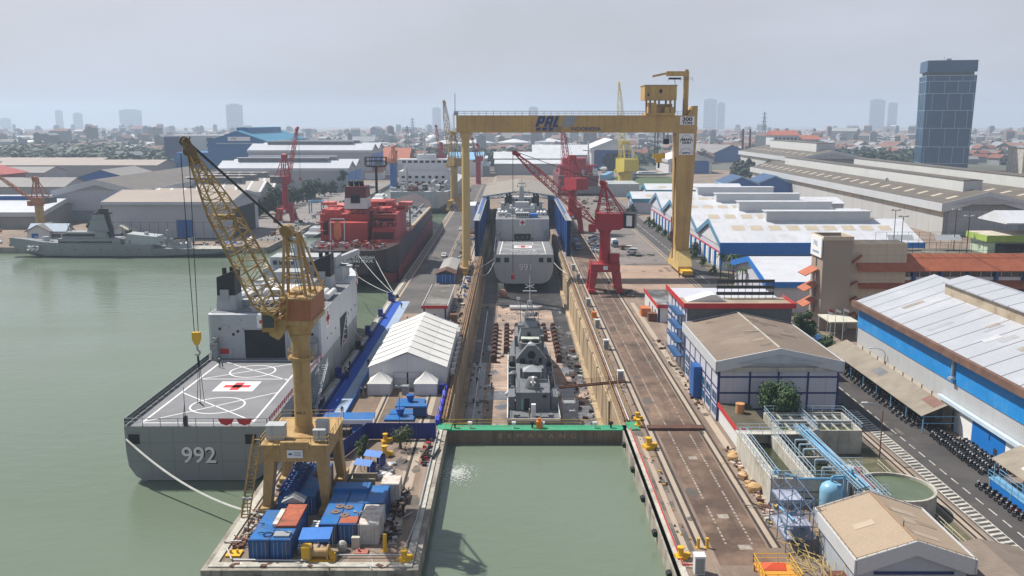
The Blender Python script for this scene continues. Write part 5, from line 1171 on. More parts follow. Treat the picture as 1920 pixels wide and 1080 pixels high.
# trolley, machinery house, service jib
q = MB(); q.box(23.2,33.0,-5.2,5.2,54.2,55.0); q.box(24,26.8,-4.6,-1,55,58.4); q.box(29.6,33,-4.6,4.6,55,57); tr=part('trolley', q, GY, t)
q = MB()
for x in (24.6,27.6,31.4,33.0):
    for y in (-4.4,4.4): q.box(x-.3,x+.3,y-.3,y+.3,55,59.3)
q.box(27.8,32.4,-3,3,55,58); part('trolley_frame', q, YELD, tr)
q = MB(); q.box(22.6,33.4,-5.2,5.2,59.3,64.0); mh=part('trolley_house', q, GY, tr); q = MB(); q.box(22.4,33.6,-5.4,5.4,64.0,64.3); part('roof', q, YELD, mh); q = MB(); q.box(27.5,28.5,-5.26,-5.2,61.6,62.8); q.box(23.5,24.1,-5.25,-5.2,60.6,61.4); parts('window', q, DARK, mh)
q = MB(); q.cyl((37.4,0,54.2),(37.4,0,67.5),.95,n=14); q.box(30.5,38.2,-.8,.8,67.4,69.0); q.beam((31,0,68.4),(25.8,0,67.3),.7,.7); q.box(36.9,38.0,-.5,.5,69,69.6); jb=part('service_jib', q, GY, t); q = MB(); q.box(31.5,35.5,-.8,.8,66.3,66.9); q.cyl((33.6,0,63.8),(33.6,0,66.3),.08,n=5); q.rail([(31,-1.2,65.6),(39.4,-1.2,65.6)],1.2,.08,2); part('hoist', q, DARK, jb)
q = MB()
for x in (27.3,28.2,30.4,31.6):
    for y in (-1,1): q.cyl((x,y,54),(x,y,40.5 if x<29 else 46.0),.09,n=5)
part('hoist_rope', q, WIRE, tr); q = MB(); q.box(26.8,30.8,-1.2,1.2,39.5,41.2); q.box(27.9,29.7,-1,1,38,39.5); hb=part('hook_block', q, YELB, tr); q = MB(); q.cyl((28.8,0,36.2),(28.8,0,38),.35,n=8); part('hook', q, DARK, hb); q = MB(); q.box(30.2,32,-.8,.8,44.4,46.2); part('aux_block', q, DARK, tr)
# ---------------------------------------------------------------- slewing cranes
def slew_crane(label, loc, col, hz, hcol=None, jibv=(-24,5,20), apex=12, base='portal', rc=1.7, hs=(4,9,5), rz=0, jw=2.2, tail=None, hookz=None, pz=8.8, n=12, group=None, tailpanel=False, span=4.3):
    hcol = hcol or col
    t = thing('slewing_crane', label, 'crane', loc, 0, group)
    if base == 'portal':
        for sx in (-1,1):
            for sy in (-1,1):
                q = MB(); x,y=sx*span,sy*span*.95; q.loft([[(x-.9,y-1,1),(x+.9,y-1,1),(x+.9,y+1,1),(x-.9,y+1,1)],[(x*.82-1.1,y*.7-1.2,pz-2.4),(x*.82+1.1,y*.7-1.2,pz-2.4),(x*.82+1.1,y*.7+1.2,pz-2.4),(x*.82-1.1,y*.7+1.2,pz-2.4)]]); q.box(x-1,x+1,y-2.4,y+2.4,.3,1.4); part('leg', q, col, t)
        q = MB(); q.box(-span-.2,span+.2,-span*.8,span*.8,pz-2.4,pz); part('portal', q, col, t)
        q = MB(); q.rail([(-span,-span*.8,pz),(span,-span*.8,pz),(span,span*.8,pz),(-span,span*.8,pz)],1.1,.09,2,closed=True); part('railing', q, col, t)
        q = MB(); q.box(-.7,.7,-span*.8-.08,-span*.8,pz-1.7,pz-.5); part('sign', q, SIGNW, t)
        q = MB(); q.box(span*.35,span*1.0,-span*.6,-span*.1,pz,pz+3.2); part('cabinet', q, col, t)
        z0=pz
    else: z0=0
    q = MB(); q.cyl((0,0,z0),(0,0,hz),rc*1.02,rc,16); q.cyl((0,0,z0),(0,0,z0+1),rc*1.3,rc*1.05,16); q.cyl((0,0,hz-.6),(0,0,hz),rc*1.2,n=16); part('column', q, col, t, smooth=True)
    up = bpy.data.objects.new('revolving_house', None)
    jd = Vector((jibv[0],jibv[1],0)).normalized(); ang = math.atan2(jd.y,jd.x)
    ca,sa = math.cos(ang),math.sin(ang)
    def loc2(mb): mb.v=[(x*ca-y*sa,x*sa+y*ca,z) for x,y,z in mb.v]; return mb
    w_,l_,h_=hs; fx=l_*.3
    q = MB(); q.prism([(-l_*.62,hz+1.0),(-l_*.5,hz+.3),(fx*.6,hz),(fx,hz+1.2),(fx,hz+h_),(-l_*.62,hz+h_)],'y',-w_/2,w_/2); mh=part('machinery_house', loc2(q), hcol, t)
    if tail:
        q = MB(); q.box(-l_*.98,-l_*.625,-w_/2-.15,w_/2+.15,hz+.9,hz+h_+.2); tl=part('counterweight', loc2(q), tail, t)
        if tailpanel: q = MB(); q.box(-l_*.9,-l_*.72,w_/2+.16,w_/2+.22,hz+1.6,hz+h_-.4); part('panel', loc2(q), SIGNW, tl)
    q = MB(); q.rail([(fx,-w_/2,hz+h_),(-l_*.6,-w_/2,hz+h_),(-l_*.6,w_/2,hz+h_),(fx,w_/2,hz+h_)],1.0,.08,1.6,closed=True); part('roof_railing', loc2(q), hcol, mh)
    ax=fx*.35; az=hz+h_+apex; q = MB()
    for sy in (-1,1):
        q.beam((fx*.9,sy*w_*.42,hz+h_),(ax,sy*w_*.2,az),.4); q.beam((-l_*.12,sy*w_*.42,hz+h_),(ax-.6,sy*w_*.2,az),.4); q.beam((-l_*.58,sy*w_*.45,hz+h_),(ax-.8,sy*w_*.15,az),.34)
        for k in (.3,.6): q.beam(Vector((fx*.9,sy*w_*.42,hz+h_)).lerp(Vector((ax,sy*w_*.2,az)),k),Vector((-l_*.12,sy*w_*.42,hz+h_)).lerp(Vector((ax-.6,sy*w_*.2,az)),k),.25); q.beam(Vector((-l_*.58,sy*w_*.45,hz+h_)).lerp(Vector((ax-.8,sy*w_*.15,az)),k),Vector((-l_*.12,sy*w_*.42,hz+h_)).lerp(Vector((ax-.6,sy*w_*.2,az)),k*.9),.18)
    for k in (.35,.7): q.beam(Vector((fx*.9,-w_*.42,hz+h_)).lerp(Vector((ax,-w_*.2,az)),k),Vector((fx*.9,w_*.42,hz+h_)).lerp(Vector((ax,w_*.2,az)),k),.25)
    q.box(ax-1.3,ax+.5,-w_*.3,w_*.3,az-.8,az+.9); q.cyl((ax,-w_*.3,az+.8),(ax,w_*.3,az+.8),.8,n=12); part('a_frame', loc2(q), hcol, t)
    f_=Vector((fx,0,hz+1.6)); d_=math.hypot(jibv[0],jibv[1]); tp=Vector((fx+d_,0,hz+1.6+jibv[2])); hk = hookz or max(2,tp.z-26)
    q = MB(); a=f_.lerp(tp,.2); b=f_.lerp(tp,.75); q.lattice(f_,a,jw*.6,jw,.4,jw*.8,max(2,n//5),.24,.13); q.lattice(a,b,jw,jw*.9,jw*.8,jw*.7,n,.24,.13); q.lattice(b,tp,jw*.9,.7,jw*.7,.5,max(3,n//3),.22,.12); q.cyl(tp+Vector((.2,-.5,.2)),tp+Vector((.2,.5,.2)),.8,n=12); q.beam(tp-Vector((1.5,0,.6)),tp+Vector((.6,0,.3)),.9); jb=part('jib', loc2(q), hcol, t)
    q = MB()
    for sy in (-.5,.5): q.cyl((ax,sy,az+.6),tuple(tp+Vector((0,sy,.6))),.06,n=4)
    for sy in (-.3,.3): q.cyl((tp.x+.8,sy,tp.z),(tp.x+.8,sy,hk),.05,n=4)
    part('rope', loc2(q), WIRE, t); q = MB(); q.box(tp.x+.3,tp.x+1.3,-.4,.4,hk-1.6,hk); part('hook_block', loc2(q), hcol, t)
    q = MB(); q.box(fx-.2,fx+1.9,w_*.1,w_*.52,hz-.6,hz+1.7); cb=part('cab', loc2(q), hcol, t); q = MB(); q.box(fx+1.9,fx+1.96,w_*.14,w_*.48,hz,hz+1.4); part('window', loc2(q), GLASS, cb)
    bpy.data.objects.remove(up)
    return t
slew_crane('near red slewing crane on the dock edge with a white panel on its black counterweight',(29.0,279.5,0),CREDC,19.2,jibv=(-25,6,21.5),hookz=4,apex=8.5,rc=1.7,hs=(5.6,9.5,5.2),tail=BLACK,tailpanel=True,jw=3.0,n=13,group='red slewing cranes by the dry dock')
slew_crane('far red slewing crane with a raised jib, behind the near red crane jib',(29.0,432,0),CREDC,20,jibv=(-3.5,8,29),apex=9,rc=2.0,hs=(6,10,6),tail=CREDC,jw=2.4,n=9,group='red slewing cranes by the dry dock')
slew_crane('red slewing crane on the left shore with a grey tail box and raised jib',(-119,478,0),CREDC,20,jibv=(4,9,27),apex=10,rc=1.6,hs=(4.5,9,4),tail=SHIPD,jw=1.8,n=9,base='portal',pz=7)
slew_crane('tall yellow slewing crane on the quay behind the gantry slender leg',(-34.0,540,0),GY,26,jibv=(-4.5,6,36),apex=14,rc=2.1,hs=(6,8,5),hcol=YELD,jw=2.6,n=10,base='portal',pz=6,span=3.6)
slew_crane('old yellow crane with an orange house on the far left shore',(-221,424,0),YEL,14,hcol=M('orange grey house', (.40,.17,.09), .6, var=.2),jibv=(-18,3,12),apex=8,rc=1.9,hs=(4.5,8,3.4),tail=SHIPD,jw=1.5,n=9,base='pedestal')
slew_crane('bright yellow lattice crane beside the blue and white boat hall',(88,705,0),M('lemon yellow', (.62,.50,.06), .5, var=.08),14,jibv=(-3,10,66),apex=12,rc=5.5,hs=(12,18,10),jw=4.2,n=14,base='pedestal')
slew_crane('blue crane with an orange mast by the far inlet end',(-95,735,0),BLUE,19,hcol=M('orange crane mast', (.45,.13,.05), .6),jibv=(1,1,8),apex=9,rc=2.9,hs=(4.5,6,4),jw=1.6,n=5,base='pedestal')
slew_crane('blue and red crane seen left of the tall yellow crane',(-58,760,0),BLUE,21,hcol=CREDC,jibv=(-3,2,26),apex=9,rc=2.6,hs=(4,6,4),jw=1.6,n=8,base='pedestal')
slew_crane('dark red crane seen just right of the tall yellow crane',(-28,770,0),CREDC,19,jibv=(-6,3,32),apex=9,rc=2.2,hs=(4.5,6,4.5),jw=1.6,n=8,base='pedestal')
# ---------------------------------------------------------------- halls and buildings
def hall(name, label, cat, loc, L, W, he, hr, wall, roof, rz=0, ov=.8, fascia=None, fh=1.2, vent=None, sky=None, doors=(), bands=(), group=None, gable=None, rt=.35, ventroof=None, endopen=None):
    """ridge along local y (0..L), width along local x (0..W)"""
    t = thing(name, label, cat, loc, rz, group); m = W/2
    q = MB(); q.prism([(0,0),(W,0),(W,he),(m,hr),(0,he)],'y',0,L); part('wall', q, wall, t)
    sl = (hr-he)/m; e = he-ov*sl
    q = MB(); q.prism([(-ov,e+.03),(m,hr+.03),(W+ov,e+.03),(W+ov,e+.03+rt),(m,hr+.03+rt),(-ov,e+.03+rt)],'y',-ov,L+ov); rf=part('roof', q, roof, t)
    if fascia:
        q = MB(); 
        q.prism([(-ov-.05,e-fh+.3),(0,e-fh+.3),(m,hr-fh+.3),(W,e-fh+.3),(W+ov+.05,e-fh+.3),(W+ov+.05,e+rt+.1),(m,hr+rt+.12),(-ov-.05,e+rt+.1)],'y',-ov-.25,-ov-.003)
        q.prism([(-ov-.05,e-fh+.3),(0,e-fh+.3),(m,hr-fh+.3),(W,e-fh+.3),(W+ov+.05,e-fh+.3),(W+ov+.05,e+rt+.1),(m,hr+rt+.12),(-ov-.05,e+rt+.1)],'y',L+ov+.003,L+ov+.25)
        q.box(-ov-.25,-ov-.003,-ov-.25,L+ov+.25,e-fh+.3,e+rt+.1); q.box(W+ov+.003,W+ov+.25,-ov-.25,L+ov+.25,e-fh+.3,e+rt+.1)
        part('fascia', q, fascia, t)
    if gable:
        q = MB(); q.prism([(W*.08,he+.05),(W*.92,he+.05),(m,hr-.5)],'y',-.12,-.01); part('gable_panel', q, gable, t)
    for v in (vent or ()):
        y0,y1,w,h = v[:4]; xc = v[4] if len(v)>4 else m; zb = hr-abs(xc-m)*sl
        q = MB(); q.box(xc-w/2,xc+w/2,y0,y1,zb-w*.5*sl-.3,zb+h); vb=part('ridge_vent', q, ventroof[0] if ventroof else wall, rf)
        q = MB(); q.prism([(xc-w/2-.4,zb+h+.02),(xc+w/2+.4,zb+h+.02),(xc+w/2+.4,zb+h+.15),(xc,zb+h+.5),(xc-w/2-.4,zb+h+.15)],'y',y0-.4,y1+.4); part('vent_roof', q, ventroof[1] if ventroof else roof, vb)
    if sky:
        n,w,l,f_,sm = sky; q = MB()
        for k in range(n):
            y=L*(k+.5)/n
            for s_ in (-1,1):
                xa=m+s_*m*f_; xb=m+s_*m*f_+s_*w
                za=hr-abs(xa-m)*sl+rt+.06; zb=hr-abs(xb-m)*sl+rt+.06
                q.add([(xa,y-l/2,za),(xb,y-l/2,zb),(xb,y+l/2,zb),(xa,y+l/2,za)],[(0,1,2,3)])
        parts('skylight', q, sm, rf)
    for side,a,b,z0,z1,mt,nm in doors:
        q = MB()
        if side=='f': q.box(a,b,-.15,-.02,z0,z1)
        elif side=='l': q.box(-.15,-.02,a,b,z0,z1)
        elif side=='r': q.box(W+.02,W+.15,a,b,z0,z1)
        elif side=='b': q.box(a,b,L+.02,L+.15,z0,z1)
        part(nm, q, mt, t)
    for nm,z0,z1,mt in bands:
        q = MB(); q.box(-.1,W+.1,-.1,L+.1,z0,z1); part(nm, q, mt, t)
    return t
BRR = M('brown weathered roof', (.20,.155,.12), .8, var=.12, vs=.15, grime=((.28,.23,.19),.6,.12), corr=(1,.6), streak=((.12,.09,.07),.5,(.06,1.2,.5)))
TANR = M('tan corrugated roof', (.36,.28,.20), .75, var=.1, vs=.2, grime=((.26,.20,.15),.6,.2), corr=(1,.5))
LILAC = M('pale lilac wall', (.52,.53,.60), .55, var=.05, vs=.3, streak=((.36,.35,.36),.5))
NAVY = M('navy trim', (.012,.03,.14), .5)
GREYW = M('grey metal cladding', (.44,.455,.475), .55, var=.06, vs=.1, corr=(0,.6), streak=((.3,.3,.3),.5,(.5,.5,.03)))
GREYF = M('grey fascia metal', (.50,.52,.54), .5, var=.05, vs=.2)
# white and blue shop with brown roof
t = hall('workshop','white workshop with navy grid lines and a brown gable roof by the crane rails','building',(36.3,153.6,0),30,21,10.7,12.9,LILAC,BRR,ov=.5,fascia=GREYF,fh=1.7)
q = MB()
for x in (0,5.4,10.4,15.6,20.85): q.box(x-.02,x+.3,-.1,-.005,0,9.2)
for z in (2.0,5.0,7.9): q.box(.0,21.1,-.08,-.004,z,z+.3)
part('grid_line', q, NAVY, t)
q = MB()
for y in range(0,31,5): q.box(-.1,-.005,y,y+.28,0,9.2)
for z in (2.6,5.6,8.3): q.box(-.08,-.004,0,30,z,z+.26)
part('grid_line', q, NAVY, t)
q = MB(); q.box(.2,20.9,-.45,-.1,9.1,9.9); part('eave_duct', q, CONCL, t)
q = MB(); q.prism([(3,10.75),(18,10.75),(10.5,12.2)],'y',-1.0,-.80); part('gable_louvre', q, M('louvre grey', (.42,.44,.47), .5, corr=(2,.35)), t)
q = MB()
for a,b in ((1.4,3.6),(15.8,17.8),(18.4,20.4)): q.box(a,b,-.14,-.02,.3,1.8)
q.box(10.6,15.2,-.12,-.02,.05,1.9); parts('window', q, GLASS, t)
q = MB()
for k in range(6):
    for z in (3.4,.8): q.box(-.14,-.02,k*5+1,k*5+2.2,z,z+1.4); q.box(-.14,-.02,k*5+2.8,k*5+4,z,z+1.4)
parts('window', q, M('blue tinted window', (.03,.12,.24), .2), t)
q = MB(); q.box(-1.6,-.1,13.2,16.8,0,6.2); part('blue_porch', q, BLUE, t); q = MB(); q.rail([(-.6,.3,8.7),(-.6,29.5,8.7)],.9,.07,1.4); part('gutter_rail', q, RAILW, t)
q = MB(); q.beam((10.5,13,13.35),(7.5,13.5,13.15),.2,.12); q.cyl((10.5,18,13.2),(10.5,18,15.2),.05,n=5); q.box(10.35,10.65,0,30,13.26,13.4); part('ridge_cap', q, CONCL, t)
# red trimmed block behind
t = thing('office_block', 'flat roofed block with a bright red parapet behind the brown roofed workshop', 'building', (36.3,184.6,0)); q = MB(); q.box(.2,22,0,22,0,14.2); part('wall', q, LILAC, t)
q = MB(); q.box(-.4,22.6,-.5,9,14.2,14.5); part('roof', q, M('stained flat roof', (.36,.30,.22), .85, var=.2, vs=.3, grime=((.08,.07,.06),.85,.15)), t); q = MB(); q.box(-.5,22.7,-.65,-.5,14.0,15.1); q.box(-.55,-.4,-.5,22,14.0,15.1); q.box(22.6,22.75,-.5,9,14,15.1); parts('parapet', q, REDP, t)
q = MB(); q.box(.25,22,-.1,-.02,10.8,13.9); part('dark_louvre', q, M('dark grey louvre', (.12,.125,.13), .7, var=.2, corr=(2,.5)), t)
q = MB(); q.prism([(1,14.5),(9.5,14.5),(7,16.0),(6,16.0)],'y',4,8.5); part('roof_cover', q, WHITE, t)
q = MB()
for k in range(9): q.box(8.2+k*1.5,8.3+k*1.5,8.0,8.1,14.5,18.2)
for z in (15.2,16.6,17.9): q.box(8,20.5,7.95,8.15,z,z+.7)
part('roof_rack', q, M('dark rack', (.035,.04,.04), .7), t)
q = MB()
for y in (1,5,9,13,17): q.box(.1,.19,y,y+.4,0,14)
q.box(.05,.19,0,22,4.4,4.8); q.box(.05,.19,0,22,8.6,9.0); part('grid_line', q, NAVY, t)
q = MB()
for z in (3,6,9,12): q.box(-1.8,.1,2,12,z,z+.15); q.rail([(-1.8,2,z),(-1.8,12,z)],1,.06,1.4)
part('fire_escape', q, M('blue steel stair', (.03,.10,.25), .6), t)
t = thing('red_trim_hut', 'small flat roofed white hut with red roof edge beside the yard', 'building', (38.6,233.5,0)); q = MB(); q.box(0,6,0,24,0,4.2); part('wall', q, WHITE, t); q = MB(); q.box(-.2,6.2,-.2,24.2,4.2,4.35); part('roof', q, M('wet flat roof', (.07,.065,.06), .5, var=.3, vs=.2, grime=((.45,.45,.47),.8,.16)), t); q = MB(); q.box(-.35,-.2,-.35,24.3,3.9,4.8); q.box(-.2,6.35,-.35,-.2,3.9,4.8); q.box(6.2,6.35,-.2,24.3,3.9,4.8); parts('parapet', q, REDP, t); q = MB(); q.box(-.04,.0,0,.5,0,3.9); q.box(.0,.5,-.05,0,0,3.9); part('corner_pillar', q, NAVY, t); q = MB(); q.box(-.08,-.01,4,5.2,1.2,2.6); q.box(-.08,-.01,9,10.2,1.2,2.6); q.box(-.08,-.01,14,15.2,1.2,2.6); parts('window', q, GLASS, t)
q = MB(); q.box(-1.3,1.3,-2,2,0,2.2); single('skip', q, M('orange skip', (.52,.17,.06), .6, corr=(1,.5)), 'orange container by the red edged hut', 'skip', (36.6,243,0))
q = MB(); q.box(-1.2,1.2,-1.2,1.2,0,2.0); q.box(-1.3,1.3,-1.3,1.3,2,2.1); single('dark_crate', q, RUSTM, 'brown topped crate by the red edged hut', 'crate', (37.5,236,0))
# near hut with red edge and water tank
t = thing('pump_hut', 'low mossy roofed hut with a red edge beside the treatment tanks', 'building', (36.6,139.5,0)); q = MB(); q.box(0,5.2,0,14,0,3.0); part('wall', q, WHITE, t); q = MB(); q.box(-.15,5.3,-.15,14.2,3.0,3.2); part('roof', q, M('mossy roof', (.10,.085,.055), .9, var=.3, vs=.4, grime=((.05,.05,.035),.7,.3)), t); q = MB(); q.box(-.3,-.15,-.3,14.2,2.7,3.5); q.box(-.15,1.2,-.3,-.15,2.7,3.5); parts('parapet', q, REDP, t); q = MB(); q.cyl((2.4,9,3.2),(2.4,9,4.7),.75,n=16); q.cyl((2.4,9,4.7),(2.4,9,4.85),.8,n=16); part('water_tank', q, M('orange plastic', (.55,.27,.12), .5), t, smooth=True)
# sawtooth workshop, four bays
SKYL = M('cream skylight', (.50,.43,.33), .5, var=.1)
BLW = M('bright blue cladding', (.008,.16,.52), .5, var=.07, vs=.1, corr=(0,.6))
BLWF = M('dusty blue fascia', (.10,.24,.38), .5, var=.08)
def bays(label, X, ys, Xr, he, hr, nm='workshop'):
    t = thing(nm, label, 'building', (X, ys[0], 0)); W=Xr-X
    for k in range(len(ys)-1):
        a,b=ys[k]-ys[0],ys[k+1]-ys[0]; m=(a+b)/2
        q = MB(); q.prism([(a+.01,0),(b-.01,0),(b-.01,he),(m,hr),(a+.01,he)],'x',0,W); part('wall', q, LILAC, t)
        q = MB(); q.prism([(a-.0+.02,he+.05),(m,hr+.05),(b-.02,he+.05),(b-.02,he+.4),(m,hr+.4),(a+.02,he+.4)],'x',-.9,W+.8); rf=part('roof', q, WSHEET, t)
        q = MB(); q.prism([(a-.3,he-1.3),(m,hr-1.3),(b+.3,he-1.3),(b+.3,he+.5),(m,hr+.55),(a-.3,he+.5)],'x',-1.15,-.92); part('fascia', q, BLWF, t)
        q = MB(); q.prism([(a+4,he-1),(b-4,he-1),(m,hr-2.0)],'x',-.3,-.02); part('gable_panel', q, M('white slatted gable', (.62,.64,.68), .5, corr=(2,.7)), t)
        q = MB(); q.box(20,W-12,m-2.5,m+2.5,hr-1,hr+3.2); vb=part('ridge_vent', q, GREYF, rf); q = MB(); q.box(19.6,W-11.6,m-2.9,m+2.9,hr+3.22,hr+3.5); part('vent_roof', q, WSHEET, vb)
        q = MB(); sl=(hr-he)/(m-a)
        for i in range(9):
            x=6+i*(W-10)/9
            y0=a+(m-a)*.5; y1=y0+4; q.add([(x,y0,he+(y0-a)*sl+.45),(x+4.5,y0,he+(y0-a)*sl+.45),(x+4.5,y1,he+(y1-a)*sl+.45),(x,y1,he+(y1-a)*sl+.45)],[(0,1,2,3)])
        parts('skylight', q, SKYL, rf)
    q = MB(); q.box(-.95,W+.9,-.9,-.05,he-3.9,he+.45); part('blue_panel', q, BLW, t)
    q = MB(); q.box(0,W,-.3,-.03,he-6.2,he-3.95); part('dark_window', q, M('brown louvre band', (.12,.11,.11), .7, var=.2, seams=(0,6,.4,(.04,.05,.08))), t)
    Ltot=ys[-1]-ys[0]; q = MB(); q.box(-.25,-.03,.5,Ltot,6.0,6.4); part('red_line', q, REDP, t)
    q = MB()
    for i in range(int(Ltot/9)): q.box(-.5,-.02,i*9,i*9+2.0,0,5.9)
    parts('blue_pier', q, BLW, t); q = MB()
    for i in range(int(Ltot/9)):
        for k in range(2): q.box(-.18,-.02,i*9+2.6+k*3.1,i*9+5.0+k*3.1,1.0,5.6)
    parts('window', q, SIGNW, t)
    q = MB(); q.box(-.2,-.02,86,104,0,9.5); part('open_door', q, DARK, t)
    return t
bays('white roofed sawtooth workshop with bright blue end cladding beside the gantry leg',74.6,[318,358,400,443,485],145,9.6,16.0)
hall('annex','small white roofed hall with blue edging in front of the sawtooth workshop','building',(112,246,0),41,38,8.6,12.6,LILAC,WSHEET,rz=PI/2,ov=1,fascia=BLW,fh=1.5,sky=None,doors=(('l',2,6,0,4,NAVY,'door'),),gable=LILAC)
for l,y,x0,w,z in (('teal edged shed left of the gantry leg with two chimneys',520,70,62,8.5),('far teal edged shed behind the two chimneys',575,86,60,9.5)):
    t = hall('shed',l,'building',(x0+w,y,0),w,24,z,z+3,LILAC,WSHEET,rz=PI/2,ov=.8,fascia=M('teal fascia', (.04,.25,.36), .5),fh=1.8,sky=(3,3.5,5,.45,SKYL),doors=(('b',1,5,0,6,BLW,'door'),('b',8,11,0,6,BLW,'door'),('b',14,18,0,6,BLW,'door')))
q = MB()
for x in (96,107): q.cyl((x,512,0),(x,512,14),.9,n=10)
qs = islands(q)
for k,mb in enumerate(qs): single('chimney', mb, GREYF, ('left','right')[k]+' grey chimney in front of the teal edged shed', 'chimney')
t = hall('shed','low white roofed shed right of the gantry leg behind the workshop','building',(185,505,0),60,26,7,9.5,LILAC,WSHEET,rz=PI/2,ov=.6,sky=(3,3.5,5,.4,SKYL))
for k,(x,y,w,nm) in enumerate(((150,640,34,'left'),(176,650,34,'right'))):
    hall('boat_shed',f'dark blue gabled boat shed, {nm} of a pair behind the gantry leg','building',(x,y,0),30,w*.7,9,14,BLUE,M('navy roof', (.03,.08,.18), .5, var=.2),ov=.6,fascia=M('pale blue edge', (.25,.4,.55), .5),fh=.8)
# big grey halls
GH = M('grey hall wall', (.46,.465,.46), .6, var=.06, vs=.06, seams=(1,14,.3,(.22,.22,.22)), corr=(0,.8), streak=((.33,.33,.32),.5,(.3,.3,.03)))
DKR = M('dark brown hall roof', (.115,.10,.085), .85, var=.15, vs=.06, grime=((.075,.065,.055),.7,.05), streak=((.17,.15,.12),.5,(.5,.04,.5)))
CREAM = M('cream translucent panels', (.56,.47,.33), .5, var=.1, vs=.3, corr=(1,1.6))
VW = M('pale vent wall', (.55,.56,.55), .6, var=.06, vs=.1, streak=((.4,.4,.38),.4))
SLAT = M('slatted gable', (.40,.41,.42), .55, corr=(2,.9))
def bighall(label, x, y0, y1, W, he, hr, sky=14, vent=None):
    t = hall('assembly_hall', label, 'hall', (x,y0,0), y1-y0, W, he, hr, GH, DKR, ov=1.6, fascia=GREYF, fh=3.6, vent=vent, sky=(sky,5,3.2,.52,SKYL), ventroof=(VW,DKR), group='big grey assembly halls')
    q = MB(); L=y1-y0
    for k in range(int(L/14)): q.box(-.2,-.02,k*14+.5,k*14+13.3,he-6.2,he-3.3)
    parts('cream_panel', q, CREAM, t)
    q = MB(); q.prism([(W*.06,he-.4),(W*.94,he-.4),(W/2,hr-1.6)],'y',-1.95,-1.87); part('gable_panel', q, SLAT, t)
    q = MB(); q.box(W*.06,W*.9,-.12,-.02,0,he-3.5); part('front_door', q, M('grey sliding door', (.33,.34,.35), .6, seams=(0,6,.2,(.2,.2,.2))), t)
    return t
bighall('long grey assembly hall with cream panels under the eaves, nearest the workshop',200,419,757,39,15.0,20.0,22,[(14,300,9,4.6)])
bighall('grey assembly hall alongside, further right, with a long pale roof vent',241,419,700,44,15.0,20.0,18,[(10,270,10,5.0)])
bighall('far tall grey assembly hall in front of the glass tower',240,762,960,56,22,28,10,[(20,160,16,6)])
for x0,y0,n,nm in ((226,560,9,'nearer'),(272,590,10,'farther')):
    for k in range(n):
        pass
TV = None
for k in range(16):
    x,y=(214+ (k%8)*1.6,520+(k%8)*2) if k<8 else (256+(k%8)*1.7,560+(k%8)*2)
    z=15+ (5*(x-200)/19.5 if k<8 else 5*(x-241)/22)+.3
    l='grey turbine vent in the row on the '+('nearer' if k<8 else 'farther')+' assembly hall roof'
    if TV is None: q = MB(); q.cyl((0,0,0),(0,0,.8),.5,n=8); q.ball((0,0,1.2),.8,8); TV=single('turbine_vent', q, STEEL, l, 'vent', (x,y,z), group='turbine vents on the hall roofs')
    else: dup(TV,l,(x,y,z))
# glass tower
GT = M('dark teal glass', (.002,.055,.13), .3, var=.35, vs=.03, spec=.2, seams=[(2,4.2,.35,(.02,.05,.08))])
t = thing('glass_tower','dark blue glass office tower with pale frame lines on the skyline','tower',(469,1000,0),-.24); t.scale=(.79,.79,.98)
def tw(z0,z1,s0,s1,nm,mt):
    q = MB(); q.loft([[(-31*s0,-26*s0,z0),(31*s0,-26*s0,z0),(31*s0,26*s0,z0),(-31*s0,26*s0,z0)],[(-31*s1,-26*s1,z1),(31*s1,-26*s1,z1),(31*s1,26*s1,z1),(-31*s1,26*s1,z1)]]); return part(nm,q,mt,t)
H_=118; tw(0,102,.95,1.0,'shaft',GT); tw(102,106,.9,.9,'recess',DARK); tw(106,H_,1.0,1.0,'crown',GT)
FRM = M('pale tower frame', (.22,.32,.40), .5); lv=[8,26,46,65,83,96,102]; q = MB()
for z in lv:
    s_=.95+.05*z/102; q.box(-31*s_-.3,31*s_+.3,-26*s_-.35,-26*s_,z-.4,z+.4); q.box(-31*s_-.35,-31*s_-.02,-26*s_-.3,26*s_,z-.4,z+.4)
for i in range(len(lv)-1):
    a,b=lv[i],lv[i+1]
    for k in range(4):
        f_=[-.82,-.2,.33,.8][k]+(.12 if i%2 else -.05); s_=.95+.05*(a+b)/204; q.box(31*f_-.35,31*f_+.35,-26*s_-.6,-26*s_+.3,a,b)
    for k in range(3): s_=.95+.05*(a+b)/204; y=-13+k*13+(4 if i%2 else 0); q.box(-31*s_-.6,-31*s_+.3,y-.4,y+.4,a,b)
part('frame_line', q, FRM, t)
q = MB(); q.box(-3,3,-1,1,H_,H_+3); q.cyl((-6,0,H_),(-6,0,H_+5),.3,n=5); part('roof_plant', q, STEEL, t)
# office with terracotta awnings
TILEC = M('beige tiled wall', (.54,.45,.34), .7, var=.05, vs=.3, seams=[(2,2.1,.05,(.3,.24,.19)),(0,2.1,.05,(.3,.24,.19)),(1,2.1,.05,(.3,.24,.19))], streak=((.3,.25,.2),.4))
t = thing('office_building','beige tiled office building with terracotta awnings and a rooftop court','building',(77.8,224,0))
q = MB(); q.box(0,7.2,0,8.5,0,23.2); q.box(7.25,22,2.5,9,0,22); part('stair_tower', q, TILEC, t); q = MB(); q.box(-.3,22.3,-.3,9.2,23.2,23.7); q.v=[v for v in q.v]; q = MB(); q.box(.3,6.9,.3,8.2,23.2,23.26); q.box(7.4,21.8,2.8,8.8,22,22.06); part('roof', q, M('dark stained roof', (.09,.08,.07), .9, var=.4, vs=.4), t)
q = MB(); q.box(-.2,7.4,-.2,.1,23.0,24.0); q.box(-.2,.1,.1,8.7,23,24); q.box(7.1,7.4,.1,8.7,23,24); q.box(.1,7.1,8.4,8.7,23,24); part('parapet', q, TILEC, t)
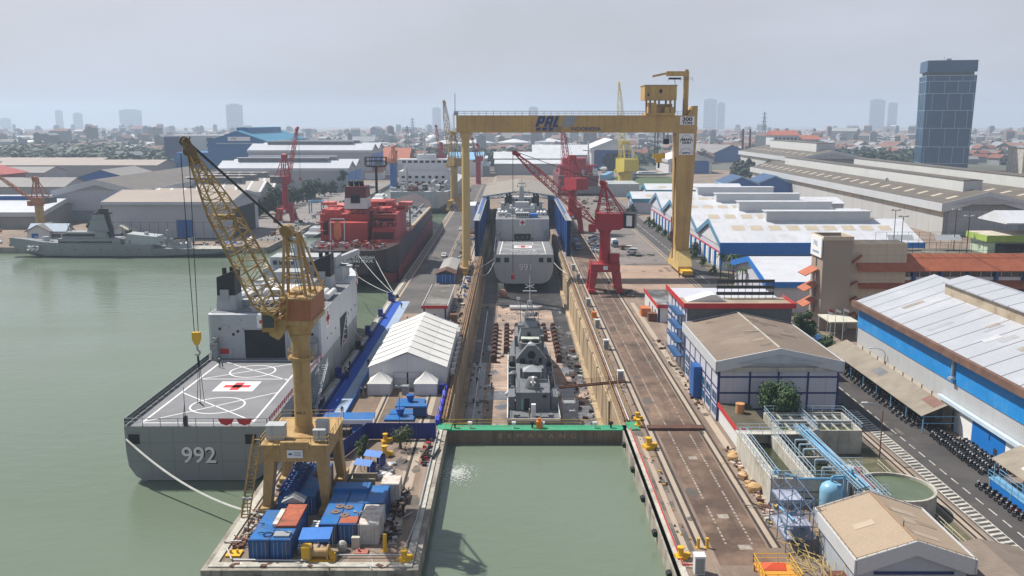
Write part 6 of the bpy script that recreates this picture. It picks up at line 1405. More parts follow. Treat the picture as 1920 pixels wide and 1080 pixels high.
q = MB(); q.box(-.5,-.2,.2,8.2,18.6,23.6); sg=part('sign', q, SIGNW, t); text_part('sign_text','PAL',2.0,M('sign blue', (.15,.35,.6), .5),sg,(-.52,4.6,21.8),(PI/2,0,-PI/2),depth=.02,shear=.2); text_part('sign_text','INDONESIA',.9,M('sign blue', (.15,.35,.6), .5),sg,(-.52,4.2,19.7),(PI/2,0,-PI/2),depth=.02)
q = MB()
for z in (4,8,12,16): q.box(-.1,-.01,4.2,5.0,z,z+2.2)
parts('window', q, GLASS, t)
X0=10.5; X1=78; Y0=2.2
q = MB(); q.box(X0,X1,Y0+1.6,Y0+24,0,17.2); part('main_wall', q, M('office wall', (.48,.5,.54), .6, var=.1), t)
for z,nm in ((15.2,'tile_roof'),):
    q = MB(); q.prism([(Y0-1.6,15.0),(Y0+2.6,18.8),(Y0+2.6,19.1),(Y0-1.7,15.25)],'x',X0-1.2,X1); q.prism([(X0-4.6,15.0),(X0-.2,18.8),(X0-.2,19.1),(X0-4.7,15.25)],'y',Y0-1.0,Y0+10); part('tile_roof', q, TERRA, t)
for z in (10.6,6.6,2.6):
    q = MB(); q.prism([(Y0-1.4,z),(Y0+1.4,z+1.7),(Y0+1.4,z+1.9),(Y0-1.5,z+.2)],'x',X0-.5,X1); q.prism([(X0-3.6,z),(X0-.8,z+1.7),(X0-.8,z+1.9),(X0-3.7,z+.2)],'y',Y0-1.0,Y0+8); part('tile_awning', q, TERRA, t)
q = MB()
for z in (11.9,7.9,3.9): q.box(X0,X1,Y0+1.5,Y0+1.58,z+1.4,z+3.0)
parts('window_band', q, GLASS, t); q = MB()
for k in range(10):
    x=X0+k*7
    q.box(x-.35,x+.35,Y0+.6,Y0+1.5,0,15)
parts('blue_pilaster', q, M('pilaster blue', (.03,.09,.26), .5), t); q = MB()
for k in range(9):
    for z in (11.9,7.9,3.9): q.box(X0+k*7+.6,X0+k*7+6.3,Y0+1.2,Y0+1.45,z+.1,z+1.3)
parts('balcony_panel', q, WHITE, t)
q = MB()
for k in range(27): x=X0+k*2.6; q.box(x-.08,x+.08,Y0+1.4,Y0+1.5,13.2,15)
part('mullion', q, WHITE, t)
q = MB(); q.prism([(-3.5,9.6),(-.3,11.4),(-.3,11.6),(-3.6,9.8)],'y',2,8); q.prism([(-3.5,5.6),(-.3,7.4),(-.3,7.6),(-3.6,5.8)],'y',2,8); q.prism([(-3.5,13.6),(-.3,15.4),(-.3,15.6),(-3.6,13.8)],'y',2,8); parts('side_awning', q, TERRA, t)
q = MB(); q.box(X0+1,X1,Y0+3,Y0+23,17.2,17.6); part('roof_deck', q, M('rooftop court', (.12,.11,.09), .85, var=.35, vs=.15, grime=((.32,.29,.24),.7,.1)), t)
q = MB(); q.rail([(X0+2,Y0+3,17.6),(X0+50,Y0+3,17.6)],4.2,.07,3); q.rail([(X0+12,Y0+22,17.6),(X0+60,Y0+22,17.6)],4.6,.07,3); part('court_fence', q, DARK, t)
q = MB()
for x in (14,27,41): q.add([(X0+x,Y0+18,20.4),(X0+x+7,Y0+18,20.4),(X0+x+7.6,Y0+21,21.6),(X0+x+.6,Y0+21,21.6)],[(0,1,2,3)])
parts('shade_panel', q, STEEL, t)
r_=random.Random(3); q = MB()
for i in range(26):
    x=X0+r_.uniform(2,46); q.box(x,x+r_.uniform(.5,1.6),Y0+3.6,Y0+4.6,17.6,17.6+r_.uniform(.5,1.3))
parts('roof_unit', q, SHIPG, t)
LP = None
for k,(x,y,h) in enumerate(((99,228.5,11),(104,245,12),(116,229,11),(121,246,13),(134,229,12))):
    l=['court lamp post left of the roof court front','court lamp post left at the back of the roof court','court lamp post in the middle front of the roof court','court lamp post right at the back of the roof court','court lamp post by the green rooftop pavilion'][k]
    if LP is None:
        LP=thing('lamp_post',l,'lamp post',(x,y,17.6),0,'lamp posts on the office roof court'); q = MB(); q.cyl((0,0,0),(0,0,11),.12,.08,6); part('pole', q, DARK, LP); q = MB(); q.box(-1.2,1.2,-.1,.1,10.8,11); q.box(-1.3,-.5,-.3,.3,10.9,11.2); q.box(.5,1.3,-.3,.3,10.9,11.2); part('lamp', q, SHIPL, LP)
    else: dup(LP,l,(x,y,17.6))
t = thing('rooftop_pavilion','lime green edged pavilion on the office roof','pavilion',(126,238,17.6)); q = MB(); q.box(0,24,0,9,0,3.4); part('wall', q, M('pale green wall', (.45,.55,.42), .6), t); q = MB(); q.box(-1,25,-1.2,10,3.4,5.0); part('fascia', q, M('lime green', (.30,.42,.08), .5, var=.1), t); q = MB(); q.box(-.8,24.8,-1,9.8,5.0,5.06); part('roof', q, M('peeling roof', (.5,.45,.38), .8, var=.3, vs=.4), t); q = MB(); q.box(2,16,-.06,-.01,.3,2.8); part('window', q, GLASS, t)
q = MB(); q.prism([(-1,8),(14,8),(14,8.3),(6,11),(-1,8.3)],'x',4,40); part('rear_roof', q, WSHEET, t)
# hall on the right with blue band
H1W = M('pale grey lower cladding', (.46,.475,.49), .55, var=.05, vs=.1, corr=(1,.5), streak=((.34,.34,.34),.5,(.5,.5,.03)))
H1B = M('sky blue upper cladding', (.012,.24,.62), .5, var=.1, vs=.15, corr=(1,.5), grime=((.10,.33,.6),.5,.2))
W1R = M('pale roof with dark battens', (.37,.39,.43), .5, var=.04, vs=.1, seams=(1,5.2,.28,(.09,.09,.10)), grime=((.48,.49,.52),.4,.1))
t = thing('production_hall','large hall with pale grey walls, sky blue upper band and a seamed white roof','hall',(76,88,0))
q = MB(); q.prism([(0,0),(32,0),(32,13.2),(16,18.9),(0,13.2)],'y',0,106); part('wall', q, H1W, t); q = MB(); q.box(-.15,-.01,0,106,7.9,13.0); part('blue_band', q, H1B, t)
q = MB(); q.prism([(-.8,13.1),(16,19.05),(32.8,13.1),(32.8,13.5),(16,19.45),(-.8,13.5)],'y',-.8,106.6); part('roof', q, W1R, t); q = MB(); q.box(-1.6,-.82,-.8,106.6,12.5,13.7); part('gutter', q, M('brown gutter', (.16,.09,.065), .8, var=.3, vs=.4), t)
q = MB(); q.box(11.5,20.5,-1,92,16.5,20.1); vb=part('ridge_vent', q, M('stained cream wall', (.42,.35,.26), .8, var=.15, vs=.3, grime=((.22,.15,.1),.8,.25)), t); q = MB(); q.prism([(11,20.13),(16,21.4),(21,20.13),(21,20.35),(16,21.65),(11,20.35)],'y',-1,92.4); part('vent_roof', q, W1R, vb)
q = MB(); q.box(-.9,-.16,0,66,4.3,4.9); part('door_hood', q, M('pale blue hood', (.5,.6,.7), .5, var=.1), t)
q = MB(); q.box(-.25,-.16,44.5,54.5,0,4.3); d_=part('blue_door', q, BLW, t); q = MB(); q.box(-.3,-.26,48.9,49.2,2.4,3.3); q.box(-.3,-.26,46.5,47.5,.7,1.7); part('door_notice', q, DARK, d_)
q = MB(); q.box(-.22,-.155,54.6,60,0,4.3); q.box(-.22,-.155,38,44.4,0,4.3); parts('white_panel', q, SIGNW, t); q = MB()
for k in range(11): y=61+k*4.1; q.box(-.3,-.16,y,y+.2,0,4.4)
parts('wall_post', q, RUSTM, t); q = MB(); q.box(-.2,-.155,61.3,105,0,4.2); part('lower_wall', q, M('cream lower wall', (.55,.5,.42), .7, var=.1, streak=((.35,.3,.25),.5)), t)
q = MB(); q.cyl((-.5,62,9.2),(-.5,62,12.4),.28,n=8); q.box(-1.0,-.16,61.4,62.6,8.6,9.0); part('vent_pipe', q, STEEL, t)
# parking canopies
SHR = M('old sheet canopy roof', (.27,.235,.19), .85, var=.12, vs=.3, grime=((.17,.145,.115),.7,.2), corr=(1,.5), streak=((.16,.14,.11),.5,(.1,1.,.4)))
def canopy(label,x0,x1,y0,y1,ze,zr,patch=None):
    t = thing('parking_canopy',label,'canopy',(x0,y0,0),0,'sheet roofed motorbike canopies'); W=x1-x0; L=y1-y0; xr=W*.68
    q = MB(); q.prism([(0,ze),(xr,zr),(W,ze+.5),(W,ze+.6),(xr,zr+.1),(0,ze+.1)],'y',0,L); rf=part('roof', q, SHR, t)
    sl=(zr-ze)/xr
    for a,b,y,l_,m in patch or (): q = MB(); q.add([(a,y,ze+a*sl+.13),(b,y,ze+b*sl+.13),(b,y+l_,ze+b*sl+.13),(a,y+l_,ze+a*sl+.13)],[(0,1,2,3)]); part('roof_patch', q, m, rf)
    q = MB(); n=max(2,int(L/6))
    for k in range(n+1):
        y=.3+(L-.6)*k/n
        for x in (.5,W-.4): q.beam((x,y,0),(x,y,ze),.16)
    parts('post', q, BLUEL, t); q = MB()
    for k in range(n+1): y=.3+(L-.6)*k/n; q.beam((.3,y,ze-.1),(W-.2,y,ze-.1),.14)
    q.beam((.5,.3,ze-.1),(.5,L-.3,ze-.1),.14); q.beam((.5,.3,1.7),(W-.4,.3,1.7),.14); part('frame', q, BLUEL, t)
    return t
canopy('long old sheet roofed canopy along the hall, sheltering a row of motorbikes',69.4,75.7,147,194,3.0,4.9,[(1.6,3.3,22,4,SHIPD),(2.4,4.2,1,5,M('reddish sheet', (.2,.11,.085), .8))])
canopy('near sheet roofed canopy with white patches by the blue hall door',70.8,76.8,104,127,3.2,5.2,[(1.5,2.4,3,1.2,SIGNW),(1.2,2.2,7,1.2,SIGNW),(1.4,2.4,12,1.2,SIGNW),(1.2,2.3,16,1.4,SIGNW)])
t = thing('blue_stair','blue steel platform with railings in front of the near canopy','platform',(68.9,113,0)); q = MB(); q.box(0,1.6,0,11,1.5,1.65); part('deck', q, BLUEL, t); q = MB(); q.rail([(0,0,1.65),(0,11,1.65)],1.1,.07,1.5); q.rail([(1.6,0,1.65),(1.6,11,1.65)],1.1,.07,1.5); part('railing', q, BLUEL, t); q = MB()
for y in (.3,5,10.5):
    for x in (.1,1.5): q.box(x-.07,x+.07,y-.07,y+.07,0,1.5)
parts('post', q, BLUEL, t); q = MB(); q.box(.1,1.5,.3,10.5,.1,1.4); part('side_sheet', q, BLW, t)

def roof_patches(roof, X0, W2, y0, y1, ze, zr, n, mats, seed, both=True, lift=.46, sz=(1.2,3.2)):
    rr=random.Random(seed); sl=(zr-ze)/W2
    for i in range(n):
        u=rr.uniform(.08,.8)*W2; w_=rr.uniform(*sz); l_=rr.uniform(.8,1.9); y=rr.uniform(y0,y1-3); s_=rr.choice((0,1)) if both else 0
        u1=min(u+w_,W2*.97); q=MB(); xs=(X0+u,X0+u1) if not s_ else (X0+2*W2-u,X0+2*W2-u1)
        q.add([(xs[0],y,ze+u*sl+lift+i*.0012),(xs[1],y,ze+u1*sl+lift+i*.0012),(xs[1],y+l_,ze+u1*sl+lift+i*.0012),(xs[0],y+l_,ze+u*sl+lift+i*.0012)],[(0,1,2,3)]); part('roof_sheet', q, rr.choice(mats), roof)
def roof_of(word):
    for o in COL.objects:
        if o.parent and o.name.startswith('roof') and word in (o.parent.get('label') or ''): return o
PM_ = [M('faded sheet', (.33,.335,.36), .6, var=.1), M('stained sheet', (.30,.27,.24), .75, var=.2, grime=((.2,.14,.1),.6,.8)), M('newer sheet', (.48,.49,.52), .45)]
PB_ = [M('faded brown sheet', (.25,.20,.16), .8, var=.15), M('dark brown sheet', (.15,.115,.09), .85, var=.2)]
roof_patches(roof_of('sky blue upper band'),0,10,4,100,13.78,17.32,16,PM_,1,False,lift=.03,sz=(2,5))
roof_patches(roof_of('navy grid lines'),0,10.5,1,29,10.7,12.9,12,PB_,2,lift=.41)
# ---------------------------------------------------------------- treatment plant
POND = M('dark tank water', (.025,.03,.018), .12, var=.4, vs=.3, grime=((.06,.08,.02),.6,.25))
PONDG = M('green tank water', (.06,.085,.015), .2, var=.3, vs=.25, grime=((.10,.12,.02),.7,.3))
t = thing('settling_tank','long concrete settling tank with stained white walls and blue railings','tank',(35.7,117.7,0))
q = MB(); H4=3.9
for a,b,c,d in ((0,.35,0,19.3),(10.6,10.95,0,19.3),(.35,10.6,0,.35),(.35,10.6,18.95,19.3)): q.box(a,b,c,d,0,H4)
q.box(4.9,6.1,.35,18.95,0,H4-.02); q.box(-.25,1.0,-.25,19.5,H4-.02,H4+.15); q.box(1.0,10.7,17.6,19.5,H4-.02,H4+.14); q.box(6.1,10.6,8.6,8.9,0,H4-.2)
part('basin_wall', q, CONCL, t)
q = MB(); q.box(.35,4.9,.35,18.95,.1,2.1); q.box(6.1,10.6,.35,8.6,.1,2.6); q.box(6.1,10.6,8.9,18.95,.1,2.2); parts('tank_water', q, POND, t)
BR = M('pale blue railing', (.40,.52,.62), .5, var=.1)
q = MB()
for x in (-.15,.95,4.95,6.05,10.7): q.rail([(x,.2,H4+.1),(x,17.6,H4+.1)],1.1,.06,1.7)
for y in (-.15,17.7,19.4): q.rail([(0,y,H4+.1),(10.7,y,H4+.1)],1.1,.06,1.7)
part('railing', q, BR, t)
q = MB()
for y in (10,12,14): q.cyl((9.8,y,H4+.5),(7.6,y,H4+.5),.14,n=7); q.cyl((7.6,y,H4+.5),(7.6,y,2.2),.14,n=7)
for y in (3,6): q.cyl((10.4,y,H4+.4),(8,y,H4+.4),.14,n=7); q.cyl((8,y,H4+.4),(8,y,2.6),.14,n=7)
parts('dip_pipe', q, BR, t); q = MB(); q.cyl((10,1,H4+.6),(10,19,H4+.6),.18,n=8); q.cyl((1.8,.2,H4+.7),(3.6,-.6,H4+.2),.2,n=8); q.cyl((3.6,-.6,H4+.2),(10.5,-.6,H4+.2),.2,n=8); q.cyl((10.5,-.6,H4+.2),(10.8,-.6,H4+1.6),.2,n=8); part('feed_pipe', q, BLUEL, t); q = MB(); q.box(.6,1.6,1.0,1.5,H4+.15,H4+.7); q.cyl((.9,1.2,H4+.7),(.9,1.2,H4+1.1),.15,n=8); part('pump', q, BLUEL, t)
q = MB(); q.box(4.6,6.3,-.06,-.01,.9,1.05); q.box(.4,8.5,-.08,-.01,1.9,2.0); part('wall_pipe', q, DARK, t)
t = thing('filter_tank','square concrete filter tank with walkway beams at the back of the plant','tank',(42.5,137.4,0)); q = MB()
for a,b,c,d in ((0,.3,0,9.2),(12.9,13.2,0,9.2),(.3,12.9,0,.3),(.3,12.9,8.9,9.2),(6,6.3,.3,8.9),(.3,12.9,4.4,4.7)): q.box(a,b,c,d,0,3.9)
part('basin_wall', q, CONCL, t); q = MB(); q.box(.3,6,.3,4.4,.1,3.0); q.box(6.3,12.9,.3,4.4,.1,3.1); q.box(.3,6,4.7,8.9,.1,2.9); q.box(6.3,12.9,4.7,8.9,.1,3.0); parts('tank_water', q, PONDG, t)
q = MB()
for x in (8,9.6,11.3,2,3.8): q.box(x,x+.25,.3,8.9,3.5,3.75)
parts('beam', q, CONCL, t); q = MB(); q.rail([(0,0,3.9),(13.2,0,3.9),(13.2,9.2,3.9),(0,9.2,3.9)],1.1,.06,1.6,closed=True); q.rail([(0,4.4,3.9),(13.2,4.4,3.9)],1.1,.06,1.6); q.rail([(6,0,3.9),(6,9.2,3.9)],1.1,.06,1.6); part('railing', q, BR, t); q = MB(); q.box(-.1,13.3,4.3,5.1,3.92,4.0); q.box(5.6,6.4,0,9.2,3.93,4.02); part('walkway', q, STEEL, t)
t = thing('clarifier','round concrete clarifier with green water','tank',(52.6,117.2,0)); q = MB(); n=40
vs=[]; 
q.loft([[(5.2*math.cos(2*PI*i/n),5.2*math.sin(2*PI*i/n),z) for i in range(n)] for z in (0,3.0)],cap0=False,cap1=False); q.loft([[(r*math.cos(2*PI*i/n),r*math.sin(2*PI*i/n),z) for i in range(n)] for r,z in ((5.2,3.0),(4.85,3.0),(4.85,1))],cap0=False,cap1=False); part('basin_wall', q, CONCL, t)
q = MB(); q.cyl((0,0,.5),(0,0,2.6),4.84,n=40); part('tank_water', q, M('pale green water', (.10,.13,.075), .25, var=.15, vs=.3), t)
q = MB(); q.box(-4.2,-3.2,-6,6.5,3.1,3.2); q.rail([(-4.2,-6,3.2),(-4.2,6.5,3.2)],1.1,.06,1.3); q.rail([(-3.2,-6,3.2),(-3.2,6.5,3.2)],1.1,.06,1.3); br_=part('bridge', q, BR, t); q = MB(); q.cyl((-3.7,-2,3.5),(-3.7,5,3.5),.16,n=7); q.box(-4.1,-3.4,3.4,4.6,3.2,3.9); part('pipe', q, M('brick red pipe', (.3,.1,.08), .6), br_)
t = thing('open_basin','open concrete basin of green water beside the round clarifier','tank',(46.9,116.2,0)); q = MB()
for a,b,c,d in ((0,.25,0,9.4),(4.2,4.45,0,9.4),(.25,4.2,0,.25),(.25,4.2,9.15,9.4)): q.box(a,b,c,d,0,2.6)
part('basin_wall', q, CONCL, t); q = MB(); q.box(.25,4.2,.25,9.15,.1,2.0); part('tank_water', q, PONDG, t); q = MB(); q.rail([(0,0,2.6),(4.4,0,2.6)],1,.05,1.2); q.rail([(0,0,2.6),(0,9.4,2.6)],1,.05,1.2); q.rail([(0,9.4,2.6),(4.4,9.4,2.6)],1.3,.06,1.2); part('railing', q, BR, t); q = MB(); q.box(.3,2.6,6.9,9.1,1.4,3.0); part('weir_box', q, CONCL, t)
t = thing('pressure_vessel','tall light blue pressure vessel with a pipe crook on its dome','vessel',(42.6,113.9,0)); q = MB(); q.lathe((0,0,0),[(1.2,.5),(1.45,.9),(1.5,3.9),(1.3,4.5),(.8,4.9),(.2,5.05)],22); part('shell', q, M('pale blue vessel', (.20,.42,.58), .4, var=.06, grime=((.3,.42,.5),.4,.6)), t, smooth=True)
q = MB()
for x,y in ((-1,-1),(1,-1),(1,1),(-1,1)): q.box(x-.12,x+.12,y-.12,y+.12,0,.9)
parts('leg', q, BLUEL, t); q = MB(); q.cyl((0,0,5),(0,0,5.7),.2,n=8); q.cyl((0,0,5.7),(1.8,.3,5.7),.2,n=8); q.cyl((1.8,.3,5.7),(1.8,.3,.3),.2,n=8); q.cyl((.6,-.9,4.5),(.6,-.9,5.0),.35,n=10); part('pipework', q, BLUEL, t)
q = MB(); r_=random.Random(9)
for i in range(9): x=2.2+r_.uniform(0,3); y=r_.uniform(-1.5,2); q.cyl((x,y,.2),(x+r_.uniform(-.6,.6),y,r_.uniform(1.4,2.6)),r_.uniform(.12,.35),n=8)
for i in range(7): y=r_.uniform(-1.6,2); q.cyl((1.6,y,r_.uniform(.5,2)),(6,y+r_.uniform(-.5,.5),r_.uniform(.5,2)),.12,n=6)
q.box(2,4.6,-2,-.6,1.5,1.65); part('pump_set', q, BLUEL, t)
q = MB(); q.cyl((0,0,.5),(0,3,.5),.5,n=12); single('blower', q, SIGNW, 'white horizontal drum beside the round clarifier', 'blower', (51.5,123.8,0))
t = thing('pipe_bridge','light blue pipe bridge running between the settling tank and the clarifier','pipe bridge',(45.9,112.5,0)); q = MB()
for x in (0,.5,1.0): q.cyl((x,0,4.6+x*.3),(x-1.0,25,4.6+x*.3),.13,n=7)
part('pipe', q, BLUEL, t); q = MB(); q.rail([(-.3,0,3.9),(-1.2,25,3.9)],1.1,.06,1.6); q.rail([(1.2,0,3.9),(.3,25,3.9)],1.1,.06,1.6)
for k in range(8): y=k*3.4+.4; q.beam((-.2,y,0),(-.2,y,4.0),.14); q.beam((1.0,y,0),(1.0,y,4.0),.14); q.beam((-.3,y,4.0),(1.2,y,4.0),.12)
part('railing', q, BR, t)
t = thing('scaffold','blue and grey scaffold tower with pipework beside the tan roofed shed','scaffold',(33.6,103.6,0)); q = MB()
for x in (0,1.6,3.2,4.0):
    for y in (0,3.6,7.2): q.beam((x,y,0),(x,y,7.2 if x<3.5 else 5.2),.1)
for z in (1.7,3.4,5.2,6.9):
    for y in (0,3.6,7.2): q.beam((0,y,z),(4,y,z),.07); q.beam((0,y,z-1.7),(3.2,y,z),.06)
    for x in (0,1.6,3.2): q.beam((x,0,z),(x,7.2,z),.07); q.beam((x,0,z),(x,3.6,max(0,z-1.7)),.06)
part('frame', q, M('scaffold blue grey', (.13,.19,.30), .5, var=.2), t)
q = MB(); q.box(.1,3.1,.1,3.4,3.45,3.55); q.box(.1,3.1,3.7,7.0,5.25,5.33); q.box(.1,3.9,.1,7,1.72,1.8); parts('platform', q, M('platform lilac', (.35,.38,.47), .6, var=.2), t)
q = MB()
for i in range(16): x=r_.uniform(.3,3.6); y=r_.uniform(.5,6.8); z=r_.uniform(.2,3); q.cyl((x,y,z),(x,y,z+r_.uniform(1,3)),r_.uniform(.07,.2),n=7) if i%2 else q.cyl((x,y,z+1),(x+r_.uniform(-1,1),y+r_.uniform(1,4),z+1),r_.uniform(.06,.15),n=7)
part('pipework', q, BLUEL, t); q = MB(); q.cyl((2.1,4.4,.1),(2.1,4.4,3.2),.55,n=12); part('drum', q, BLUE, t)
t = thing('work_platform','orange yellow work platform with a red sheet at the bottom of the picture','platform',(30.6,96.6,0)); OY=M('orange platform', (.62,.27,.04), .6, var=.15, vs=.6); q = MB(); q.box(-2.1,2.1,-2.4,2.6,.9,1.05); part('deck', q, OY, t); q = MB(); q.rail([(-2.1,-2.4,1.05),(2.1,-2.4,1.05),(2.1,2.6,1.05),(-2.1,2.6,1.05)],1.1,.07,1.4,closed=True); part('railing', q, YELB, t)
q = MB()
for x in (-2,2):
    for y in (-2.3,2.5): q.box(x-.1,x+.1,y-.1,y+.1,0,.9)
parts('leg', q, OY, t); q = MB(); q.add([(-1.5,.6,1.1),(1.2,.5,1.1),(1.5,2.3,1.15),(-1.2,2.4,1.15),(-.2,1.4,1.6)],[(0,1,4),(1,2,4),(2,3,4),(3,0,4)]); part('red_sheet', q, M('red orange sheet', (.62,.08,.03), .6), t)
PL = M('yellowish scaffold poles', (.42,.32,.13), .7, var=.3)
q = MB()
for i in range(46): x=33.0+r_.uniform(0,4.5); y=93+r_.uniform(0,10); a=r_.uniform(-.5,.5); L_=r_.uniform(2,5); q.cyl((x,y,.2+r_.uniform(0,2.6)),(x+math.sin(a)*L_,y+math.cos(a)*L_*.8,.2+r_.uniform(0,3)),.05,n=5)
o=struct('pole_heap', q, PL, 'stuff'); tag(o,'tangle of yellowish poles below the blue scaffold','poles')
scrap('debris_pile','sacks and rubble along the foot of the settling tank wall',34.0,35.3,112,140,80,[SACKO,PINKB,RUSTM,BROWN,CONC],.7,seed=31,smax=.7)
for l,x,y,s_ in (('big tan bulk sack near the front corner of the settling tank',34.7,122.5,1.0),('tan bulk sack further back along the settling tank wall',34.5,134.5,.9)):
    q = MB(); q.loft([[(s_*r*math.cos(2*PI*i/10)*(1+.12*math.sin(3*i+z)),s_*r*math.sin(2*PI*i/10)*1.1,z*s_) for i in range(10)] for r,z in ((.75,0),(.95,.4),(.9,.9),(.45,1.25))]); single('bulk_sack', q, SACKO, l, 'sack', (x,y,0), group='bulk sacks by the settling tank', smooth=True)
scrap('debris_pile','planks and poles in front of the settling tank',33.8,36.3,111,118,50,[PL,BROWN,CONCL],.7,seed=33,smax=.6)
q = MB(); q.box(0,1.9,0,1.9,0,2.0); single('rusty_tank', q, RUSTM, 'rusty square tank beside the tan roofed shed', 'tank', (36.0,93.5,0))
# tan roofed shed in the foreground
t = hall('shed','tan corrugated roofed shed in the lower right foreground','building',(37.7,91.4,0),12.2,11.8,5.4,7.4,M('shed wall', (.38,.42,.47), .6, var=.08),TANR,ov=.5,fascia=GREYF,fh=1.5)
q = MB(); q.box(1.7,10.4,-.12,-.02,3.7,4.0); part('beam', q, NAVY, t); q = MB()
for k in range(4): q.box(1.8+k*2.2,3.8+k*2.2,-.1,-.02,1.4,3.6)
parts('shutter', q, M('cream slats', (.48,.46,.40), .6, corr=(2,.3)), t); q = MB(); q.cyl((5.9,3,7.4),(5.9,3,8.5),.06,n=6); part('roof_pipe', q, RUSTM, t); q = MB(); q.rail([(-.5,-.6,5.55),(-.5,12.6,5.55)],.35,.05,1.2,mid=False); q.rail([(-.5,12.6,5.6),(5.9,12.6,7.7),(12.3,12.6,5.6)],.3,.05,1.2,mid=False); q.rail([(-.5,-.6,5.6),(5.9,-.6,7.7),(12.3,-.6,5.6)],.3,.05,1.2,mid=False); q.box(5.75,6.05,-.5,12.7,7.72,7.85); part('edge_wire', q, M('rusty edge', (.3,.2,.13), .8), t)
roof_patches(roof_of('tan corrugated roofed shed'),0,5.9,.5,11.5,5.4,7.4,7,[M('faded tan sheet', (.41,.33,.25), .75, var=.1),M('dull tan sheet', (.30,.23,.165), .8, var=.1)],3,lift=.41)
t = hall('shed','low brown roofed lean-to right of the tan shed at the bottom edge','building',(50.3,84,0),15,9,2.6,3.6,CONC,M('dull brown roof', (.20,.16,.13), .85, var=.15, corr=(1,.5)),ov=.4)
q = MB(); q.rail([(56.2,96,0),(56.2,132,0)],1.1,.07,2.0); single('plant_fence', q, M('pale yellow rails', (.55,.52,.38), .6), 'pale yellow railing along the rail track beside the plant', 'railing')
g_=MB(); g_.box(50,58.3,124,140,0,.01); g_.box(55.2,58.4,97,124,0,.011); struct('grass', g_, M('scrub ground', (.085,.085,.045), .95, var=.35, vs=.3, grime=((.16,.13,.09),.7,.3)))
q = MB(); q.box(-.4,.4,-.8,.8,0,1.3); q.prism([(-.8,0),(.8,0),(-.8,1.9)],'x',-.35,.35); single('buffer_stop', q, YELB, 'yellow buffer stop at the end of the rail by the hatched strip', 'buffer stop', (59.6,101.2,0.1))
t = thing('ladder_stand','tall yellow ladder stand at the lower right road edge','ladder',(63.2,99.5,0)); q = MB()
for x in (-.35,.35): q.beam((x,0,0),(x,.5,4.4),.09)
for k in range(11): q.beam((-.35,.04*k,.3+k*.38),(.35,.04*k,.3+k*.38),.06)
part('ladder', q, YELB, t); q = MB(); q.box(-.5,.5,.2,.8,4.4,4.9); part('lamp_head', q, DARK, t)
# street lamps
def lamp(label,x,y,h,rz,arm=2.6):
    t = thing('street_lamp',label,'street lamp',(x,y,0),rz,'curved arm street lamps by the road'); q = MB(); q.cyl((0,0,0),(0,0,h-1.2),.11,.08,8); part('pole', q, RUSTM, t)
    q = MB(); pr=Vector((0,0,h-1.2))
    for k in range(1,8): a=k/7*PI/2; p=Vector((-arm*(1-math.cos(a)),0,h-1.2+1.3*math.sin(a))); q.cyl(pr,p,.07,n=6); pr=p
    part('arm', q, SHIPL, t); q = MB(); q.cbox((pr.x-.35,0,pr.z),(.9,.32,.18)); part('lamp_head', q, WHITE, t); return t
lamp('curved white street lamp between the rail track and the road by the clarifier',57.9,135.5,9,0); lamp('street lamp beside the big green tree',44.2,150.6,7,PI); lamp('street lamp against the pale hall wall behind the canopy',75.6,178,7,0)
# ---------------------------------------------------------------- trees, vehicles, people
def leafmat(name, c):
    m = M(name, c, .7, var=.4, vs=.7, grain=.2, grime=((c[0]*1.8,c[1]*1.6,c[2]*1.1),.6,.9)); return m
LEAF = leafmat('leaf green', (.030,.075,.018)); LEAFD = leafmat('dark leaf', (.016,.042,.016)); LEAFB = leafmat('bright shrub leaf', (.05,.10,.02)); LEAFY = leafmat('olive shrub leaf', (.06,.085,.02))
def crown_mb(r, h, z0, n, s, seed, lobes=9, flat=1.0):
    rr = random.Random(seed); q = MB(); L = []
    for i in range(lobes):
        a=rr.uniform(0,2*PI); d=r*rr.uniform(.15,.68); L.append((d*math.cos(a),d*math.sin(a),z0+h*rr.uniform(.2,.85),r*rr.uniform(.3,.52)))
    for i in range(n):
        cx_,cy_,cz_,cr=rr.choice(L); v=Vector((rr.gauss(0,1),rr.gauss(0,1),rr.gauss(0,1))).normalized()*cr*(rr.random()**.4)
        p=Vector((cx_+v.x,cy_+v.y,cz_+v.z*flat)); nrm=(v.normalized()+Vector((rr.uniform(-.7,.7),rr.uniform(-.7,.7),rr.uniform(0,1)))).normalized()
        a=nrm.orthogonal().normalized(); b=nrm.cross(a); w=s*rr.uniform(.6,1.4)
        q.add([p-a*w,p-b*w*.6,p+a*w,p+b*w*.6],[(0,1,2,3)])
    return q, L
TREES = {}
def tree(label, x, y, r, h, th, mat=None, n=1400, s=.28, seed=1, group=None, name='tree', lobes=9, z=0, key=None, sc=1.0):
    if key and key in TREES:
        o=dup(TREES[key],label,(x,y,z),rng.uniform(0,6),sc); 
        if group: o['group']=group
        return o
    t = thing(name,label,'tree' if name!='bush' else 'bush',(x,y,z),0,group); q,L = crown_mb(r,h,th,n,s,seed,lobes); part('crown', q, mat or LEAF, t)
    q = MB(); q.cyl((0,0,0),(0,0,th+h*.25),r*.09+.05,r*.05+.03,7)
    for lx,ly,lz,lr in L[:5]: q.cyl((0,0,th*.7),(lx,ly,lz),r*.04+.02,.02,5)
    part('trunk', q, TRUNK, t)
    if key: TREES[key]=t; t.scale=(sc,sc,sc)
    return t
tree('dense round green tree in front of the white workshop',45.2,148.6,4.4,7.2,1.2,n=4600,s=.26,seed=4,lobes=14)
tree('feathery olive tree in front of the blue pier fence',-18.0,139.8,2.6,2.2,1.2,LEAFY,n=900,s=.16,seed=6)
tree('leaning green sapling beside the blue fence and small tents',-23.1,134.2,1.4,4.6,.4,LEAFB,n=900,s=.15,seed=7); 
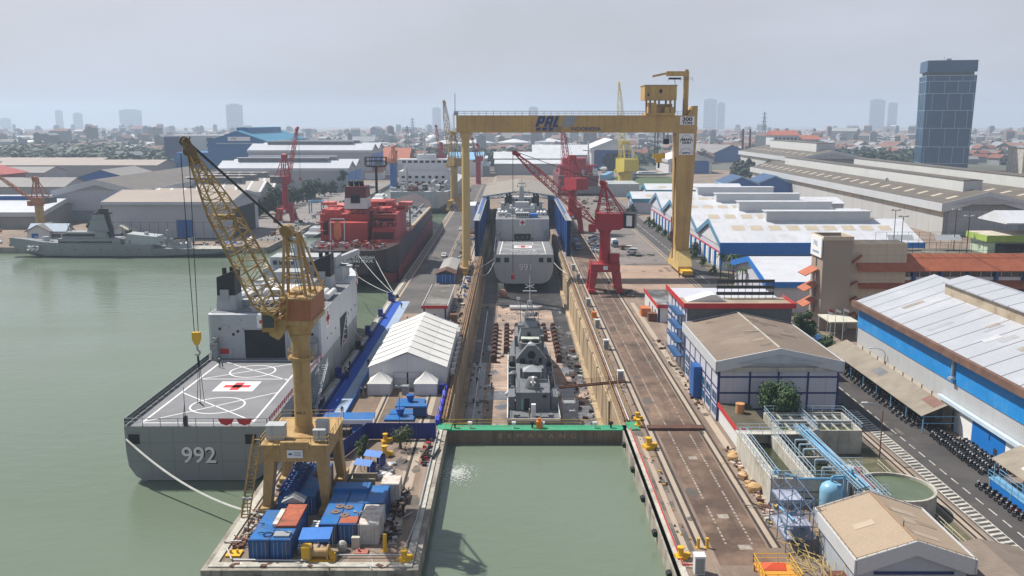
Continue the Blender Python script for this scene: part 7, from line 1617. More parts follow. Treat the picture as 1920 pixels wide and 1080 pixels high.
tree('leafy tree between the red edged block and the beige office',69.5,210,3.6,6.5,1.5,n=2400,s=.3,seed=8,lobes=11)
for k,(x,y,r,h) in enumerate(((66.8,205,1.8,2.2),(71.6,203.5,1.6,1.8),(74.5,207,1.6,1.5),(73.8,200,1.5,1.3),(76.4,212,1.7,1.4))):
    tree(['clipped bush left of the office entrance','clipped bush below the leafy office tree','low hedge bush at the flagpoles','low hedge bush nearest the long canopy','low hedge bush against the beige tower'][k],x,y,r,h,.1,LEAFB,n=600,s=.2,seed=20+k,name='bush',lobes=6,group='bushes at the office entrance')
def palm(label,x,y,h,group='palms by the sawtooth workshop'):
    if 'palm' in TREES: return dup(TREES['palm'],label,(x,y,0),rng.uniform(0,6),h/6)
    t = thing('palm_tree',label,'palm',(x,y,0),0,group); q = MB(); q.cyl((0,0,0),(.3,0,h),.2,.13,7); part('trunk', q, TRUNK, t); q = MB(); rr=random.Random(2)
    for k in range(16):
        a=k*2.4; u=rr.uniform(.1,1.0); pr=Vector((.3,0,h))
        for j in range(1,7):
            f_=j/6; p=Vector((.3+math.cos(a)*2.6*f_,math.sin(a)*2.6*f_,h+u*1.6*f_-2.2*f_*f_)); d=Vector((-math.sin(a),math.cos(a),0))*(.34*(1.1-f_)+.05); q.add([pr-d,p-d*.9,p+d*.9,pr+d],[(0,1,2,3)]); pr=p
    part('crown', q, LEAF, t); TREES['palm']=t; t.scale=(h/6,)*3; return t
TREES.pop('palm',None)
for k,(x,y,h) in enumerate(((70.5,302,7),(72.5,292,8),(68.6,283,6.5),(70,270,7),(75.5,262,6))):
    palm(['palm beside the blue corner of the sawtooth workshop','tall palm between the workshop and the annex','palm beside the road left of the annex','palm in front of the annex gable','palm by the office side awnings'][k],x,y,h)
for k in range(10):
    y=312+k*17; lab=['first','second','third','fourth','fifth','sixth','seventh','eighth','ninth','farthest'][k]+' shrub from the near end along the sawtooth workshop wall'
    tree(lab,70.6+rng.uniform(-.6,.6),y,2.1,3.2,.4,LEAF,n=500,s=.3,seed=40,key='shrub',group='shrubs along the sawtooth workshop',sc=rng.uniform(.7,1.3),name='bush')
tree('bigger round tree by the workshop wall beside the gantry leg',71.4,352,3.4,4.8,1.0,LEAFD,n=1300,s=.36,seed=45,lobes=10)
tree('dark bush beside the teal edged shed doors',67.5,512,3.5,6,.5,LEAFD,n=700,s=.5,seed=46)
# vehicles
def prof_car(t, body, L, W, H, mats, wheels=.33, cab=None):
    pass
def car(label, x, y, rz, colr, kind='car', group='cars parked in the yard', z=0):
    t = thing(kind if kind!='car' else 'parked_car',label,kind if kind!='car' else 'car',(x,y,z),rz,group)
    if kind=='van': pr=[(-2.2,.35),(2.2,.35),(2.25,.95),(1.75,1.1),(1.3,1.85),(-2.15,1.9),(-2.25,1.0)]; win=[(-1.9,1.15,1.35,1.7)]
    elif kind=='pickup': pr=[(-2.5,.45),(2.4,.45),(2.45,.95),(1.3,1.1),(.7,1.75),(-.6,1.75),(-.75,1.05),(-2.5,1.05)]; win=[(-.5,1.15,.75,1.62)]
    else: pr=[(-2.1,.3),(2.1,.3),(2.15,.7),(1.1,.9),(.5,1.42),(-1.0,1.45),(-1.7,.95),(-2.15,.85)]; win=[(-1.2,.95,.75,1.34)]
    q = MB(); q.prism(pr,'x',-.85,.85); q.v=[(v[0],v[1],v[2]) for v in q.v]; part('body', q, colr, t)
    q = MB(); a,z0,b,z1=win[0]; q.box(-.87,-.855,a,b-.25,z0,z1); q.box(.855,.87,a,b-.25,z0,z1); parts('window', q, GLASS, t)
    q = MB(); p1,p2=pr[3],pr[4]; d=.02; q.add([(-.72,p1[0]+d-.05,p1[1]+.08),(.72,p1[0]+d-.05,p1[1]+.08),(.66,p2[0]+.05+d,p2[1]-.05),(-.66,p2[0]+.05+d,p2[1]-.05)],[(0,1,2,3)]); part('windscreen', q, GLASS, t)
    q = MB()
    for sx in (-.8,.8):
        for yy in (-1.35,1.35): q.cyl((sx-.1,yy,.33),(sx+.1,yy,.33),.33,n=12)
    parts('wheel', q, RUBBER, t); q = MB()
    for sx in (-.6,.6): q.box(sx-.16,sx+.16,pr[2][0]-.02,pr[2][0]+.03,.6,.75)
    parts('headlight', q, SIGNW, t); return t
CW=M('car white', (.72,.73,.74), .25, var=.03); CS=M('car silver', (.40,.42,.44), .25, .5, var=.05); CDK=M('car dark', (.03,.035,.045), .2, var=.1); CBL=M('car blue', (.05,.12,.3), .25, var=.1)
car('white car driving on the quay road beyond the blue hut',-26.5,352,PI,CW,group=None); car('pair of white cars, left one, far up the quay road',-24.6,440,PI,CW,group='cars on the far quay road'); car('pair of white cars, right one, far up the quay road',-20.8,441,PI,CW,group='cars on the far quay road')
car('white van parked nearer in the yard beside the red crane',48.8,363,1.2,CW,'van'); car('white car parked behind the white van in the yard',47.5,371,1.25,CW,'van'); car('dark car parked further back in the yard',37.5,409,1.3,CDK); car('pale car behind the dark car in the yard',42,404,1.3,CS); car('white car parked at the sawtooth workshop doors',71.5,456,.15,CW); car('dark blue pickup parked under the blue pier canopy',-26.2,146.6,.3,CBL,'pickup',group='vehicles under the pier canopy'); car('dark pickup left under the blue pier canopy',-30.2,146.2,.2,CDK,'pickup',group='vehicles under the pier canopy')
car('silver car on the shore road near the row of dark trees',-112,470,.4,CS,group='cars on the left shore'); car('white car at the far left shore by the warship bow',-224,392,1.4,CW,group='cars on the left shore'); car('blue car half hidden at the office hedge',73.5,214,.4,CBL,group=None)
def truck(label,x,y,rz,cabm,boxm,L=7,group=None,cover=True,load=None):
    t = thing('truck',label,'truck',(x,y,0),rz,group); q = MB(); q.prism([(-.0,.7),(2.0,.7),(2.1,1.6),(1.7,2.5),(.0,2.6)],'x',-1.15,1.15); cb=part('cab', q, cabm, t); q = MB(); q.add([(-1,2.08,1.65),(1,2.08,1.65),(.95,1.74,2.42),(-.95,1.74,2.42)],[(0,1,2,3)]); part('windscreen', q, GLASS, cb)
    q = MB(); q.box(-1.2,1.2,-L+2,-.1,.9,1.2); part('chassis', q, DARK, t)
    q = MB()
    if cover: q.prism([(-1.2,1.2),(1.2,1.2),(1.2,2.7),(.7,3.1),(-.7,3.1),(-1.2,2.7)],'y',-L+2,-.15)
    else: q.box(-1.2,1.2,-L+2,-.15,1.2,2.0)
    part('cargo_body', q, boxm, t)
    if load: q = MB(); q.loft([[(-1.1,-L+2.1,2.0),(1.1,-L+2.1,2.0),(1.1,-.25,2.0),(-1.1,-.25,2.0)],[(-.4,-L+3,2.7),(.4,-L+3,2.7),(.4,-1.2,2.7),(-.4,-1.2,2.7)]]); part('load', q, load, t)
    q = MB()
    for sx in (-1.05,1.05):
        for yy in (1.0,-L+3,-L+4.1): q.cyl((sx-.15,yy,.5),(sx+.15,yy,.5),.5,n=12)
    parts('wheel', q, RUBBER, t); q = MB(); q.box(-1.1,1.1,2.1,2.25,.6,1.0); part('bumper', q, STEEL, t); return t
truck('dark military truck parked in the shade right of the white workshop',59.2,160.5,PI,M('truck navy', (.02,.035,.07), .5),M('dark tarp', (.02,.03,.06), .7))
truck('dump truck with a tan load on the crane way by the shelter wall',27.6,371,PI,CBL,SHIPD,7,cover=False,load=SACKO,group='trucks by the dock shelter'); truck('blue covered truck behind the dump truck with tan load',27.4,381,PI,CBL,M('truck blue cover', (.15,.25,.4), .6),7,group='trucks by the dock shelter')
truck('blue cab white box truck parked in the yard',43.8,380,PI,CBL,WHITE,7); 
q = MB(); q.box(-1.2,1.2,-1.6,1.6,0,1.9); single('yard_crate', q, RUSTM, 'brown crate between the box truck and the white van', 'crate', (46.4,372,0))
scrap('debris_pile','dark machinery and scrap along the yard edge by the red crane',33.5,37.5,268,280,60,[DARK,SHIPD,GREEN_] if 'GREEN_' in globals() else [DARK,SHIPD,RUSTM],1.0,seed=41,smax=.9)
scrap('debris_pile','machinery parked left in the yard behind the red crane',33.5,40,360,410,140,[DARK,SHIPD,RUSTM,STEEL,CBL],1.8,seed=42,smax=1.4)
scrap('debris_pile','long low pile of beams and scrub in the yard',36,56,352,356,70,[DARK,CONC,STEEL,LEAFD],.8,seed=43,smax=1.2)
scrap('debris_pile','materials and scrap on the far yard',40,66,470,640,150,[CONCL,RUSTM,DARK,SHIPL],1.0,seed=44,smax=2.0)
scrap('debris_pile','clutter between the dock edge and the left quay huts',-16.6,-13.4,216,350,150,[SHIPL,RUSTM,DARK,CONCL,BLUE],1.4,seed=45,smax=.9)
scrap('debris_pile','stacked materials beside the gantry slender leg',-20.5,-17.3,330,520,160,[RUSTM,SHIPL,DARK,CONCL],1.6,seed=46,smax=1.5)
scrap('debris_pile','pale plates on the far yard',44,52,505,520,12,[CONCL,SACKO],.5,seed=47,smax=3)
# motorbikes
def bike(label, x, y, rz, acc):
    t = thing('motorbike',label,'motorbike',(x,y,0),rz); q = MB()
    q.prism([(-.55,.35),(.15,.3),(.45,.55),(.55,.85),(.35,.9),(.1,.55),(-.15,.55),(-.5,.62),(-.8,.72),(-.75,.55)],'x',-.13,.13); part('body', q, acc, t)
    q = MB(); q.prism([(-.75,.74),(-.5,.66),(-.1,.68),(-.05,.78),(-.7,.84)],'x',-.13,.13); part('seat', q, RUBBER, t)
    for yy in (-.6,.62):
        q = MB(); q.cyl((-.06,yy,.29),(.06,yy,.29),.29,n=12); w_=part('wheel', q, RUBBER, t); q = MB(); q.cyl((-.07,yy,.29),(.07,yy,.29),.13,n=8); part('rim', q, STEEL, w_)
    q = MB(); q.cyl((-.34,.42,1.02),(.34,.42,1.02),.025,n=5); q.cyl((0,.62,.3),(0,.42,1.0),.04,n=5); q.box(-.4,-.3,.38,.42,1.12,1.22); q.box(.3,.4,.38,.42,1.12,1.22); part('handlebar', q, STEEL, t); q = MB(); q.box(-.1,.1,.5,.6,.82,.98); part('headlight', q, SIGNW, t); return t
BK=[None]*4; accs=[M('bike black', (.015,.016,.02), .2),M('bike dark blue', (.02,.04,.09), .2),M('bike silver', (.35,.37,.4), .2,.4),M('bike red', (.3,.02,.02), .25)]
def put_bike(label,group,x,y,rz,k):
    if BK[k] is None: BK[k]=bike(label,x,y,rz,accs[k]); b=BK[k]
    else: b=dup(BK[k],label,(x,y,0),rz)
    b['group']=group
colw=['black','dark blue','silver','red']
for k in range(46):
    c_=(0,0,1,0,2,0,1,0)[k%8]; put_bike(colw[c_]+' motorbike parked under the edge of the long canopy','motorbikes under the long canopy',69.9+rng.uniform(-.2,.2)+(.0 if k%2 else 2.2),149+k*.95,PI/2+rng.uniform(-.25,.25)-.35,c_)
for r0 in range(3):
    for k in range(19):
        c_=(0,1,0,2,0,1,0,0)[(k*3+r0)%8]; x=71.0+r0*1.75+rng.uniform(-.15,.15); y=128.2+k*.95+rng.uniform(-.1,.1)
        if r0==2 and k>15: continue
        put_bike(colw[c_]+' motorbike in the packed rows in front of the blue hall door','motorbikes by the blue hall door',x,y,PI/2+rng.uniform(-.3,.3)-.3,c_)
for k in range(10): put_bike('red motorbike by the near canopy' if k==2 else 'black motorbike beside the blue platform of the near canopy','motorbikes by the near canopy',68.0+rng.uniform(-.1,.1),112.5+k*1.25,PI/2-.4,3 if k==2 else 0)
for i,b in enumerate([o for o in COL.objects if o.get('category')=='motorbike' and 'red motorbike' in o['label']]): b['label']='red motorbike standing among black ones by the near canopy'
# people
def skin_person(walk=0., arm=.1):
    me=bpy.data.meshes.new('person'); V=[(0,0,.92),(0,0,1.12),(0,0,1.36),(0,0,1.47),(0,.01,1.56),(0,.02,1.68)]; E=[(0,1),(1,2),(2,3),(3,4),(4,5)]; Rr=[.15,.14,.16,.06,.085,.085]
    for s_ in (-1,1):
        b=len(V); sw=walk*s_
        V+=[(s_*.1,0,.86),(s_*.11,sw*.5,.48),(s_*.11,sw*.8-.06*abs(walk),.08),(s_*.11,sw*.8+.12,.05)]; E+=[(0,b),(b,b+1),(b+1,b+2),(b+2,b+3)]; Rr+=[.105,.075,.055,.045]
        b=len(V); V+=[(s_*.2,0,1.38),(s_*(.25+arm),-sw*.3,1.12),(s_*(.25+arm),-sw*.5+.08,.88),(s_*(.24+arm),-sw*.5+.1,.78)]; E+=[(2,b),(b,b+1),(b+1,b+2),(b+2,b+3)]; Rr+=[.075,.055,.042,.035]
    me.from_pydata(V,E,[]); o=bpy.data.objects.new('person',me); COL.objects.link(o); md=o.modifiers.new('s','SKIN'); sv=me.skin_vertices[0].data
    for i,r in enumerate(Rr): sv[i].radius=(r,r)
    sv[0].use_root=True; sd=o.modifiers.new('d','SUBSURF'); sd.levels=1; sd.render_levels=1
    dg=bpy.context.evaluated_depsgraph_get(); dg.update(); m2=bpy.data.meshes.new_from_object(o.evaluated_get(dg)); bpy.data.objects.remove(o); return m2
PM=[skin_person(0,.03),skin_person(.28,.05)]
CLO=[M('navy overalls', (.02,.03,.07), .8),M('dark clothes', (.02,.02,.022), .8),M('khaki overalls', (.25,.2,.12), .8),M('green uniform', (.03,.07,.04), .8)]
hatm=MB(); hatm.ball((0,.02,1.72),.125,10,z0=-.1); hatm.cyl((0,.02,1.70),(0,.02,1.72),.16,n=10)
HATME=None
def person(label,x,y,rz,k,pose=0,z=0,group=None):
    global HATME
    me=PM[pose].copy(); me.materials.clear(); me.materials.append(CLO[k]); me.materials.append(SKIN)
    for p in me.polygons:
        zc=p.center.z
        if zc>1.5 or (abs(p.center.x)>.2 and zc<.86): p.material_index=1
    o=bpy.data.objects.new('person',me); COL.objects.link(o); o.location=(x,y,z); o.rotation_euler=(0,0,rz); tag(o,label,'person',group)
    if HATME is None: h=part('hard_hat',hatm,HAIR,o); HATME=h.data
    else: h=bpy.data.objects.new('hard_hat',HATME); COL.objects.link(h); h.parent=o
    return o
ppl=[('person in green working on the flight deck of ship 992',-55.2,166,0,3,0,6.33),('person in dark clothes walking on the pale carpet by the marquee',-31.0,190,.2,1,1,.034),('person in navy overalls at the left pagoda tent, left of two',-28.9,168,0,0,0,.02),('person in navy overalls at the left pagoda tent, right of two',-28.2,168.5,.5,0,0,.02),('person walking far up the pale carpet',-31.2,252,.1,1,1,.034),('person standing on the deep blue carpet by the ship gangway',-33.6,180,1.0,1,0,.03),('person in dark clothes beside the white container on the pier',-14.6,114.5,.3,1,0,0),('person near the white hut behind the marquee',-27.5,234,2,1,0,0),('person by the marquee back corner',-25.6,228,1,0,0,0),('person walking between the red crane legs',29.0,273.5,0,1,1,.008),('person walking behind the red crane legs',31.4,288,0,1,1,.008),('person standing left behind the red crane',26.6,290,2,0,0,.008),('person standing in the dock left of the corvette',-4.6,205,1,1,0,FLOOR+.02),('person in khaki on the dock floor near the keel blocks',6.0,262,2,2,0,FLOOR+.02),('person on the steel floor edge by the mats',-30.6,157,.7,0,1,.02),('person at the wide leg foot of the gantry crane, left of two',57.0,303.5,.3,1,0,.005),('person at the wide leg foot of the gantry crane, right of two',58.1,303.2,-.3,1,0,.12),('person walking on the far yard road',60.5,498,1,1,1,0),('person walking by the workshop shrubs',68.0,462,1,1,1,.008),('person on the corvette stern in light clothes',3.4,162.5,1,2,0,-2.45)]
for p in ppl: person(*p)
for k in range(9): person('person in navy standing in the group at the ship 992 gangway foot',-35.6+rng.uniform(-.6,1.2),158+rng.uniform(-4,6),rng.uniform(0,6),(0,1)[k%2],k%2,.0,'people at the ship 992 gangway foot')
for k in range(5): person('person in dark clothes near the ladder truck beside ship 992',-35.0+rng.uniform(-.4,1.0),184+rng.uniform(-3,5),rng.uniform(0,6),1,0,.03,'people beside the blue box by ship 992')
for k in range(4): person('crew member on the flight deck of ship 991',4.5-2+k*2.0,330+37,0,1,0,4.03,'crew on ship 991')
# flags
for l,x,y,fl in (('left flagpole with a red and white flag at the office entrance',75.3,211,1),('middle flagpole at the office entrance',77.0,210.6,0),('right flagpole at the office entrance',79.2,211.4,0)):
    t = thing('flagpole',l,'flagpole',(x,y,0),0,'flagpoles at the office entrance'); q = MB(); q.cyl((0,0,0),(0,0,8.5),.07,.05,7); part('pole', q, WHITE, t)
    q = MB(); q.add([(0,0,8.4),(1.3,.1,7.9),(1.3,.1,7.3),(0,0,7.75)],[(0,1,2,3)]); 
    fo=part('flag', q, REDP if fl else SIGNW, t)
    if fl: q = MB(); q.add([(0,.01,7.75),(1.3,.11,7.3),(1.3,.11,6.7),(0,.01,7.1)],[(0,1,2,3)]); part('flag_lower', q, SIGNW, fo)
t = thing('entrance_canopy','cream entrance canopy in front of the beige office','canopy',(78.5,214,0)); q = MB(); q.box(-1.5,5.5,0,9,4.2,4.5); part('roof', q, M('cream roof', (.58,.56,.48), .6), t); q = MB()
for x in (-1.2,5.2):
    for y in (.4,8.6): q.cyl((x,y,0),(x,y,4.2),.15,n=8)
parts('post', q, SHIPL, t)
gl=MB(); gl.box(64.5,77.5,200,222,0,.02); struct('lawn', gl, GRASS)
gl=MB(); gl.box(70.9,74.4,255,480,0,.02); struct('verge', gl, M('verge earth', (.12,.11,.07), .95, var=.3, vs=.3, grime=((.06,.09,.03),.8,.2)))
# ---------------------------------------------------------------- left shore, tanker, inlet
t = thing('warship','long grey warship numbered 353 moored along the far left shore','ship',(-203,371.5,-2.5))
def fs(x,b,zt,zb,y0=0): return [(x,y0-b,zt),(x,y0-b*.8,zb+1.5),(x,y0,zb),(x,y0+b*.8,zb+1.5),(x,y0+b,zt)]
q = MB(); q.loft([fs(-4,.2,7.6,4.5),fs(2,1.6,7.2,1),fs(12,4,6.2,-1),fs(28,5.2,5.4,-1),fs(56,5.4,5.0,-1),fs(57,5.4,3.6,-1),fs(86,5.0,3.5,.2)]); part('hull', q, SHIPG, t)
q = MB(); q.box(18,42,-4.2,4.2,5,7.6); q.prism([(19,7.6),(38,7.6),(37,10.2),(21,10.2)],'y',-3.6,3.6); part('bridge', q, SHIPG, t); q = MB(); q.box(19.6,33,-3.66,-3.6,8.6,9.4); q.box(18,40,-4.26,-4.2,5.9,6.5); parts('window', q, DARK, t)
q = MB(); q.loft([[(29,-2,10.2),(38,-2,10.2),(38,2,10.2),(29,2,10.2)],[(32,-1.1,18),(36,-1.1,18),(36,1.1,18),(32,1.1,18)]]); q.box(31.5,36.5,-1.8,1.8,15,15.6); part('mast', q, SHIPG, t); q = MB(); q.loft([[(34.5,-1.5,8),(39,-1.5,8),(39,1.5,8),(34.5,1.5,8)],[(34,-1,19.5),(37.2,-1,19.5),(37.2,1,19.5),(34,1,19.5)]]); q.box(32.4,38.6,-1.6,1.6,17.4,18); q.cyl((35,0,18),(35,0,21),.15,n=5); part('dark_funnel', q, BLACK, t)
q = MB(); q.prism([(45,5),(60,5),(58,8.4),(46,9.6)],'y',-4,4); q.box(62,70,-2.5,2.5,3.5,5.4); part('hangar', q, SHIPL, t); q = MB(); q.box(60.8,62,-.8,.8,3.6,9.6); q.ball((61.4,0,10.2),.7,8); q.box(60,63,-1,1,7,7.4); part('aft_mast', q, SHIPG, t)
q = MB(); q.cyl((11,0,6),(11,0,8),1.6,1.3,12); q.cyl((10,0,7.4),(6.5,0,7.9),.12,n=6); part('gun_turret', q, SHIPL, t); q = MB(); q.cyl((53,-1,8.5),(53,-1,10),.9,n=10); part('radar', q, SHIPL, t)
q = MB(); q.rail([(-2,-1,7.4),(14,-4.2,6),(28,-5,5.4)],1,.06,3); q.rail([(57,-5,3.6),(86,-4.9,3.5)],1,.06,3); part('railing', q, RAILG, t)
r3=random.Random(17); q = MB()
for i in range(60): x=r3.choice((r3.uniform(14,46),r3.uniform(42,72))); y=r3.uniform(-4.4,2); s_=r3.uniform(.2,.8); q.box(x-s_,x+s_,y-s_*.6,y+s_*.6,5,5+r3.uniform(.4,2.6))
parts('deck_fitting', q, SHIPG, t); q = MB()
for i in range(9): x=r3.uniform(18,70); q.cyl((x,r3.uniform(-3,3),5),(x+r3.uniform(-1,1),0,r3.uniform(9,15)),.08,n=4)
for z in (12,14,16.4): q.box(29.5,39.5,-.15,.15,z,z+.2)
q.cyl((22,-1,10),(22,-1,13),.1,n=5); q.box(41,44,-4,4,5,7.4); part('rigging', q, SHIPD, t); q = MB()
for i in range(12): x=20+i*5.2; q.cyl((x,-5.5,3.2),(x+.01,-5.3,3.2),.22,n=8)
part('porthole_row', q, DARK, t)
q = MB(); q.box(.0,85,-5.02,-4.6,-.1,.25); part('boot_line', q, BLACK, t); q = MB(); q.box(72,85.5,-4.5,4.5,3.5,3.56); part('helicopter_deck', q, CONCL, t)
text_part('hull_number','353',2.6,SIGNW,t,(7.5,-4.1,3.6),(PI/2,0,-.12),depth=.6,sx=1.4)
q = MB(); q.box(85.95,86.2,-3,-1.5,1.5,2.4); q.box(84,85,-5.06,-4.9,1.4,2.2); parts('mooring_port', q, BLACK, t)
# small craft
def launch(label,x,y,rz,L,mat,cab,z=-2.5,group=None):
    t = thing('patrol_boat',label,'boat',(x,y,z),rz,group); w=L*.13
    q = MB(); q.loft([fs(-L/2,w*.9,1.6,-.4),fs(L*.15,w,1.8,-.6),fs(L*.35,w*.7,2.3,-.4),fs(L/2,.1,2.9,1.0)]); part('hull', q, mat, t); q = MB(); q.prism([(-L*.25,1.6),(L*.2,1.7),(L*.14,3.6),(-L*.2,3.6)],'y',-w*.65,w*.65); part('cabin', q, cab, t); q = MB(); q.box(-L*.15,L*.13,-w*.65-.04,-w*.65,2.5,3.2); q.box(-L*.15,L*.13,w*.65,w*.65+.04,2.5,3.2); parts('window', q, DARK, t); q = MB(); q.cyl((0,0,3.6),(-.4,0,7),.12,n=5); q.box(-1,.6,-.9,.9,5,5.15); part('mast', q, SHIPL, t)
    q = MB(); q.rail([(-L*.48,-w*.85,1.6),(L*.2,-w*.95,1.8),(L*.45,-.3,2.6)],.9,.06,1.5); part('railing', q, RAILW, t); return t
launch('grey patrol boat nearest the red tanker on the left shore',-96,446,PI/2,30,SHIPL,SHIPL); launch('second grey patrol boat with dark gear beside the nearest one',-90,452,PI/2+.1,26,SHIPG,SHIPD); launch('small white craft astern of the grey patrol boats',-97,412,PI/2,14,WHITE,WHITE); launch('white boat with a red stripe moored at the far inlet shore',-94,650,PI/2,34,WHITE,WHITE); launch('dark low barge behind the tanker in the inlet',-84,560,PI/2,60,BLACK,SHIPD)
# tanker
t = thing('tanker','red tanker with black hull sides and white funnel band moored stern-on','ship',(-54.2,294,-2.5)); B=15.2
def ts(y,b,zt,zb): return [(b,y,zt),(b*.99,y,zt*.6),(b*.97,y,zb+3),(b*.7,y,zb),(-b*.7,y,zb),(-b*.97,y,zb+3),(-b*.99,y,zt*.6),(-b,y,zt)]
q = MB(); q.loft([ts(0,9.5,13,5.4),ts(5,12.8,13,3),ts(18,B,13,-1),ts(150,B,13,-1),ts(185,11,13.6,-1),ts(215,1,15,-1)]); part('hull', q, M('tanker black hull', (.042,.028,.03), .6, var=.3, vs=.1, grime=((.11,.05,.045),.6,.12)), t)
q = MB(); q.loft([[(B+.06,16,-.5),(B+.06,16,4.5),(B+.06,152,9),(B+.06,152,-.5)],[(B-.3,16,-.5),(B-.3,16,4.5),(B-.3,152,9),(B-.3,152,-.5)]]); q.loft([[(9.62+((y)/18)*5.6,y,z) for y,z in ((3,5.6),(16,3),(16,-.5),(12,-.5))],[(9.3+((y)/18)*5.6,y,z) for y,z in ((3,5.6),(16,3),(16,-.5),(12,-.5))]]); part('red_boot', q, M('faded boot red', (.25,.04,.04), .7, var=.3, vs=.08, grime=((.1,.03,.03),.6,.1)), t)
q = MB(); q.box(-B+.5,B-.5,70,150,13.02,13.1); part('deck', q, M('tanker deck', (.16,.17,.18), .8, var=.3, vs=.2), t); q = MB(); q.box(B-1.4,B-.1,70,150,13.1,13.5); part('deck_edge', q, M('cream deck edge', (.5,.45,.3), .7, var=.2), t)
q = MB(); q.box(-13.5,13.5,26,56,13,22.4); q.box(-9.5,4,20,26,13,20); q.box(-14,14.6,44,54,22.4,23.6); q.box(-7,10,40,52,23.6,25.6); q.box(-13,-7,27,38,22.4,23.8); q.box(6,11,28,36,22.4,24.4); q.box(5.4,13.5,22,26,13,18); sp=part('superstructure', q, REDSH, t); r2=random.Random(41)
q = MB(); q.box(5.6,12.5,25.9,25.98,18.5,21); q.box(5.8,12.8,21.9,21.98,14,16.5); q.box(7,12,25.9,26,22,23.3); q.box(-12.6,-10.5,25.9,25.98,15,20); q.box(4.3,5.3,24.5,26,13.2,23.6); q.box(0,2.6,39.9,39.98,24.1,25.2); q.box(5,8,39.9,39.98,24.1,25.2); parts('recess', q, M('dark red recess', (.07,.015,.015), .8), sp)
q = MB(); 
for z in (16.6,19.6,22.4): q.box(4.2,14,24.6,26,z,z+.2); q.box(-14.4,-11.5,24.6,26,z,z+.2)
q.box(-14.4,15.2,43,55,23.6,23.9); q.box(12,17,44,50,23.9,25); q.box(-16.5,-12,44,50,23.9,25); q.rail([(-13.5,26,22.4),(13.5,26,22.4)],1.1,.12,1.8)
for i in range(34):
    x=r2.uniform(-13,13); y=r2.uniform(26.5,43); s_=r2.uniform(.3,1.1); q.box(x-s_,x+s_,y-s_,y+s_,22.4,22.4+r2.uniform(.5,2.2))
for i in range(14):
    x=r2.uniform(5,13); z=r2.uniform(13.3,20); q.box(x,x+r2.uniform(.4,1.4),25.3,25.98,z,z+r2.uniform(.4,1.3))
for i in range(6): x=r2.uniform(-13,13); q.cyl((x,30,22.4),(x,30,22.4+r2.uniform(3,7)),.1,n=5)
part('deck_ledge', q, M('pale red ledge', (.55,.16,.14), .6), sp)
q = MB(); q.loft([[(-5,27,24),(3,27,24),(3,37,24),(-5,37,24)],[(-4.6,27.6,32),(2.6,27.6,32),(2.6,36.6,32),(-4.6,36.6,32)]]); fo=part('funnel', q, M('maroon funnel', (.14,.035,.04), .6, var=.15), t); q = MB(); q.loft([[(-5.1,26.9,24.2),(3.1,26.9,24.2),(3.1,37.1,24.2),(-5.1,37.1,24.2)],[(-4.9,27.2,28),(2.9,27.2,28),(2.9,37,28),(-4.9,37,28)]]); part('funnel_band', q, WHITE, fo); q = MB(); q.box(-2.6,.6,26.7,27.2,26.2,29); part('funnel_opening', q, DARK, fo); q = MB()
for x in (-3,-1,.8): q.cyl((x,31,31.5),(x,30,34),.8,n=10)
parts('exhaust', q, BLACK, fo); q = MB(); q.cyl((3.5,48,28),(3.5,48,38.5),.5,n=8); q.cyl((3.5,48,38),(3.5,48,38.6),4,n=12); q.box(1,6,47.5,48.5,40,40.4); q.rail([(-.4,46,38.5),(7.4,46,38.5),(7.4,50,38.5),(-.4,50,38.5)],3,.2,2,closed=True); part('mast', q, BLACK, t)
q = MB(); q.beam((-8.6,19.6,21),(-8.6,18.8,14),.3); q.beam((-3.8,19.6,21),(-3.8,18.8,14),.3); q.beam((-8.6,19.6,21.4),(-3.8,19.6,21.4),.3); part('lifeboat_frame', q, WHITE, t); q = MB(); q.loft([[(-6.2+r*math.cos(a),19.3+z*.02,zz+r*math.sin(a)*.6) for a in [2*PI*i/10 for i in range(10)]] for r,z,zz in ((.3,0,14.2),(1.3,1,15.3),(1.4,2,18),(.9,3,20.2),(.3,3,20.8))]); part('lifeboat', q, M('orange lifeboat', (.70,.20,.08), .45), t, smooth=True)
r_=random.Random(12); q = MB()
for i in range(80): x=r_.uniform(-11,11); y=r_.uniform(3.5,18); s_=r_.uniform(.2,.7); q.box(x-s_,x+s_,y-s_,y+s_,13,13+r_.uniform(.3,1.6),r_.randrange(3))
part('stern_gear', q, [SHIPL,REDSH,RUSTM], t); q = MB()
for i in range(22): x=r_.uniform(-13,12); y=r_.uniform(60,150); q.cyl((x,y,13.8),(x,y+r_.uniform(8,30),13.8),r_.uniform(.15,.45),n=6,mi=r_.randrange(3))
for i in range(120): x=r_.uniform(-13,13); y=r_.uniform(58,150); s_=r_.uniform(.2,.8); q.box(x-s_,x+s_,y-s_,y+s_,13.1,13.1+r_.uniform(.4,1.9),r_.randrange(3))
part('deck_gear', q, [SHIPL,RUSTM,SHIPD], t)
q = MB(); q.rail([(-9.4,.1,13),(9.4,.1,13),(12.8,5,13),(15.1,18,13),(15.1,150,13)],1.2,.1,2.5); part('railing', q, M('red rail', (.35,.08,.07), .6), t)
text_part('ship_name','RATU RUWAIDAH\nTANJUNG PRIOK',1.4,SIGNW,t,(3.6,-.2,10.2),depth=.05,offset=.03); text_part('ship_name','IMO',.8,SIGNW,t,(3.6,-.1,8.0),depth=.05)
q = MB(); q.cyl((14.5,60,9),(14.5,60,22),.3,n=6); q.beam((14.5,60,21),(10,66,24),.4); part('hose_crane', q, RUSTM, t)
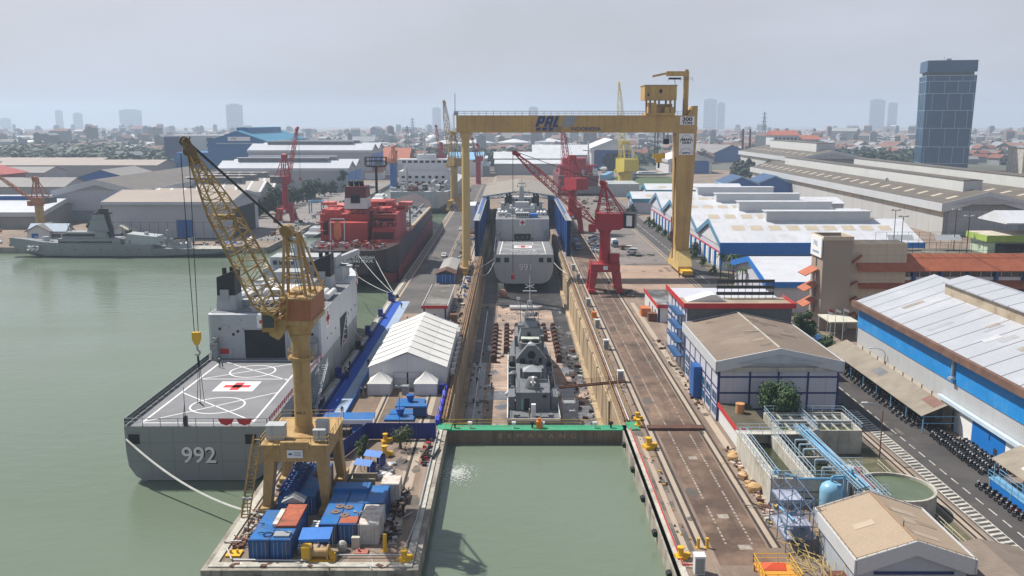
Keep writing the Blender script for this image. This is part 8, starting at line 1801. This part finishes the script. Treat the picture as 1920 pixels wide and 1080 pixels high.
# white ship ahead of the tanker
t = thing('cargo_ship','pale ship with a broad white bridge front ahead of the red tanker','ship',(-56,548,-2.5)); q = MB(); q.loft([ts(0,17,13,3),ts(10,18.5,13,-1),ts(170,18.5,13,-1),ts(210,2,15,0)]); part('hull', q, M('pale grey hull', (.40,.43,.46), .6, var=.2, vs=.06, streak=((.2,.15,.13),.6)), t)
q = MB(); q.box(-17,17,42,70,13,23); q.box(-14,14,44,66,23,27.5); q.box(-18,18,46,60,27.5,30.5); q.box(-6,6,50,60,30.5,33.5); part('bridge', q, WHITE, t); q = MB()
for k in range(8): q.box(-15+k*3.8,-12.6+k*3.8,45.9,45.98,28.3,29.7); 
for k in range(7):
    for z in (15,18.5): q.box(-15+k*4.3,-13+k*4.3,41.9,41.98,z,z+1.6)
parts('window', q, DARK, t); q = MB(); q.cyl((-1,54,33),(-1,54,46),.7,n=8); q.box(-7,5,53,55,41,42); q.box(-4.5,2.5,53.4,54.6,38,38.6); q.box(-4,2,53,55,44,44.6); part('mast', q, WHITE, t); q = MB()
for i in range(140): x=r_.uniform(-16,16); y=r_.uniform(2,40); s_=r_.uniform(.4,1.6); q.box(x-s_,x+s_,y-s_,y+s_,13,13+r_.uniform(.6,3.2),r_.randrange(4))
part('deck_gear', q, [SHIPL,WHITE,RUSTM,DARK], t); q = MB(); q.cyl((-9,20,13),(-9,20,27),.8,n=8); q.box(6,7,14,40,13,18); q.box(14,15,14,40,13,17.5); part('derrick', q, SHIPL, t)
# halls of the left shore
OLDR = M('old grey roof', (.23,.215,.21), .75, var=.12, vs=.1, seams=(1,5,.5,(.17,.16,.155)), grime=((.2,.19,.18),.6,.05)); DRKR = M('dark ribbed roof', (.16,.14,.13), .8, var=.15, vs=.1, seams=(1,3.2,.7,(.08,.07,.07))); SANDR=M('sand roof', (.33,.28,.245), .75, var=.08, vs=.08); LW=M('left hall wall', (.36,.37,.40), .6, var=.06, vs=.06, seams=(0,9,.2,(.3,.3,.31)), streak=((.34,.34,.34),.4,(.3,.3,.03))); WR2=M('bright sheet roof', (.50,.52,.57), .45, var=.05, vs=.05, seams=(1,9,.6,(.42,.43,.46)))
LWP=M('pale lilac hall wall', (.47,.49,.54), .6, var=.06, vs=.06, seams=(0,9,.2,(.38,.39,.42)), streak=((.36,.36,.37),.4,(.3,.3,.03))); TBL=M('teal blue cladding', (.002,.12,.33), .55, var=.08, vs=.03, seams=(2,7,.25,(.01,.09,.22))); TBR=M('teal roof', (.02,.20,.34), .5, var=.08)
hall('warehouse','grey gabled warehouse with a louvred gable front behind warship 353','hall',(-240,478,0),135,44,16.5,22,LWP,DRKR,ov=1.2,fascia=GREYF,fh=3,doors=(('f',4,40,0,6,M('shadowed front', (.22,.24,.27), .7, var=.1),'front_panel'),('f',26,40,6.1,9.9,BLUE,'blue_door')),gable=SLAT)
hall('warehouse','broad sand roofed warehouse on the shore behind the warship stern','hall',(-127,408,0),56,46,16.4,20,LWP,SANDR,rz=PI/2,ov=1,fascia=GREYF,fh=1.2,doors=(('l',17,24,0,8.5,BLUE,'blue_door'),('f',4,40,0,13,DARK,'open_end')),gable=SLAT)
hall('warehouse','low white roofed warehouse at the left edge behind the old yellow crane','hall',(-232,446,0),110,50,8,12.5,M('drab wall', (.27,.26,.25), .8, var=.15, vs=.1),WR2,rz=PI/2,ov=1,fascia=GREYF,fh=2,vent=[(6,90,5,1.8)],ventroof=(BLUE,WR2))
hall('workshop','sand roofed shed with pale skylight strips beside the dark tree row','hall',(-150,470,0),62,54,10,16,LW,M('sand roof strips', (.32,.27,.23), .75, var=.08, vs=.1, seams=(1,7,1.3,(.62,.62,.62))),rz=PI/2,ov=.8)
def shorebays(label,x0,x1,ys,he,hr,roof,wall,endm=None,vents=True):
    t = thing('factory_hall',label,'hall',(x0,ys[0],0)); W=x1-x0
    for a,b in zip(ys,ys[1:]):
        a-=ys[0]; b-=ys[0]; m=(a+b)/2; q = MB(); q.prism([(a+.01,0),(b-.01,0),(b-.01,he),(m,hr),(a+.01,he)],'x',0,W); part('wall', q, wall, t); q = MB(); q.prism([(a+.02,he+.05),(m,hr+.05),(b-.02,he+.05),(b-.02,he+.5),(m,hr+.5),(a+.02,he+.5)],'x',-1,W+1.2); rf=part('roof', q, roof, t)
        if vents: q = MB(); q.box(W*.12,W*.82,m-2.6,m+2.6,hr-1,hr+2.4); vb=part('ridge_vent', q, SHIPD, rf); q = MB(); q.box(W*.11,W*.83,m-3.2,m+3.2,hr+2.42,hr+2.9); part('vent_roof', q, roof, vb)
        if endm: q = MB(); q.box(W+.02,W+.3,a+2,b-2,0,he-3); dd=part('end_door', q, endm, t)
    q = MB(); q.box(-1,W+1,-.5,-.02,he-1.6,he+.3); part('fascia', q, GREYF, t)
    return t
WR3=M('sheet roof rows', (.50,.52,.57), .45, var=.05, vs=.05, seams=(0,8,.5,(.42,.43,.46)))
shorebays('factory hall in three bays with brown and white roofs behind the tree row',-232,-152,[548,578,606,634],10,15.5,M('beige roof rows', (.34,.305,.28), .7, var=.1, vs=.05, seams=(0,8,1.1,(.66,.66,.68))),LW)
shorebays('white roofed factory hall with long roof vents and blue end doors, nearer of two',-222,-124,[690,722,754],17,22,WR3,LW,BLW)
shorebays('white roofed factory hall with long roof vents and blue end doors, farther of two',-240,-128,[835,875,915],26,31.5,WR3,LW,BLW)
q = MB(); q.box(-138,-124.2,690,700,0,12); 
t = hall('construction_hall','huge teal blue shipbuilding hall with a curved gable and a white sign','hall',(-298,900,0),170,58,33,43,TBL,TBR,ov=1,vent=[(20,150,12,3)],ventroof=(TBL,TBR))
q = MB(); q.box(20,42,-.3,-.05,33.5,37.5); sg=part('sign', q, SIGNW, t); text_part('sign_text','PAL',3.2,BLLx if 'BLLx' in globals() else BLL,sg,(26,-.36,35.5),depth=.04,shear=.25); q = MB(); q.box(9,48,-1.2,-.05,30.5,31.7); part('ledge', q, M('pale ledge', (.3,.42,.5), .6), t); q = MB(); q.box(14,46,-.2,-.04,0,18); part('big_door', q, M('door blue', (.012,.12,.28), .6, seams=(2,3,.15,(.01,.07,.18))), t); q = MB()
for k in range(14): q.box(58.02,58.25,6+k*12,14+k*12,23.5,26)
parts('window', q, M('pale windows', (.5,.55,.58), .5), t); q = MB(); q.box(-34,-.1,4,60,0,22); q.box(-34,-20,-.1,4,0,19); part('side_wing', q, TBL, t)
t = thing('store_block','white block with a navy stair bay behind the teal blue hall','building',(-415,1100,0)); q = MB(); q.box(0,75,0,40,0,36); part('wall', q, WHITE, t); q = MB(); q.box(-1,20,-.5,-.1,0,34); part('navy_bay', q, NAVY, t); q = MB()
for k in range(4): q.box(50,58,-.3,-.02,8+k*7,12+k*7)
parts('window', q, DARK, t)
for l,x,y,L,W,he,hr,wm_,rm,rz in (('low pale roofed store left of the gabled warehouse',-300,610,90,36,9,14,LW,OLDR,PI/2),('blue walled gabled store in the far left middle ground',-330,690,60,40,10,16,BLUE,OLDR,0),('long grey store beyond the dark ribbed roof',-250,720,100,44,12,17,LW,OLDR,0),('tan roofed long store far left of the teal hall',-330,850,150,50,12,16,LW,SANDR,PI/2),('grey roofed long store far left behind the boats',-400,780,110,40,9,13,LW,OLDR,PI/2),('flat sand roofed store far left at the tree edge',-420,930,120,45,12,15,LW,SANDR,PI/2),('pale grey store right behind the three bay hall',-185,650,50,34,9,12,LW,OLDR,PI/2)):
    hall('warehouse',l,'hall',(x,y,0),L,W,he,hr,wm_,rm,rz=rz,ov=1)
REDR=M('faded red roof', (.36,.07,.06), .7, var=.15, vs=.1)
hall('red_shed','large faded red shed at the left edge, taller of two','building',(-440,680,0),60,46,12,18,M('red wall', (.30,.06,.05), .7, var=.1),REDR,ov=2); hall('red_shed','lower faded red shed in front of the taller one at the left edge','building',(-392,628,0),50,46,6,10,M('red wall', (.30,.06,.05), .7, var=.1),REDR,ov=2)
for l,x,y,L,W,rm in (('white house with a grey roof by the far left quay',-236,398,14,10,OLDR),('white house with a double grey roof beside the old yellow crane foot',-216,402,13,10,OLDR),('small house with a cream roof behind the warship hangar',-178,400,13,9,M('cream roof', (.55,.45,.27), .7, var=.1)),('low blue roofed store behind the warship bridge',-200,404,16,7,M('blue grey roof', (.25,.34,.45), .6, var=.1))):
    hall('house',l,'house',(x,y,0),L,W,4,6.6,WHITE,rm,rz=PI/2 if L>13.5 else 0,ov=.8,doors=(('f',2,5,0,3,BLUE,'door'),('l',2,6,1,2.6,GLASS,'window')))
t = thing('net_fence','tall net fence of thin dark posts in front of the sand roofed warehouse','fence',(-176,399,0)); q = MB()
for k in range(13): q.beam((k*4,0,0),(k*4,0,9.6 if k==7 else 8.4),.12)
q.beam((0,0,8.4),(48,0,8.4),.1); q.beam((26,0,1.2),(48,0,1.2),.5,.5); part('post', q, DARK, t)
q = MB(); q.lathe((0,0,0),[(3,0),(2,1.0),(.1,1.9)],8); single('blue_tarp', q, BLUET, 'bright blue tarpaulin heap on the shore by the warship stern', 'tarpaulin', (-122,392,0)); q = MB(); q.lathe((0,0,1.5),[(2.4,0),(1,1.0),(.05,1.8)],4); q.cyl((0,0,0),(0,0,1.5),.1,n=6); single('white_tent', q, SIGNW, 'small white tent on the shore behind the warship stern', 'tent', (-113,392,0))
for k in range(18):
    f_=k/17; tree('dark tree in the row between the shore road and the left halls',-147+f_*16+rng.uniform(-2,2),432+f_*262+rng.uniform(-4,4),6.5,11,1.5,LEAFD,n=800,s=.8,seed=60,key='row',group='dark tree row on the left shore',sc=rng.uniform(.75,1.15),lobes=10)
tree('narrow dark tree beside the sand roofed warehouse corner',-188,404,2.6,9.5,.5,LEAFD,n=500,s=.5,seed=61,lobes=8); tree('dark bush by the house with a cream roof',-170,398,3.0,4.5,.5,LEAFD,n=450,s=.45,seed=62); tree('dark bushes beside the old yellow crane',-210,410,4.5,6,.5,LEAFD,n=600,s=.5,seed=63)
tree('tall columnar dark tree at the white factory hall corner',-126,676,4,20,1,LEAFD,n=600,s=.9,seed=64)
scrap('debris_pile','stacks, boats and clutter along the left shore road',-112,-104,400,620,140,[SHIPL,RUSTM,DARK,BLUE],1.8,seed=51,smax=1.4); scrap('debris_pile','low clutter along the far left quay',-230,-110,381,392,180,[DARK,CONCL,SHIPL,RUSTM],1.4,seed=52,smax=1.3)
scrap('boat_yard','mass of small boats and masts in the far left basin',-400,-265,560,690,420,[WHITE,SHIPL,DARK,BLUE,SIGNW],3.0,cat='boats',seed=53,smax=2.6)
t = thing('blue_hoist','blue boat hoist frame on the left shore by the tree row','hoist',(-116,520,0)); q = MB()
for x in (0,7):
    for y in (0,6): q.beam((x,y,0),(x,y,7),.6)
for y in (0,6): q.beam((0,y,7),(7,y,7),.7)
q.beam((0,0,7),(0,6,7),.6); q.beam((7,0,7),(7,6,7),.6); part('frame', q, BLUEL, t)
# ---------------------------------------------------------------- far yard, town, skyline
t = thing('dry_ship','maroon hulled ship on the slip with a red deckhouse behind the far red crane','ship',(48,650,0)); q = MB(); q.loft([[(-13,0,3),(13,0,3),(14.5,0,14),(-14.5,0,14)],[(-14.5,20,1),(14.5,20,1),(15,20,14),(-15,20,14)],[(-14.5,80,1),(14.5,80,1),(15,80,14),(-15,80,14)],[(-1,105,3),(1,105,3),(3,105,17),(-3,105,17)]]); part('hull', q, M('maroon hull', (.13,.045,.05), .7, var=.2, vs=.06), t); q = MB(); q.box(-15.2,15.2,-.2,60,1.5,6.5); part('boot', q, M('grey boot', (.22,.21,.23), .7, var=.2), t); q = MB(); q.box(-13,11,8,34,14,21); q.box(-11,6,12,30,21,26); q.box(-14,14,14,20,20,21.2); part('deckhouse', q, CREDC, t); q = MB(); q.cyl((8,18,14),(8,18,38),.6,n=6); q.box(4,12,17,19,31,31.8); part('mast', q, WHITE, t); r_=random.Random(8); q = MB()
for i in range(60): x=r_.uniform(-13,13); y=r_.uniform(2,70); s_=r_.uniform(.5,1.8); q.box(x-s_,x+s_,y-s_,y+s_,14,14+r_.uniform(1,5),r_.randrange(3))
part('deck_gear', q, [RUSTM,CREDC,SHIPL], t)
hall('boat_hall','tall boat hall with a deep blue front and white roof in the centre distance','hall',(86,985,0),90,46,24,33,WHITE,WHITE,ov=1,fascia=GREYF,fh=4,doors=(('f',3,43,0,22,M('deep blue front', (.01,.05,.2), .5),'front'),('f',12,40,0,15,BLW,'blue_door'),('f',16,37,13,18.5,SIGNW,'banner')))
hall('boat_hall','low wide boat hall with a blue front right of the lemon yellow crane','hall',(160,930,0),80,44,14,21,WHITE,WHITE,ov=1,fascia=GREYF,fh=3,doors=(('f',3,41,0,13,BLUE,'front'),))
launch('white passenger boat ashore in front of the low boat hall',130,868,0,46,WHITE,WHITE,z=2); launch('grey boat ashore at the tall boat hall door',96,950,-PI/2,30,SHIPL,WHITE,z=2)
for k,(x,y) in enumerate(((80,800),(104,820))):
    q = MB(); q.beam((0,0,3),(14,60,3),5,6); single('slip_girder', q, BLUEL, ('left','right')[k]+' light blue girder along the slipway', 'girder', (x,y,0))
q = MB(); q.box(66,90,640,676,0,9); single('white_store', q, SHIPL, 'pale plain store right of the maroon hulled ship', 'building')
for l,x,y,L,W,he,hr,rz in (('long white roofed warehouse left of the far red crane',62,905,78,30,11,14,PI/2),('second long white warehouse just behind the first',66,960,84,40,14,20,PI/2),('white warehouse further right beside the boat hall',84,1010,60,60,16,26,PI/2),('white roofed store left beyond the dock shelter',-22,900,26,40,9,12,PI/2),('second white roofed store left beyond the dock shelter',-26,960,30,30,14,16,PI/2)):
    hall('warehouse',l,'hall',(x,y,0),L,W,he,hr,LW,WSHEET,rz=rz,ov=1)
q = MB(); q.box(-13,-9.5,440,462,0,12); single('shelter_annex', q, WHITE, 'white block beside the left wall of the dock shelter', 'building', (-8,0,0))
hall('terracotta_hall','big terracotta roofed hall left of the tall yellow crane','building',(-108,930,0),70,50,14,25,WHITE,TERRA,rz=PI/2,ov=4); hall('terracotta_hall','lower terracotta roofed house by the far inlet','house',(-118,835,0),16,18,7,12,WHITE,TERRA,rz=PI/2,ov=1)
hall('blue_roof_hall','pale blue roofed yard buildings behind the blue and red crane','building',(-28,880,0),34,60,16,22,WHITE,M('pale blue roof', (.2,.42,.62), .6),rz=PI/2,ov=1)
q = MB(); q.lathe((0,0,0),[(16,0),(16,14),(14,22),(8,27),(.3,29)],20); DM=single('dome_tank', q, WHITE, 'white domed tank on the skyline left of the gantry crane', 'tank', (-145,1700,0), smooth=True)
q = MB(); q.lathe((0,0,0),[(30,0),(30,16),(.3,22)],24); SK=single('storage_tank', q, WHITE, 'wide white storage tank under the gantry girder, leftmost', 'tank', (-60,1620,0), group='white storage tanks beyond the yard')
for k,(x,y) in enumerate(((5,1640),(70,1700),(-110,1560))): dup(SK,['wide white storage tank under the gantry girder, middle','wide white storage tank under the gantry girder, rightmost','wide white storage tank left of the gantry slender leg'][k],(x,y,0))
t = thing('apartment_block','white apartment block with brown roofs and balconies right of the gantry leg','building',(388,1360,0),.1); q = MB(); q.box(0,38,0,30,0,32); q.box(38.2,74,6,34,0,26); part('wall', q, WHITE, t); q = MB(); q.prism([(-2,32),(15,39),(32,32)],'x',-2,40); q.prism([(4,26),(20,32),(36,26)],'x',38,76); part('roof', q, TERRA, t); q = MB()
for k in range(6):
    for z in range(4): q.box(2+k*6,6+k*6,-.4,-.05,4+z*7,8+z*7); q.box(40+k*5.6,44+k*5.6,5.6,5.95,2+z*6,6+z*6)
parts('window', q, DARK, t)
for l,x,y,w,d,h in (('pale flat roofed block at the foot of the glass tower',520,930,70,30,26),('low white block right of the glass tower foot',640,930,60,26,16),('white villa row at the right edge behind the assembly halls',430,640,60,14,11)):
    t = thing('town_block',l,'building',(x,y,0)); q = MB(); q.box(0,w,0,d,0,h); part('wall', q, CONCL if 'pale' in l else WHITE, t); q = MB(); q.box(-1,w+1,-1,d+1,h,h+.8); part('roof', q, TERRA if 'villa' in l else SHIPL, t); q = MB()
    for z in range(int(h/5)): q.box(2,w-2,-.3,-.05,2+z*5,4+z*5)
    parts('window_band', q, GLASS, t)
hall('curved_store','long grey curved store right beyond the gantry leg','hall',(260,1180,0),90,60,12,22,BLUE,OLDR,rz=.5,ov=1); hall('shed','pale grey shed in front of the boat sheds right of the gantry leg','hall',(330,900,0),90,40,10,17,WHITE,OLDR,rz=PI/2,ov=1)
scrap('debris_pile','white boats and stores right of the blue boat sheds',190,280,700,760,130,[WHITE,SIGNW,SHIPL],3,seed=61,smax=3); scrap('debris_pile','red containers and scrap behind the workshop',150,196,560,610,60,[M('faded container red', (.28,.06,.05), .7),SHIPL,DARK],2.4,seed=62,smax=2.2)
def pylon(label,x,y,h):
    q = MB(); q.lattice((0,0,0),(0,0,h),9,1,9,1,9,.6,.35,up=(0,1,0)); 
    for z in (h*.75,h*.85,h*.95): q.beam((-6,0,z),(6,0,z),.6)
    single('pylon', q, SHIPD, label, 'pylon', (x,y,0), group='lattice pylons over the town')
for l,x,y,h in (('lattice pylon right of the gantry sign',480,1750,70),('lattice pylon at the right picture edge',585,1000,75),('lattice pylon left of the tall yellow crane',-215,2000,60),('twin mast left of the tall yellow crane',-170,1500,45)): pylon(l,x,y,h)
for k,x in enumerate((232,240)):
    q = MB(); q.cyl((0,0,0),(0,0,44),1.6,1.0,10); single('chimney', q, BROWN, ('left','right')[k]+' brown twin chimney right of the gantry leg', 'chimney', (x+30,1040,0), group='twin brown chimneys')
# skyline towers
SKY_=M('distant tower', (.44,.47,.51), .7, var=.1, vs=.01, seams=(2,12,3,(.12,.14,.17)))
for l,x,y,w,h in (('broad slab block on the left skyline',-1610,3900,90,110),('tall block on the skyline left of the teal hall',-1080,3600,62,130),('slim tower on the far left skyline',-2010,4100,26,110),('small tower second on the far left skyline',-1880,4000,34,95),('pointed tower on the skyline left of the gantry',-340,4200,40,125),('faint tower behind the gantry logo',95,4000,40,125),('wide faint tower pair right of the gantry house, left one',880,4100,60,165),('wide faint tower pair right of the gantry house, right one',940,4150,36,150),('tall hazy tower cluster left of the glass tower, left one',1640,4150,70,165),('tall hazy tower cluster left of the glass tower, right one',1730,4200,44,150),('faint low tower at the left edge of the skyline',-2250,4100,40,70)):
    x*=1.55; y*=1.55; w*=1.5; h=52+(h-52)*1.5; t = thing('distant_tower',l,'tower',(x,y,0)); q = MB(); h=h*.9; q.box(-w/2,w/2,-15,15,0,h); part('shaft', q, SKY_, t); q = MB(); q.box(-w*.3,w*.3,-10,10,h,h+6); part('crown', q, SKY_, t)
# town houses: nearer ones one by one, the rest as one mass
hm_=[M('house wall white', (.29,.30,.31), .8, var=.15),M('house wall tan', (.2,.185,.17), .8, var=.15)]; rm_=[M('town tiles', (.20,.075,.05), .8, var=.2, vs=.3),M('dark tile roof', (.19,.10,.075), .8, var=.2, vs=.3),M('grey tin roof', (.24,.25,.27), .6, var=.15,vs=.1),M('white tin roof', (.36,.38,.42), .5, var=.08,vs=.1)]
HP=[]
def house_at(x,y,k,label,group,s):
    if len(HP)<=k or HP[k] is None:
        while len(HP)<=k: HP.append(None)
        t=thing('house',label,'house',(x,y,0),0,group); q = MB(); q.prism([(0,0),(9,0),(9,6),(4.5,8.6),(0,6)],'y',0,13); part('wall', q, hm_[k%2], t); q = MB(); q.prism([(-.8,5.7),(4.5,8.75),(9.8,5.7),(9.8,6.0),(4.5,9.1),(-.8,6.0)],'y',-.8,13.8); part('roof', q, rm_[k], t); q = MB(); q.box(1,3,-.1,-.01,3.6,5); q.box(5.5,7.8,-.1,-.01,3.6,5); q.box(2,7,-.1,-.01,.4,2.4); parts('window', q, DARK, t); HP[k]=t; t.scale=(s,s,s); return
    h=dup(HP[k],label,(x,y,0),rng.choice((0,PI/2,.3,-.4,1.2)),s); h['group']=group
kn=['terracotta roofed','dark tile roofed','grey tin roofed','white tin roofed']
def zone(n,x0,x1,y0,y1,where,group,ws=(4,3,3,1),s0=1.0,s1=1.8):
    for i in range(n):
        k=rng.choices((0,1,2,3),ws)[0]; house_at(rng.uniform(x0,x1),rng.uniform(y0,y1),k,f'{kn[k]} house in the town {where}',group,rng.uniform(s0,s1))
zone(60,560,900,980,1500,'right of the glass tower','houses right of the glass tower',(6,2,1,2)); zone(60,200,440,1120,1600,'left of the glass tower','houses left of the glass tower',(5,3,3,2)); zone(45,-60,200,1150,1500,'behind the boat halls','houses behind the boat halls',(6,2,2,2)); zone(45,-560,-260,1150,1600,'beyond the teal blue hall','houses beyond the teal hall',(2,3,3,1)); zone(35,-230,-110,960,1500,'left of the storage tanks','houses left of the storage tanks',(5,2,2,2)); zone(20,330,460,600,760,'right of the assembly halls','houses right of the assembly halls',(3,1,2,3),.8,1.3)
q = MB(); rr=random.Random(77)
for i in range(15000):
    y=1500*(4400/1500)**(rr.random()**.85); x=rr.uniform(-.68,.68)*y*1.05; 
    if -3000>x or x>3500: continue
    s_=rr.uniform(5,13)*(1+y/6000)*(2.2 if rr.random()<.06 else 1); h=rr.uniform(4,9)*(1+(rr.random()<.03)*rr.uniform(1,4)); a=rr.choice((0,.3,-.3,.9,1.57)); l=s_*rr.uniform(.8,2.2); k=rr.choices((2,3,4,5,0,1),(3,7,5,1,2,4))[0]; wl=rr.randrange(2)
    co_,si_=math.cos(a),math.sin(a); P=lambda u,v,z:(x+u*co_-v*si_,y+u*si_+v*co_,z)
    b=len(q.v); hr=h+s_*.28; q.v+=[P(-s_/2,-l/2,0),P(s_/2,-l/2,0),P(s_/2,l/2,0),P(-s_/2,l/2,0),P(-s_/2,-l/2,h),P(s_/2,-l/2,h),P(s_/2,l/2,h),P(-s_/2,l/2,h),P(0,-l/2,hr),P(0,l/2,hr)]
    for f,m in (((0,1,5,8,4),wl),((2,3,7,9,6),wl),((3,0,4,7),wl),((1,2,6,5),wl),((4,8,9,7),k),((5,6,9,8),k)): q.f.append(tuple(b+j for j in f)); q.m.append(m)
struct('far_town', q, hm_+rm_, 'stuff')
# woods: individual crowns nearby, the rest as one mass
for k in range(95):
    z_=[(-560,-330,1000,1250,'beyond the red sheds',40),(-40,150,1080,1150,'under the gantry girder',25),(300,420,960,1080,'left of the glass tower foot',12),(200,240,760,900,'behind the boat sheds',10),(-200,-130,800,1050,'left of the far inlet',8)]; acc=0
    for x0,x1,y0,y1,wh,n_ in z_:
        acc+=n_
        if k<acc: break
    tree('dark green tree in the wood '+wh,rng.uniform(x0,x1),rng.uniform(y0,y1),9,12,3,LEAFD,n=260,s=2.2,seed=70,key='wood',group='trees in the wood '+wh,sc=rng.uniform(.7,1.3),lobes=8)
q = MB(); rr=random.Random(5)
def clump(x,y,r,h,n,s):
    for j in range(n):
        v=Vector((rr.gauss(0,1),rr.gauss(0,1),abs(rr.gauss(0,1)))).normalized(); p=Vector((x+v.x*r,y+v.y*r,h*.25+v.z*h*rr.uniform(.5,.8))); nn=(v+Vector((rr.uniform(-.6,.6),rr.uniform(-.6,.6),rr.uniform(0,.8)))).normalized(); a=nn.orthogonal().normalized(); b=nn.cross(a); w=s*rr.uniform(.6,1.4); q.add([p-a*w,p-b*w*.7,p+a*w,p+b*w*.7],[(0,1,2,3)])
for i in range(9500):
    y=1150*(4300/1150)**rr.random(); x=rr.uniform(-.68,.68)*y
    if math.sin(x*.004+1.3)+math.sin(y*.0031+x*.0013)+rr.uniform(-.9,.9)<.1: continue
    clump(x,y,rr.uniform(7,16),rr.uniform(9,17),9,rr.uniform(3.5,6))
for i in range(900): y=rr.uniform(950,1500); x=-.55*y+rr.uniform(-250,170)*y/1200; clump(x,y,rr.uniform(7,13),rr.uniform(9,15),10,3.6)
for i in range(1700): y=rr.uniform(1020,2300); x=y*rr.uniform(-.66,-.40)+rr.uniform(-60,60); clump(x,y,rr.uniform(8,17),rr.uniform(10,17),9,rr.uniform(3.6,5.5))
for i in range(420): y=rr.uniform(1090,1300); x=rr.uniform(-60,170); clump(x,y,rr.uniform(7,11),rr.uniform(9,14),10,3.2)
for i in range(300): y=rr.uniform(1060,1500); x=rr.uniform(.26,.44)*y; clump(x,y,rr.uniform(7,11),rr.uniform(9,14),9,3.4)
struct('far_woods', q, LEAFD, 'stuff')
gl=MB(); gl.box(95,150,760,880,0,.03); struct('grass_field', gl, GRASS); gl=MB(); gl.box(-3000,3500,1000,4400,0,.05); struct('town_ground', gl, M('town ground', (.10,.105,.085), .95, var=.3, vs=.004, grime=((.05,.07,.04),.8,.006)))
